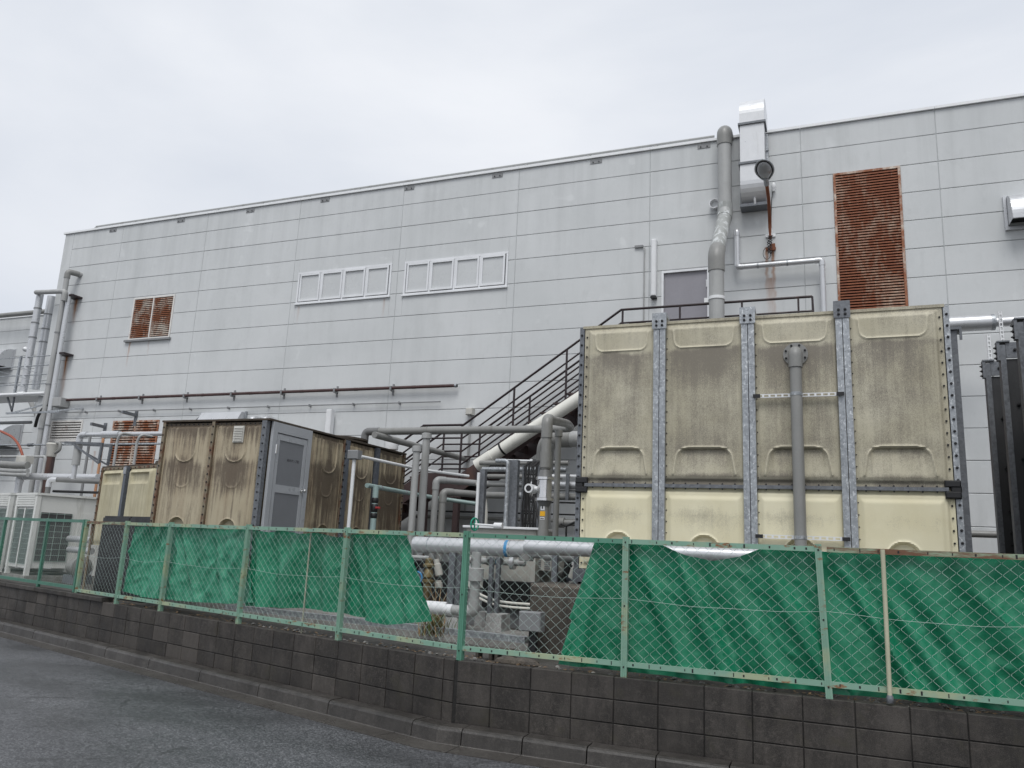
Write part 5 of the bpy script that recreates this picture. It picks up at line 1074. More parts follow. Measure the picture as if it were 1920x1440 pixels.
zz_ = at(1020, 972.5, MY).z; mbk = MB()
for k in range(4): mbk.bx(mx-.024+k*.013, mx-.016+k*.013, MY-r1*1.03-.003, MY-r1*1.03-.002, zz_-.008, zz_+.008)
mbk.build('print', M['ink'], t3, 'stuff')
# branch receding towards the wall, carried on poles
zbr = at(705, 815, 12.6).z; b0 = at(702, 815, 12.6); b1 = atz(905, 868, zbr); b1 = V(b0.x+.12, b1.y, zbr); b1 = atz(903, 869, zbr); b2 = V(b1.x+1.0, b1.y, zbr)
pipe_thing('branch_pipe', [V(b0.x, b0.y, zbr), b1, b2], rpx(11, lerp(b0, b1, .5)), M['pvc'], 'grey plastic branch pipe slanting back from the main run towards the stair', fil=.2, joints=(1,), clamps=((0, .35),))
def pole(u0, v0, u1, v1, Y, w, mat, name, label, cat='pole', cap=True, group=None, z0=YG):
    a = at(u0, v0, Y); b = at(u1, v1, Y); x = (a.x+b.x)/2; r = rpx(w, a)
    mb = MB().cyl(V(x, Y, z0), V(x, Y, a.z), r, 14)
    if cap: mb.lathe((x, Y, a.z), (0, 0, 1), [(r*1.35, -.10), (r*1.35, -.01), (r*.9, 0)], 14)
    return mb.solo(name, mat, label, cat, group)
pole(783, 836, 766, 1050, 12.2, 13, M['pvc_light'], 'support_pole', 'grey pole carrying the branch pipe, the shorter left one of a pair', group='poles under the pipe runs')
pole(802, 812, 782, 1062, 12.6, 14, M['pvc_light'], 'support_pole', 'grey pole meeting the main pipe run with a tee, taller right one of a pair', group='poles under the pipe runs')
pole(1047, 806, 1042, 1000, 11.0, 11, M['pvc'], 'support_pole', 'thin grey pole just right of the flow meter', group='poles under the pipe runs')
# teal pipe from the pump house
zt4 = at(690, 911, 11.6).z; a = at(688, 910, 11.5); a.z = zt4; b = atz(800, 931, zt4); b = V(a.x+.35, atz(800, 931, zt4).y, zt4); b = atz(800, 931, zt4); c_ = V(b.x+1.1, b.y+.5, zt4-.12)
tl = pipe_thing('teal_pipe', [a, b, c_], rpx(9, a), M['teal_pipe'], 'pale teal pipe leading back from the pump house to the stair foot', fil=.5, clamps=((0, .2), (0, .6)))
q = at(697, 916, 11.5); dn = thing('teal_drop_pipe', 'pale teal drop pipe with a red-handled valve on the pump house side', 'pipe', V(q.x+.08, 11.6, YG)); x = q.x+.05; MB().cyl((x, 11.55, zt4), (x, 11.55, YG), rpx(11, q), 12).build('pipe', M['teal_pipe'], dn)
zv = at(696, 952, 11.5).z; MB().lathe((x, 11.55, zv), (0, 0, 1), [(.05, -.17), (.06, -.15), (.06, -.10), (.045, -.08), (.06, -.05), (.06, .05), (.045, .07), (.06, .10), (.06, .15), (.05, .17)], 14).build('valve', M['black'], dn); MB().cyl((x, 11.55, zv), (x+.09, 11.48, zv), .014, 8).cbox((x+.11, 11.47, zv), (.09, .03, .035), .008).build('handle', M['handle_red'], dn)
# grey switch box on a conduit stand
q = at(665, 853, 11.0); bxs = thing('switch_box', 'grey switch box on a white conduit stand before the pump house', 'switch box', V(q.x, 11.0, YG)); MB().cbox((q.x, 11.0, q.z), (px(22, q)*1.05, .14, px(17, q)), .012).build('box', M['steel_grey'], bxs); MB().cyl((q.x, 11.0, YG), (q.x, 11.0, q.z-.05), rpx(7, q), 10).build('stand', M['white'], bxs)
a = at(677, 856, 11.05); b = atz(786, 880, a.z); c_ = V(b.x+.6, b.y+.9, a.z-.03); MB().tube(fillet([a, b, c_], .2, 5), rpx(6, a), 10).build('conduit', M['white'], bxs)
# two stacked pipes that turn down beside each other
for i, (e, f, g, dY, mat, lab) in enumerate((((818, 899), (905, 907), (1100, 905), 13.3, 'pvc_light', 'upper of two grey pipes bending down behind the fence opening'), ((831, 922), (905, 928), (1100, 929), 13.0, 'pvc', 'lower of two grey pipes bending down behind the fence opening'))):
    a = at(*e, dY); b = atz(*f, a.z); c_ = V(at(*g, b.y).x+.6, b.y, a.z); r = rpx(12 if i == 0 else 13, a)
    pipe_thing('bent_pipe', [V(a.x, a.y, YG), a, b, c_], r, M[mat], lab, fil=.12, joints=(1,), clamps=((0, .5), (2, .3)), group='bent grey pipes')
    lbx = V(a.x-.0, a.y-r-.002, at(e[0], 968, dY).z)
# upright steel posts, cable ladder, lagged riser
def upright(u, v0, w, Y, mat, name, label, d_=.10, group=None, z0=YG):
    a = at(u, v0, Y); wd = px(w, a); x = a.x
    return MB().bx(x-wd/2, x-wd/2+.012, Y, Y+d_, z0, a.z).bx(x-wd/2+.012, x+wd/2-.012, Y, Y+.012, z0, a.z).bx(x+wd/2-.012, x+wd/2, Y, Y+d_, z0, a.z).solo(name, mat, label, 'post', group)
upright(905, 880, 10, 12.2, M['galv_dark'], 'steel_upright', 'narrow dark steel upright left of the white hatch box', group='steel uprights')
upright(962, 862, 20, 12.0, M['galv_dark'], 'steel_upright', 'broad galvanised channel upright behind the flow meter display', group='steel uprights')
pole(897, 886, 893, 990, 12.1, 6, M['white'], 'thin_conduit_pole', 'thin white conduit pole beside the narrow steel upright', 'conduit', False)
a = at(932, 862, 11.9); b = at(955, 866, 11.9); pts = [at(930, 864, 11.9), at(953, 864, 11.9), V(at(953, 866, 11.9).x, 11.9, at(953, 985, 11.9).z-.3)]; pts[1].z = pts[0].z
pipe_thing('small_galvanised_pipe', pts, rpx(8, a), M['galv'], 'small galvanised pipe bent over the channel upright', fil=.07)
a = at(950, 863, 12.4); MB().cyl(a, V(a.x+.45, 12.4, a.z-.01), .018, 8).lathe((a.x+.45, 12.4, a.z-.01), (1, 0, 0), [(.026, -.02), (.026, .02)], 8).solo('white_stub_pipe', M['white'], 'short white pipe stub pointing right above the cable ladder', 'pipe')
cb_ = at(985, 872, 12.3); clm = thing('cable_ladder', 'black vertical cable ladder packed with cables behind the flow meter', 'cable ladder', V(cb_.x, 12.3, YG)); x0, x1 = cb_.x-.05, at(1012, 872, 12.3).x
MB().bx(x0, x0+.03, 12.3, 12.4, YG, cb_.z).bx(x1-.03, x1, 12.3, 12.4, YG, cb_.z).build('side_rail', M['galv_dark'], clm)
for k in range(12): z = YG+.15+k*.2; MB().bx(x0+.03, x1-.03, 12.33, 12.36, z, z+.025).build('rung', M['galv_dark'], clm)
cbm = MB()
for k in range(11):
    x = lerp(x0+.04, x1-.04, k/10); cbm.tube([V(x+.012*math.sin(j*1.3+k), 12.30-.02*math.sin(j+k*2), YG+.1+j*.2) for j in range(int((cb_.z-YG-.1)/.2)+1)]+[V(x+.05, 12.33, cb_.z+.06), V(x-.06, 12.55, cb_.z+.10)], .012, 5)
cbm.build('cables', M['rubber'], clm, 'stuff')
sb0, sb1 = at(1001, 930, 12.0), at(1016, 1003, 11.9); MB().tube([sb0, sb1], .02, 8).solo('black_strut', M['rubber'], 'black slanting hose right of the cable ladder', 'hose')
# lagged grey riser with elbow to the right
RY = 13.4; a = at(1022, 850, RY); w_ = rpx(30, a); zc2 = at(1090, 823, RY).z; rsx = a.x
rs = thing('grey_riser', 'fat light grey duct pipe rising and bending right behind the flow meter', 'pipe', V(rsx, RY, YG)); MB().tube(fillet([V(rsx, RY, YG+1.0), V(rsx, RY, zc2), V(rsx+3, RY, zc2)], .30, 9), w_, 22).build('pipe', M['pvc_light'], rs)
MB().tube(fillet([V(rsx, RY, zc2-.62), V(rsx, RY, zc2), V(rsx+.48, RY, zc2)], .32, 9), w_*1.07, 22).build('elbow', M['pvc'], rs); MB().lathe((rsx, RY, YG+1.0), (0, 0, 1), [(w_*.4, -.35), (w_*.4, -.22), (w_, 0)], 22).build('reducer', M['pvc_light'], rs); rings('band', M['galv'], rs, [(V(rsx+.75, RY, zc2), V(1, 0, 0))], w_*1.03, .03)
# level pipes on a bracket at the right, against the big tank's flank
for k, (v, w, mat, lab) in enumerate(((893, 7, 'white', 'thin white pipe, top one of the rack left of the big tank'), (909, 13, 'lag', 'silver pipe in the rack left of the big tank'), (918, 6, 'steel_grey', 'thin grey pipe under the silver one in the rack left of the big tank'), (931, 12, 'pvc', 'grey plastic pipe, lowest thick one of the rack left of the big tank'), (942, 3, 'rubber', 'thin dark line at the foot of the rack left of the big tank'))):
    a = at(1032, v, 13.0); MB().cyl(V(a.x-.4, 13.0, a.z), V(a.x+2.2, 13.0, a.z), rpx(w, a), 12).solo('rack_pipe', M[mat], lab, 'pipe', 'pipes on the rack left of the big tank')
upright(1064, 888, 6, 12.85, M['galv_dark'], 'rack_bracket', 'slim drilled steel bracket holding the level pipes left of the big tank', .05, z0=at(1064, 938, 12.85).z)
for k, (u, v, ln, w, lab) in enumerate(((900, 868, 1.8, 9, 'upper grey conduit behind the uprights'), (905, 880, 1.7, 10, 'second grey conduit behind the uprights'), (915, 893, 1.5, 9, 'galvanised conduit behind the uprights, third from the top'))):
    a = at(u, v, 14.0); MB().cyl(a, V(a.x+ln, 14.0, a.z), rpx(w, a), 12).solo('level_conduit', M[('pvc', 'galv', 'pvc')[k]], lab, 'pipe', 'level conduits behind the uprights')
for k, (v, w, lab) in enumerate(((968, 7, 'grey skirting pipe low on the wall under the stair'), (957, 3, 'thin dark skirting conduit low on the wall under the stair'))):
    a = at(780, v, 16.3); b = at(1085, v, 16.3); MB().cyl(V(a.x, 16.3, a.z), V(b.x+1, 16.3, a.z), rpx(w, a), 10).solo('skirting_pipe', M[('pvc', 'rubber')[k]], lab, 'pipe')
q = at(910, 960, 13.6); MB().tube(fillet([at(908, 985, 13.6)+V(0, 0, -.6), at(908, 955, 13.6), at(905, 930, 13.6)+V(.0, 0, 0), at(899, 915, 13.6)+V(-.1, .2, .1)], .3, 6), rpx(14, q), 14).solo('pale_elbow_pipe', M['cream_pipe'], 'pale pinkish elbow pipe behind the white hatch box', 'pipe')
vq = at(1062, 985, 11.5); vt = thing('lever_valve', 'small black lever valve on a pipe end left of the big tank', 'valve', V(vq.x, 11.5, YG)); MB().cyl((vq.x, 11.5, YG), (vq.x, 11.5, vq.z), .015, 8).build('stem', M['rubber'], vt); MB().tube([V(vq.x-.09, 11.5, vq.z+.02), V(vq.x, 11.5, vq.z-.01), V(vq.x+.13, 11.5, vq.z+.05)], .018, 8).build('lever', M['rubber'], vt)
a = at(1054, 980, 12.6); MB().cyl(V(a.x, 12.6, a.z), V(a.x+1.2, 12.6, a.z), .05, 12).lathe((a.x, 12.6, a.z), (1, 0, 0), [(.085, -.06), (.085, .04)], 14).solo('capped_pipe', M['pvc'], 'capped grey pipe stub beside the lever valve', 'pipe')
# white hatch box with green hand wheel
a, b = at(868, 985, 11.2), at(1010, 991, 11.2); hb = thing('hatch_box', 'pale grey steel box with a thin white lid behind the fence opening', 'box', V((a.x+b.x)/2, 11.5, YG))
MB().bx(a.x+.05, b.x-.05, 11.25, 12.0, YG+.55, a.z-.035).build('casing', M['beige_box'], hb); MB().cbox(((a.x+b.x)/2, 11.62, a.z-.015), (b.x-a.x, .86, .035), .006).build('lid', M['white'], hb); MB().bx(a.x+.1, b.x-.1, 11.3, 11.95, YG-.01, YG+.549).build('base_frame', M['steel_grey'], hb)
gw = at(890, 983, 10.9); gv = thing('gate_valve', 'gate valve with a green hand wheel standing above the fence rail', 'valve', V(gw.x, 10.9, 1.8)); MB().tube([V(gw.x+.11*0+.02*0, 10.9, gw.z)+V(.05*math.cos(t_)*.5, .08*math.cos(t_), .09*math.sin(t_)) for t_ in [2*math.pi*k/18 for k in range(19)]], .012, 8).bx(gw.x-.008, gw.x+.008, 10.83, 10.97, gw.z-.01, gw.z+.01).bx(gw.x-.008, gw.x+.008, 10.89, 10.91, gw.z-.085, gw.z+.085).build('hand_wheel', M['handle_green'], gv)
MB().cyl((gw.x, 10.9, gw.z), (gw.x+.32, 10.9, gw.z-.01), .016, 8).cyl((gw.x+.32, 10.9, gw.z-.01), (gw.x+.45, 10.9, gw.z-.01), .045, 12).build('stem', M['white'], gv); MB().lathe((gw.x+.35, 10.9, 1.85), (0, 0, 1), [(.13, -.2), (.14, 0), (.10, .08), (.03, .10)], 14).build('bonnet', M['pvc_light'], gv)

# ================================================================ things seen through the fence
BYP = 10.35
a, b = at(778, 1023, BYP), at(1180, 1031, BYP); r = rpx(31, at(950, 1028, BYP)); zc3 = at(940, 1028, BYP).z
bigp = thing('silver_main', 'fat silver lagged main pipe running level behind the fence', 'pipe', V(a.x, BYP, YG)); bigp['label'] = 'fat silver lagged main pipe running level just behind the fence rail'
MB().tube([V(a.x, BYP, zc3), V(2.0, BYP-.95, zc3)] if False else [V(a.x, BYP, zc3), V(-2.95, BYP, zc3), V(-2.6, BYP-.5, zc3-.02), V(1.9, BYP-1.35, zc3-.1)] if False else [V(a.x, BYP, zc3), V(-2.2, BYP, zc3)], r, 26).build('pipe', M['lag'], bigp)
for u in (806, 958, 990): q = at(u, 1028, BYP); rings('seam', M['galv'], bigp, [(V(q.x, BYP, zc3), V(1, 0, 0))], r*1.012, .018, 26)
q = at(952, 1028, BYP); rings('blue_tape', M['blue_tape'], bigp, [(V(q.x, BYP, zc3), V(1, 0, 0))], r*1.01, .045, 26)
q = at(987, 1043, BYP); MB().lathe((q.x, BYP, zc3-r*.4), (0, 0, -1), [(r*.9, 0), (r*.9, r*.9), (r*.8, r*.95)], 20).build('branch_stub', M['pvc'], bigp)
fp_ = MB().tube([V(at(1235, 1040, 9.05).x-1.6, 9.05, at(1330, 1040, 9.05).z), V(at(1440, 1040, 9.05).x+1.5, 9.05, at(1330, 1040, 9.05).z)], rpx(30, at(1330, 1040, 9.05)), 22)
fp_.solo('silver_front_pipe', M['lag'], 'silver pipe glimpsed in the sagging dip of the right tarpaulin', 'pipe')
q = at(1093, 1043, MY-.04); MB().bx(q.x-.12, q.x+.07, q.y-.075, q.y-.07, q.z-.035, q.z+.035).build('maker_label', M['label_white'], rn); 
lt = text_mb('Asahi', .062, V(q.x-.03, q.y-.0755, q.z), (1, 0, 0), (0, 0, 1), .002); lt.build('maker_print', M['ink'], rn)
# drain pipe with sleeve, 水 and arrow
DY = 9.75; a = at(896, 1042, DY); r = rpx(19, a); zb3 = at(888, 1147, DY).z; dp = thing('drain_pipe', 'grey plastic drain pipe with a wide sleeve and a black arrow behind the fence', 'pipe', V(a.x, DY, YG)); x = a.x-.02
MB().tube(fillet([V(x, DY, a.z+.05), V(x, DY, zb3), V(x-.34, DY, zb3)], .11, 7), r, 20).build('pipe', M['pvc_light'], dp)
MB().tube(fillet([V(x, DY, zb3+.16), V(x, DY, zb3), V(x-.12, DY, zb3)], .12, 8), r*1.17, 20).build('elbow', M['pvc_light'], dp)
zs0, zs1 = at(893, 1089, DY).z, at(893, 1066, DY).z; MB().lathe((x, DY, zs0), (0, 0, 1), [(r*1.1, -.01), (r*1.62, 0), (r*1.62, zs1-zs0), (r*1.1, zs1-zs0+.01)], 24).build('sleeve', M['pvc_light'], dp)
MB().cyl((x-.30, DY, zb3), (x-.42, DY, zb3), r*1.1, 18).build('socket', M['label_white'], dp)
q = at(891, 1050, DY-r); text_mb('水', .05, V(x-.035, DY-r*.94, q.z), (.94, -.34, 0), (0, 0, 1), .004).build('lettering', M['ink'], dp)
q = at(891, 1058.5, DY-r); e_ = lambda u_, z: V(x-.035+u_*.94, DY-r*.94-.004-u_*.34, q.z+z)
MB().add([e_(-.006, .022), e_(.006, .022), e_(.006, -.004), e_(.014, -.004), e_(0, -.028), e_(-.014, -.004), e_(-.006, -.004)], [(0, 1, 2, 3, 4, 5, 6)]).build('arrow', M['ink'], dp)
# supports on concrete pads
pads = []
def pad(u, v0, v1, w, Y, label): 
    a = at(u, v0, Y); wd = px(w, a); zt5 = a.z; m_ = MB(); s_ = wd/2
    m_.hexa([V(a.x-s_*1.1, Y, YG-.02), V(a.x+s_*1.1, Y, YG-.02), V(a.x+s_*1.1, Y+.34, YG-.02), V(a.x-s_*1.1, Y+.34, YG-.02), V(a.x-s_*.95, Y+.02, zt5), V(a.x+s_*.95, Y+.02, zt5), V(a.x+s_*.95, Y+.32, zt5), V(a.x-s_*.95, Y+.32, zt5)])
    m_.solo('concrete_pad', M['conc_pale'], label, 'concrete pad', 'concrete pads under the pipe supports'); return a.x, Y, zt5
for (u, v, w, Y, lab) in ((843, 1157, 32, 9.7, 'pale concrete pad left of the drain pipe'), (925, 1152, 32, 9.95, 'pale concrete pad right of the drain pipe'), (900, 1148, 22, 10.6, 'small concrete pad behind the drain pipe foot')): pads.append(pad(u, v, 0, w, Y, lab))
SU = [(848, 1036, 12, 9.9, 'first dark steel support post under the silver main, leftmost'), (861, 1040, 9, 9.95, 'second dark steel support post under the silver main'), (921, 1045, 7, 10.05, 'slim steel support post right of the drain pipe'), (934, 1045, 8, 10.15, 'steel support post standing on the pad right of the drain pipe'), (1041, 1018, 10, 9.9, 'dark steel support post below the flow meter'), (1084, 1045, 10, 9.9, 'dark steel support post beside the right tarpaulin')]
for (u, v, w, Y, lab) in SU: upright(u, v, w, Y, M['galv_dark'], 'support_post', lab, .06, 'support posts under the silver main')
# concrete block, steel box, channel on a low plinth
a, b = at(1001, 1094, 8.7), at(1100, 1094, 8.7); cbk = MB().cbox(((a.x+b.x)/2, 9.1, (YG+a.z)/2), (b.x-a.x+.1, .8, a.z-YG), .03); cbk.solo('concrete_foundation', M['conc_dark'], 'dark mossy concrete foundation block beside the right tarpaulin', 'concrete block')
a, b = at(973, 1146, 8.4), at(1012, 1186, 8.4); gb = thing('steel_box', 'small grey steel box before the concrete foundation block', 'box', V((a.x+b.x)/2, 8.5, YG)); MB().cbox(((a.x+b.x)/2, 8.48, (a.z+b.z)/2), (b.x-a.x, .16, a.z-b.z), .01).build('casing', M['steel_grey'], gb); MB().bx((a.x+b.x)/2-.02, (a.x+b.x)/2+.06, 8.46, 8.52, YG-.01, b.z-.001).build('stand', M['bolt'], gb)
# galvanised channel on a low concrete plinth, parallel to the fence bend
za5 = .80; c0_ = atz(600, 1152, za5); c1_ = atz(988, 1195, za5)
d = (c1_-c0_); MB().bar(V(c0_.x, c0_.y, za5-.03)-d*.6, V(c1_.x, c1_.y, za5-.03), .10, .07).solo('galvanised_channel', M['galv'], 'long galvanised channel lying on the concrete edging behind the fence', 'steel channel')
nn_ = V(-d.y, d.x, 0).normalized(); nn_ = nn_ if nn_.y > 0 else -nn_
q0, q1 = V(c0_.x, c0_.y, 0)-d*.6, V(c1_.x, c1_.y, 0)+d*.02
MB().hexa([q0-nn_*.10+V(0, 0, YG-.03), q1-nn_*.10+V(0, 0, YG-.03), q1+nn_*1.2+V(0, 0, YG-.03), q0+nn_*1.2+V(0, 0, YG-.03), q0-nn_*.08+V(0, 0, za5-.066), q1-nn_*.08+V(0, 0, za5-.066), q1+nn_*1.2+V(0, 0, za5-.066), q0+nn_*1.2+V(0, 0, za5-.066)]).solo('concrete_edging', M['conc'], 'low concrete edging slab under the galvanised channel', 'concrete slab')
# machinery in the gloom: pump set, boxes, valves, hoses
def mbox(u0, v0, u1, v1, Y, dp_, mat, name, label, cat, vent=False):
    a, b = at(u0, v0, Y), at(u1, v1, Y); z0 = min(a.z, b.z); tg2 = thing(name, label, cat, V((a.x+b.x)/2, Y+dp_/2, z0)); MB().cbox(((a.x+b.x)/2, Y+dp_/2, (a.z+z0)/2), (b.x-a.x, dp_, a.z-z0), .012).build('casing', M[mat], tg2)
    if vent:
        for r_ in range(5):
            for c2 in range(2): xx = lerp(a.x, b.x, .42+.3*c2); z = lerp(z0, a.z, .2+.15*r_); MB().cbox((xx, Y-.004, z), (.09, .01, .018), .004).build('vent_slot', M['steel_grey'], tg2)
    return tg2
mbox(937, 1053, 974, 1072, 11.6, .5, 'beige_box', 'motor_box', 'beige terminal box under the silver main', 'box')
mbox(986, 1044, 1042, 1072, 11.4, .5, 'beige_box', 'vented_box', 'beige vented box under the flow meter', 'box', True)
mbox(876, 1052, 886, 1066, 11.0, .2, 'white', 'small_white_box', 'small white box left of the drain pipe sleeve', 'box')
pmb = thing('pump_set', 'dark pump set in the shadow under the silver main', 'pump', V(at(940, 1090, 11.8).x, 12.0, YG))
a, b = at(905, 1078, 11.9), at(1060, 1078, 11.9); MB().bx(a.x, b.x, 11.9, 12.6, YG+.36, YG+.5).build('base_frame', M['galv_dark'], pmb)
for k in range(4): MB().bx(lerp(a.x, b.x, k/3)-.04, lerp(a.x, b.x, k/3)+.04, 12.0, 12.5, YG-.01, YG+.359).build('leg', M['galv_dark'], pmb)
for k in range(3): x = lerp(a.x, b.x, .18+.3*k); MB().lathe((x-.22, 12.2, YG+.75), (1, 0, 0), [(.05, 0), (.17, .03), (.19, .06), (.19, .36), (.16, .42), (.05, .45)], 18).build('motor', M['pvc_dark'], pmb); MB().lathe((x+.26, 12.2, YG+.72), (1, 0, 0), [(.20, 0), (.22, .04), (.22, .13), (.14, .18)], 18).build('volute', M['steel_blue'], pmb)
for k, (v, w, lab) in enumerate(((1050, 12, 'grey suction pipe under the silver main'), )):
    a = at(872, v, 11.0); b = at(985, v+1, 11.0); tg3 = thing('suction_pipe', lab, 'pipe', a); MB().cyl(a, V(b.x, 11.0, a.z), rpx(w, a), 16).build('pipe', M['pvc_light'], tg3)
    q = at(934, v, 11.0); rings('blue_tape', M['blue_tape'], tg3, [(V(q.x, 11.0, a.z), V(1, 0, 0))], rpx(w, a)*1.03, .05); q = at(962, v, 11.0); MB().lathe((q.x, 11.0, a.z), (1, 0, 0), [(.10, -.03), (.10, .03)], 18).build('flange', M['lag'], tg3); rings('coupling', M['pvc'], tg3, [(V(at(920, v, 11).x, 11.0, a.z), V(1, 0, 0))], rpx(w, a)*1.25, .1)
for i, (u, v0, Y, lab) in enumerate(((805, 1046, 11.0, 'bronze strainer valve stack seen through the fence'), )):
    a = at(u, v0, Y); bzv = thing('bronze_valve', lab, 'valve', V(a.x, Y, YG)); MB().lathe((a.x, Y, a.z), (0, 0, -1), [(.02, 0), (.06, .02), (.06, .08), (.09, .10), (.09, .13), (.05, .15), (.07, .2), (.08, .28), (.05, .31), (.09, .33), (.09, .36), (.06, .38), (.07, .44), (.05, .52), (.04, a.z-YG)], 16).build('body', M['bronze'], bzv); MB().cyl((a.x-.5, Y, a.z+.0), (a.x, Y, a.z+.0), .03, 10).build('pipe', M['pvc_light'], bzv); MB().tube([V(a.x-.14+.09*math.cos(t_), Y-.1, a.z-.3+.09*math.sin(t_)) for t_ in [2*math.pi*k/14 for k in range(15)]], .012, 6).build('hand_wheel', M['blue_tape'], bzv)
a = at(770, 1136, 9.9); b = at(838, 1140, 9.9); MB().cyl(V(a.x-.6, 9.9, a.z), V(b.x, 9.9, a.z), rpx(24, b), 20).solo('white_floor_pipe', M['white'], 'thick white pipe lying low beside the left tarpaulin edge', 'pipe')
for k, (dv_, lab) in enumerate(((0, 'upper of two curved cream conduits near the ground'), (8, 'lower of two curved cream conduits near the ground'))):
    q = P((875, 1070+dv_, 10.6), (881, 1095+dv_, 10.55), (895, 1112+dv_, 10.5), (925, 1126+dv_, 10.4), (960, 1131+dv_, 10.35), (1010, 1134+dv_, 10.3)); MB().tube(fillet(q, .2, 4), rpx(4.5, q[2]), 8).solo('curved_conduit', M['cream_pipe'], lab, 'conduit', 'curved cream conduits')
for k, (u, v, Y, hh, lab, mat) in enumerate(((826, 1048, 11.3, .26, 'grey canister left of the leftmost support post', 'beige_box'), (824, 1088, 11.3, .12, 'small beige fitting low behind the left support posts', 'beige_box'), (790, 1066, 11.4, .2, 'dark blue fitting behind the left tarpaulin edge', 'steel_blue'), (1063, 1050, 11.2, .22, 'dark tilted motor under the maker label pipe', 'rubber'), (1073, 1058, 10.9, .2, 'pale fitting under the maker label pipe', 'beige_box'))):
    a = at(u, v, Y); MB().lathe((a.x, Y, a.z-hh), (.15*k-.3, 0, 1), [(.045, 0), (.06, .01), (.06, hh*.7), (.045, hh*.75), (.045, hh)], 12).solo('pipe_fitting', M[mat], lab, 'fitting')
mbox(905, 1086, 1062, 1150, 11.2, .5, 'black', 'black_shade_box', 'added low black box standing in for shade behind the curved conduits', 'shade box')  # added black box in place of the shade under the machinery
mbox(772, 1050, 868, 1130, 12.4, .4, 'black', 'black_shade_backing', 'added low black box standing in for shade behind the bronze valve', 'cabinet')  # another added black box, darkens the gap behind the valve
# weeds and litter
def blades(mb, c_, n_, h0, h1, spread):
    for _ in range(n_):
        a = random.uniform(0, 6.28); h_ = random.uniform(h0, h1); o = V(random.gauss(0, spread), random.gauss(0, spread), 0); b = c_+o; d_ = V(math.cos(a), math.sin(a), 0); w_ = d_.cross(V(0, 0, 1))*random.uniform(.004, .009); t1 = b+d_*h_*.25+V(0, 0, h_*.6); t2 = b+d_*h_*.6+V(0, 0, h_)
        mb.add([b-w_, b+w_, t1+w_*.8, t1-w_*.8, t2], [(0, 1, 2, 3), (3, 2, 4)])
q = at(815, 1172, 9.2); q.z = YG+.05; wd_ = thing('weed_tuft', 'tuft of grassy weeds beside the left concrete pad', 'weed', q); mb = MB(); blades(mb, q, 90, .10, .34, .09); mb.build('green_blades', M['weed'], wd_); mb = MB(); blades(mb, q+V(.05, 0, 0), 60, .10, .30, .09); mb.build('dry_blades', M['weed_dry'], wd_)
q = at(822, 1120, 10.2); q.z = YG+.05; wd2 = thing('dry_weed', 'tall dry stalks behind the fence opening', 'weed', q); mb = MB(); blades(mb, q, 24, .35, .75, .05); mb.build('dry_blades', M['weed_dry'], wd2)
lv = MB()
for _ in range(1100):
    s_ = random.uniform(-4.8, 9); o_ = .10+abs(random.gauss(0, .13)); c_ = (placeR(-s_, o_, 0) if s_ < 0 else placeL(s_, o_, 0)); c_.z = YG+.035+.05*noise.noise(V(s_*3, o_*6, 0))+random.uniform(0, .02); a = random.uniform(0, 6.28); L_ = random.uniform(.010, .032); d_ = V(math.cos(a), math.sin(a), random.uniform(-.4, .4))*L_; w_ = V(-math.sin(a), math.cos(a), random.uniform(-.3, .3))*L_*random.uniform(.3, .6)
    lv.add([c_-d_, c_+w_, c_+d_, c_-w_], [(0, 1, 2, 3)])
lo_ = lv.build('leaf_litter', M['leaf']); tag(lo_, 'dead leaves and grit scattered on the wall top', 'leaf litter', kind='stuff')
st2 = MB()
for _ in range(160):
    s_ = random.uniform(-4.8, 4); o_ = random.uniform(.11, .4); c_ = (placeR(-s_, o_, 0) if s_ < 0 else placeL(s_, o_, 0)); c_.z = YG+.03; r_ = random.uniform(.008, .03)
    st2.lathe(c_, (random.uniform(-.4, .4), random.uniform(-.4, .4), 1), [(r_*.4, -r_*.3), (r_, 0), (r_*.8, r_*.4), (r_*.2, r_*.7)], 6)
so2 = st2.build('gravel', M['conc']); tag(so2, 'loose stones along the top of the block wall', 'gravel', kind='stuff')
rb = MB(); rows = []
q0 = [atl(690, 1207, .13), atl(730, 1213, .14), atl(770, 1210, .12), atl(810, 1206, .15), atl(832, 1224, .12)]
pts = fillet([V(q.x, q.y, WT+.075+.02*(i % 2)) for i, q in enumerate(q0)], .25, 6)
for i, p_ in enumerate(pts): rows.append([p_+V(0, .0, 0), p_+V(0, .045, .016*math.sin(i*.9))])
rb.grid(rows); rb.add([v-V(0, 0, .0015) for v in rb.v], [f[::-1] for f in rb.f], True); rb.solo('packing_strap', paint('strap_plastic', (.40, .43, .36), .4), 'pale discarded packing strap lying on the wall top', 'strap')
cbl = thing('concrete_half_block', 'hollow concrete block lying behind the corner fence post', 'concrete block', V(at(925, 1222, 7.9).x, 7.9, YG)); q = cbl.location; h_ = MB()
for (x0, x1) in ((-.2, -.17), (-.05, -.015), (.015, .05), (.17, .2)): h_.bx(q.x+x0, q.x+x1, q.y, q.y+.12, q.z, q.z+.10)
h_.bx(q.x-.2, q.x+.2, q.y, q.y+.12, q.z+.10, q.z+.13).build('shell', M['conc_dark'], cbl)
for u in (955, 985): 
    q = at(u, 1238, 7.62); q.z = YG
    rk = MB(); rows = []
    for j in range(7):
        f = math.pi*j/6; rows.append([q+V(.16*math.sin(f)*math.cos(a)*(1+.2*noise.noise(V(j, a, u))), .07*math.sin(f)*math.sin(a), .045+.06*math.cos(f)*(1+.2*noise.noise(V(a, j, u)))) for a in [2*math.pi*k/10 for k in range(11)]])
    rk.grid(rows, False).solo('rubble_lump', M['conc_dark'], ('dark lump of rubble on the wall top right of the corner post' if u < 960 else 'second dark rubble lump on the wall top, nearer the tarpaulin'), 'rubble')
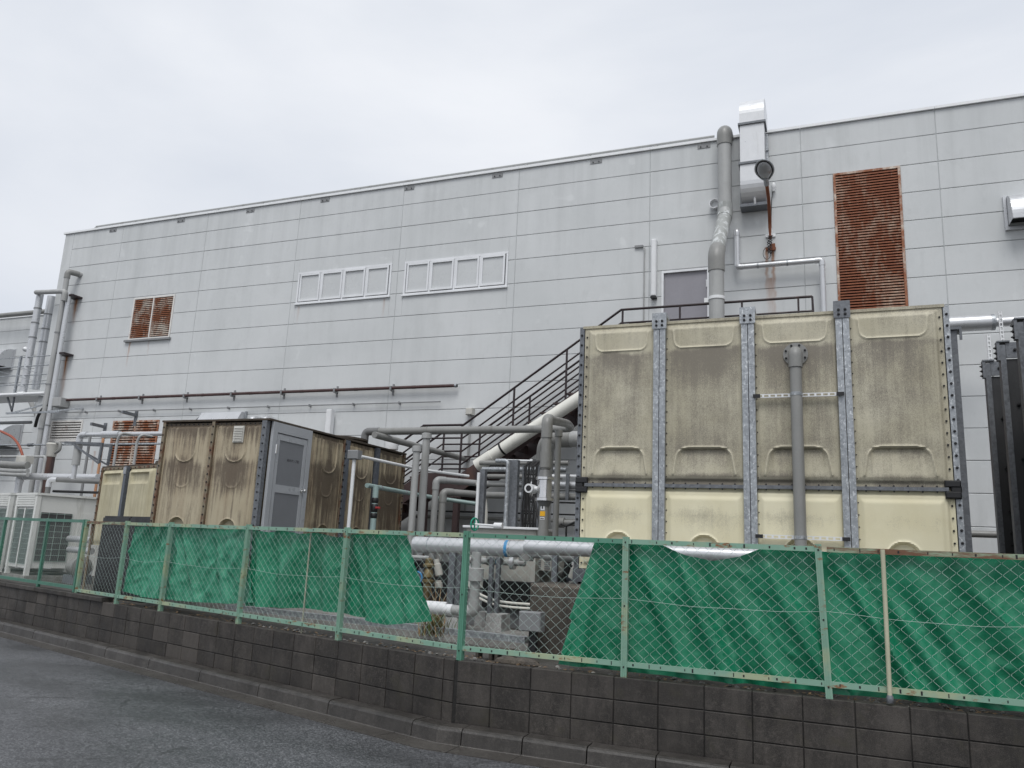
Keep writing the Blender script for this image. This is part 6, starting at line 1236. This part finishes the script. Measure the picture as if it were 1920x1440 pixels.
# ================================================================ pipework and plant at the left corner
def vpipe(u0, v0, u1, v1, Y, w, mat, name, label, zb=None, cat='pipe', top=None, group=None, bands=()):
    a, b = at(u0, v0, Y), at(u1, v1, Y); x = (a.x+b.x)/2; zl = b.z if zb is None else zb; r = rpx(w, lerp(a, b, .5))
    tg2 = thing(name, label, cat, V(x, Y, zl), group); pts = [V(x, Y, zl), V(x, Y, a.z)]
    if top == 'wall': pts.append(V(x+.14, YB+.02, a.z))
    MB().tube(fillet(pts, .12, 6), r, 14).build('pipe', M[mat], tg2)
    if top == 'wall': MB().tube(fillet([pts[1]-V(0, 0, .22), pts[1], lerp(pts[1], pts[2], .8)], .12, 7), r*1.16, 14).build('elbow', M['pvc'], tg2)
    for t_ in bands: MB().lathe(lerp(pts[0], pts[1], t_), (0, 0, 1), [(r+.002, -.02), (r+.012, -.02), (r+.012, .02), (r+.002, .02)], 14).build('band', M['steel_grey'], tg2)
    return tg2, x, a.z, r
vpipe(127, 509, 88, 745, 16.15, 9.5, 'pvc_light', 'corner_downpipe', 'grey downpipe at the building corner, the left one with an elbow high up', YG, top='wall', group='pipes down the building corner', bands=(.3, .45, .6, .78))
tg2, x, zt6, r6 = vpipe(131, 549, 97, 745, 16.2, 9, 'lag', 'corner_silver_pipe', 'silver pipe at the building corner, right beside the grey downpipe', YG, group='pipes down the building corner', bands=(.5,))
a = at(76, 551, 16.45); MB().tube(fillet([V(x, 16.05, zt6-.3), V(x, 16.05, zt6), V(a.x, 16.3, a.z)], .1, 6), r6, 14).build('link_pipe', M['pvc_light'], tg2)
for v, lab in ((556, 0), (664, 1)):
    q = at(137 if v < 600 else 120, v, 16.3); MB().bx(q.x-.22, q.x+.16, 16.15, YB-.001, q.z-.025, q.z+.025).build('bracket', M['brown_steel'], tg2)
_, xC, zC, rC = vpipe(74, 552, 45, 735, 16.45, 12.5, 'lag', 'silver_riser', 'silver riser left of the building corner, the left one of two', None, group='silver risers at the left', bands=(.55, .7, .85))
_, xD, zD, rD = vpipe(96, 556, 68, 730, 16.9, 14.5, 'lag', 'silver_riser', 'thicker silver riser right against the building corner', None, group='silver risers at the left', bands=(.5, .64, .8))
a, b = at(0, 592, 22.8), at(84, 584, 22.8); MB().tube([V(a.x-6, 22.8, (a.z+b.z)/2), V(b.x+.8, 22.8, (a.z+b.z)/2)], rpx(9, a), 12).solo('parapet_pipe', M['pvc'], 'grey pipe lying along the top of the rear wing', 'pipe')
# platform with wire railing
PYf = 16.35; pl_ = thing('access_platform', 'light steel access platform with thin rails at the left edge', 'platform', V(at(0, 740, PYf).x, PYf, 2)); xl, xr = at(-120, 740, PYf).x, at(74, 737, PYf).x; zp = at(40, 739, PYf).z
MB().bx(xl, xr, PYf, PYf+.95, zp-.05, zp+.05).build('deck', M['white'], pl_)
for v in (670, 687, 704, 721): z = at(40, v, PYf).z; MB().cyl((xl, PYf+.02, z), (xr+.15, PYf+.02, z), .017, 8).build('rail', M['galv'], pl_)
for u in (33, -60): q = at(u, 700, PYf); MB().bx(q.x-.03, q.x+.03, PYf-.01, PYf+.05, zp+.051, at(33, 668, PYf).z).build('rail_post', M['galv'], pl_)
for (u0, v0, u1, v1) in ((33, 687, 72, 700), (0, 697, 72, 716), (0, 715, 65, 730)): a, b = at(u0, v0, PYf-.05), at(u1, v1, PYf-.05); MB().cyl(a, b, .008, 6).build('brace_wire', M['galv'], pl_)
for u in (20, -80): q = at(u, 750, PYf); MB().bar(V(q.x-.3, PYf+.1, zp-.06), V(q.x, PYf+.1, zp-.5), .04, .04).bar(V(q.x, PYf+.1, zp-.06), V(q.x, PYf+.1, zp-.52), .04, .04).build('bracket', M['galv_dark'], pl_)
for x in (xl+.2, xr-.1): MB().bx(x-.04, x+.04, PYf+.8, PYf+.9, YG, zp-.051).build('column', M['galv_dark'], pl_)
a = at(85, 737, 16.1); MB().tube([V(at(-120, 741, 16.1).x, 16.1, a.z), V(a.x, 16.1, a.z)], rpx(6, a), 12).lathe((at(40, 739, 16.1).x, 16.1, a.z), (1, 0, 0), [(.06, -.12), (.075, -.1), (.075, .1), (.06, .12)], 12).solo('white_level_pipe', M['white'], 'white level pipe under the access platform', 'pipe')
h0, h1 = at(29, 656, YW), at(29, 684, 22.8); hood('exhaust_hood', h0.x-2.2, h0.x, h0.z, h1.z, .75, YW, 'silver exhaust hood on the rear wing behind the platform rails', M['lag'])
h0, h1 = at(41, 797, 19.5), at(41, 833, 18.9); 
# lower recess wall (set back less) that carries the lower plant
rw = thing('recess_wall', 'low grey panelled annex wall at the left edge behind the plant', 'wall', V(-27, 20.3, YG)); zr1 = at(40, 752, 20.3).z; z = zr1
while z > YG:
    zb7 = max(z-.6, YG)
    for a, b in ((-75, -65), (-65, -55), (-55, -48), (-48, -42), (-42, -36), (-36, -30), (-30, -26), (-26, -22.3)): me = MB().cbox((0, 0, 0), (b-a-.008, .15, z-zb7-.012), .008).mesh('wall_panel'); me.materials.append(M['wall']); inst('wall_panel', me, rw, ((a+b)/2, 20.38, (z+zb7)/2))
    z = zb7
MB().bx(-75, -22.3, 20.46, 21, YG, zr1-.01).build('wall_core', M['wall_core'], rw)
h0, h1 = at(43, 797, 20.3), at(40, 834, 19.5); hood('exhaust_hood', h0.x-2.6, h0.x, h0.z, h1.z, .9, 20.3, 'large silver curved exhaust hood low at the left edge', M['lag'])
q = at(47, 656, 22.9); MB().lathe((q.x, 22.9, q.z), (0, -.6, -1), [(.02, -.12), (.10, -.10), (.12, .02), (.08, .05)], 12).bx(q.x-.03, q.x+.03, 22.9, YW-.001, q.z-.02, q.z+.06).solo('wing_lamp', M['label_white'], 'small white lamp on the rear wing beside the silver riser', 'lamp')
# conduits, hoses and brackets round the corner
a = at(58, 750, 18.0); pipe_thing('elbow_stub_pipe', [at(62, 748, 20.2), at(56, 751, 18.2), at(70, 780, 18.0), at(70, 860, 18.0)], rpx(8, a), M['pvc'], 'grey elbow pipe stub below the platform', fil=.2)
q = P((92, 758, 16.2), (80, 766, 16.1), (71, 780, 16.1), (66, 800, 16.2)); MB().tube(fillet(q, .3, 6), rpx(5.5, q[0]), 10).solo('black_hose', M['rubber'], 'curved black hose beside the junction box', 'hose')
a, b = at(12, 775, 15.9), at(112, 771, 15.9); br3 = thing('strut_bracket', 'galvanised strut bracket across the corner pipes', 'bracket', a); MB().bar(a, V(b.x, 15.9, a.z), .05, .05).build('bar', M['galv'], br3); MB().bar(V(a.x+.2, 15.9, a.z), V(a.x+1.1, 16.45, a.z+.4), .04, .04).build('strut', M['galv'], br3); MB().bar(V(b.x-.5, 15.9, a.z+.02), V(b.x+.2, 16.48, a.z+.2), .04, .04).build('strut', M['galv'], br3)
a, b = at(-10, 836, 15.8), at(306, 832, 15.8); mp2 = thing('thin_level_pipe', 'thin galvanised pipe running level below the wall louvers', 'pipe', a); MB().cyl(V(a.x, 15.8, b.z), V(b.x, 15.8, b.z), .027, 10).build('pipe', M['galv'], mp2); q = at(57, 836, 15.8); MB().lathe((q.x, 15.8, b.z), (1, 0, 0), [(.03, -.1), (.05, -.09), (.05, -.02), (.035, 0), (.05, .02), (.05, .09), (.03, .1)], 10).build('union', M['galv_dark'], mp2)
a = at(-10, 790, 17.2); b = at(50, 792, 17.2); MB().cyl(V(a.x, 17.2, b.z), V(b.x+.2, 17.2, b.z), .05, 10).solo('dark_level_pipe', M['steel_grey'], 'dark level pipe above the large exhaust hood', 'pipe')
q = P((-20, 800, 15.4), (5, 810, 15.3), (25, 820, 15.2), (37, 837, 15.1), (43, 856, 15.1)); MB().tube(fillet(q, .4, 6), rpx(4.5, q[1]), 10).solo('orange_hose', M['orange_tube'], 'reddish brown hose curving down before the large exhaust hood', 'hose')
q = P((-10, 856, 14.8), (42, 856, 14.8), (86, 853, 14.8), (88, 860, 14.8)); pts = [V(q[0].x, 14.8, q[1].z), V(q[2].x, 14.8, q[1].z), V(q[2].x, 14.8, YG)]; pipe_thing('thin_frame_pipe', pts, rpx(4.5, q[1]), M['pvc_light'], 'thin pale pipe turning down left of the rusty pipe head', fil=.07, joints=(1,))
for k, (v, w, mat, lab) in enumerate(((868, 13, 'pvc', 'fat grey pipe entering at the left edge, upper one'), (879, 9, 'pvc_light', 'grey pipe entering at the left edge, middle one'), (886, 8, 'pvc_light', 'grey pipe entering at the left edge, lowest one'))):
    a = at(52, v+4, 14.5); MB().tube([V(a.x-3.5, 14.1, a.z+.1), V(a.x-.5, 14.5, a.z), V(a.x, 14.5, a.z)], rpx(w, a), 14).solo('edge_pipe', M[mat], lab, 'pipe', 'grey pipes at the left edge')
mbo = at(43, 862, 14.6); MB().cbox((mbo.x, 14.65, mbo.z), (.36, .25, .2), .02).solo('valve_box', M['beige_box'], 'small beige valve box at the foot of the reddish hose', 'box')
# low pipes to the outdoor units
for i, (e, f, zb7, w, mat, lab) in enumerate((((38, 893), (182, 905), None, 12, 'lag', 'silver lagged pipe bending down to the outdoor unit, left one'), ((93, 899), (188, 912), None, 9, 'pvc_dark', 'dark grey pipe bending down behind the outdoor unit, right one'))):
    a = atl(*e, 2.4); b = atl(*f, 3.2); b.z = a.z; pipe_thing('unit_pipe', [V(a.x, a.y, YG+.5), a, b], rpx(w, a), M[mat], lab, fil=.12, joints=(1,), jmat=M['lag'])
a = atl(100, 921, 3.0); b = atl(188, 926, 3.6); MB().cyl(a, V(b.x, b.y, a.z), .035, 10).solo('black_lagged_pipe', M['rubber'], 'black lagged pipe level behind the outdoor unit top', 'pipe')
# lagged run from the pump house to the sleeve
RY2 = 13.2; a = at(312, 813, RY2); b = at(151, 812, RY2); c_ = at(146, 870, RY2); b.z = a.z; lr = thing('lagged_run', 'silver lagged pipe leaving the pump house left and dropping through a fat sleeve', 'pipe', V(b.x, RY2, at(128, 897, RY2).z)); r = rpx(9, a)
MB().tube(fillet([a+V(.3, 0, 0), V(b.x, RY2, a.z), V(b.x, RY2, at(128, 898, RY2).z)], .14, 7), r, 16).build('pipe', M['lag'], lr); MB().cyl((lerp(a.x, b.x, .53), RY2, a.z), (lerp(a.x, b.x, .73), RY2, a.z), r*1.5, 18).build('wide_section', M['lag'], lr)
MB().tube(fillet([V(b.x+.22, RY2, a.z), V(b.x, RY2, a.z), V(b.x, RY2, a.z-.3)], .16, 7), r*1.35, 16).build('elbow', M['lag'], lr)
zs1, zs0 = at(140, 833, RY2).z, at(135, 872, RY2).z; MB().cyl((b.x, RY2, zs0), (b.x, RY2, zs1), r*1.7, 18).build('sleeve', M['pvc_light'], lr)
fb2 = thing('steel_frame_bracket', 'dark triangular steel bracket holding the sleeved silver pipe', 'bracket', V(b.x+.4, RY2, zs0)); zf = zs1+.02
MB().bar(V(b.x-.25, RY2-.16, zf), V(b.x+.62, RY2+.1, zf), .05, .05).build('arm', M['galv_dark'], fb2); MB().bar(V(b.x-.1, RY2+.2, zf), V(b.x+.45, RY2+.5, zf), .05, .05).build('arm', M['galv_dark'], fb2); MB().bar(V(b.x+.62, RY2+.1, zf+.02), V(b.x+.60, RY2+.1, zf-.45), .05, .05).build('upright', M['galv_dark'], fb2); MB().bar(V(b.x-.05, RY2-.12, zf-.02), V(b.x+.60, RY2+.1, zf-.45), .04, .04).build('brace', M['galv_dark'], fb2); MB().bar(V(b.x+.02, RY2+.2, zf-.2), V(b.x+.45, RY2+.5, zf-.45), .04, .04).build('brace', M['galv_dark'], fb2); MB().bar(V(b.x+.45, RY2+.5, zf+.02), V(b.x+.43, RY2+.5, zf-.45), .05, .05).build('upright', M['galv_dark'], fb2)
vpipe(193, 815, 183, 905, 15.6, 5, 'rust_orange', 'rusty_orange_pipe', 'slim rusty orange pipe rising beside the large rusty louver', YG); vpipe(168, 812, 158, 905, 15.9, 5, 'steel_grey', 'slim_grey_pipe', 'slim grey pipe behind the triangular steel bracket', YG)
q = at(99, 848, 15.7); rc = thing('rusty_vent_pipe', 'rusty brown vent pipe with a peeling cream head near the whitish louver', 'pipe', V(q.x-.1, 15.7, YG)); MB().cyl((q.x-.04, 15.7, YG), (q.x-.04, 15.7, q.z-.1), .11, 14).build('pipe', M['stringer'], rc); MB().lathe((q.x-.04, 15.7, q.z-.1), (0, 0, 1), [(.12, -.03), (.13, .0), (.13, .15), (.18, .32), (.14, .36)], 14).build('head', M['beige_box'], rc); MB().tube(fillet([V(q.x+.1, 15.7, q.z-.02), V(q.x+.26, 15.7, q.z+.06), V(q.x+.24, 15.7, q.z+.26), V(q.x+.06, 15.7, q.z+.26)], .12, 6), .045, 10).build('bend', M['pvc'], rc)
for i, (u, lab) in enumerate(((228, 'left of two thin gooseneck pipes above the small cream tank'), (265, 'right of two thin gooseneck pipes above the small cream tank'))):
    a = at(u-1, 812+i*3, 12.3); b = at(u-8, 825+i*3, 12.3); MB().tube(fillet([a+V(.05, .25, .0), a, V(b.x, 12.3, b.z), V(b.x, 12.3, ctop+.0)], .09, 6), rpx(5, a), 10).solo('gooseneck_pipe', M['pvc_light'], lab, 'pipe', 'gooseneck pipes')
for (u0, v0, u1, lab) in ((172, 795, 198, 'dark steel arm bracket between the two lower louvers'), (233, 773, 256, 'dark steel arm bracket above the large rusty louver')):
    a = at(u1, v0+6, YB); MB().bar(V(a.x, YB-.001, a.z), V(a.x-.02, YB-.48, a.z+.02), .07, .08).bx(a.x-.05, a.x+.05, YB-.03, YB-.001, a.z-.3, a.z+.12).solo('arm_bracket', M['galv_dark'], lab, 'bracket', 'steel arm brackets on the wall')
# ---------------- outdoor units, parallel to the fence
def unit(ua, ub, v, off, depth_, label, zb7, side=True):
    a, b = atl(*ua, off), atl(*ub, off); wd = (b-a).length; zt7 = (a.z+b.z)/2; z0 = zb7; ac = thing('outdoor_unit', label, 'outdoor unit', V(a.x, a.y, YG), 'air-conditioning outdoor units')
    f = lambda s_, o_, z_: V(a.x, a.y, z_)+tb*s_+LN*o_
    def bxs_(mb, s0, s1, o0, o1, z0_, z1_): q = [f(s0, o0, 0), f(s1, o0, 0), f(s1, o1, 0), f(s0, o1, 0)]; return mb.hexa([k+V(0, 0, z0_) for k in q]+[k+V(0, 0, z1_) for k in q])
    bxs_(MB(), .03, wd-.03, .03, depth_-.03, z0+.1, zt7-.05).build('casing', M['ac'], ac)
    tp2 = MB(); bxs_(tp2, -.015, wd+.015, -.015, depth_+.015, zt7-.049, zt7); tp2.build('top_cover', M['ac'], ac)
    for s0, s1, o0, o1 in ((0, .09, 0, .09), (wd-.09, wd, 0, .09), (wd-.09, wd, depth_-.09, depth_), (0, .09, depth_-.09, depth_)): c_ = MB(); bxs_(c_, s0, s1, o0, o1, z0-.06, zt7-.05); c_.build('corner_post', M['ac'], ac)
    band = MB(); bxs_(band, .09, wd-.09, .005, .03, zt7-.32, zt7-.05); bo2 = band.build('louver_band', M['ac'], ac)
    for k in range(5): l_ = MB(); z = zt7-.30+k*.052; bxs_(l_, .09, wd-.09, -.012, .005, z, z+.03); l_.build('slat', M['ac'], bo2)
    for (s0, s1) in ((.12, wd/2-.03), (wd/2+.03, wd-.12)):
        c_ = MB(); bxs_(c_, s0, s1, .018, .029, z0+.18, zt7-.36); co = c_.build('coil', M['ac_coil'], ac); g = MB(); n_ = max(3, int((s1-s0)/.05))
        for k in range(n_+1): s_ = lerp(s0, s1, k/n_); bxs_(g, s_-.003, s_+.003, .004, .010, z0+.18, zt7-.36)
        z = z0+.18
        while z < zt7-.36: bxs_(g, s0, s1, -.001, .004, z-.003, z+.003); z += .11
        g.build('grille', M['wire'], co, 'stuff')
    dv2 = MB(); bxs_(dv2, wd/2-.028, wd/2+.028, .002, .03, z0+.12, zt7-.33); dv2.build('mullion', M['ac'], ac)
    if side:
        c_ = MB(); bxs_(c_, wd-.029, wd-.018, .14, depth_*.52, z0+.25, zt7-.42); co = c_.build('side_coil', M['ac_coil'], ac); g = MB()
        for k in range(5): o_ = lerp(.14, depth_*.52, k/4); bxs_(g, wd-.017, wd-.010, o_-.004, o_+.004, z0+.25, zt7-.42)
        z = z0+.25
        while z < zt7-.42: bxs_(g, wd-.010, wd-.004, .14, depth_*.52, z-.004, z+.004); z += .13
        g.build('grille', M['wire'], co, 'stuff'); pn = MB(); bxs_(pn, wd-.028, wd-.014, depth_*.62, depth_-.1, z0+.15, zt7-.40); pn.build('service_panel', M['ac'], ac); lg = MB(); bxs_(lg, wd-.014, wd-.011, depth_-.22, depth_-.13, zt7-.17, zt7-.11); lg.build('maker_badge', M['steel_blue'], ac)
    bs2 = MB(); bxs_(bs2, -.05, wd+.05, -.02, depth_+.05, YG-.01, z0-.061); bs2.build('base', M['conc'], ac); return ac
zA = atl(60, 1085, 1.3).z
unit((33, 924.5), (71.5, 923.5), 0, 1.3, 1.55, 'beige outdoor unit behind the green mesh fence, nearer the black cisterns', zA+.1)
unit((-32, 925), (21, 924), 0, 1.3, 1.55, 'beige outdoor unit cut by the left edge of the picture', zA+.1)
a, b = atl(160, 935, 3.4), atl(190, 934, 3.4); q = lerp(a, b, .5); cab = thing('white_cabinet', 'white ribbed cabinet half hidden behind the small cream tank', 'cabinet', V(q.x, q.y, YG)); MB().cbox((q.x, q.y, (YG+q.z)/2), (1.0, .5, q.z-YG), .02, az).build('casing', M['white'], cab)
for k in range(4): MB().box((q.x-LN.x*.258, q.y-LN.y*.258, q.z-.06-k*.075), (.9, .018, .05), az).build('rib', M['white'], cab)
a = atl(138, 952, 3.0); MB().cbox((a.x, a.y, (YG+a.z)/2), (.55, .4, a.z-YG), .02, az).solo('grey_cabinet', M['beige_box'], 'plain beige cabinet between the outdoor unit and the white cabinet', 'cabinet')
for k, (v, lab) in enumerate(((1010, 'upper silver pipe beside the outdoor unit, seen through the mesh fence'), (1030, 'lower silver pipe beside the outdoor unit, seen through the mesh fence'))):
    a, b = atl(130, v, 2.0), atl(172, v+2, 2.0); MB().cyl(a, V(b.x, b.y, a.z), rpx(12, a), 14).solo('low_silver_pipe', M['lag'], lab, 'pipe', 'low silver pipes at the left')
q = atl(150, 1050, 1.9); pm3 = thing('left_pump', 'grey pump behind the dark green mesh fence', 'pump', V(q.x, q.y, YG)); MB().lathe((q.x-.2, q.y, YG+.35), tb, [(.05, 0), (.16, .03), (.18, .3), (.10, .34), (.22, .36), (.22, .46), (.1, .5)], 18).build('motor', M['pvc'], pm3); MB().box((q.x, q.y, YG+.09), (.6, .35, .18), az).build('base', M['galv_dark'], pm3)
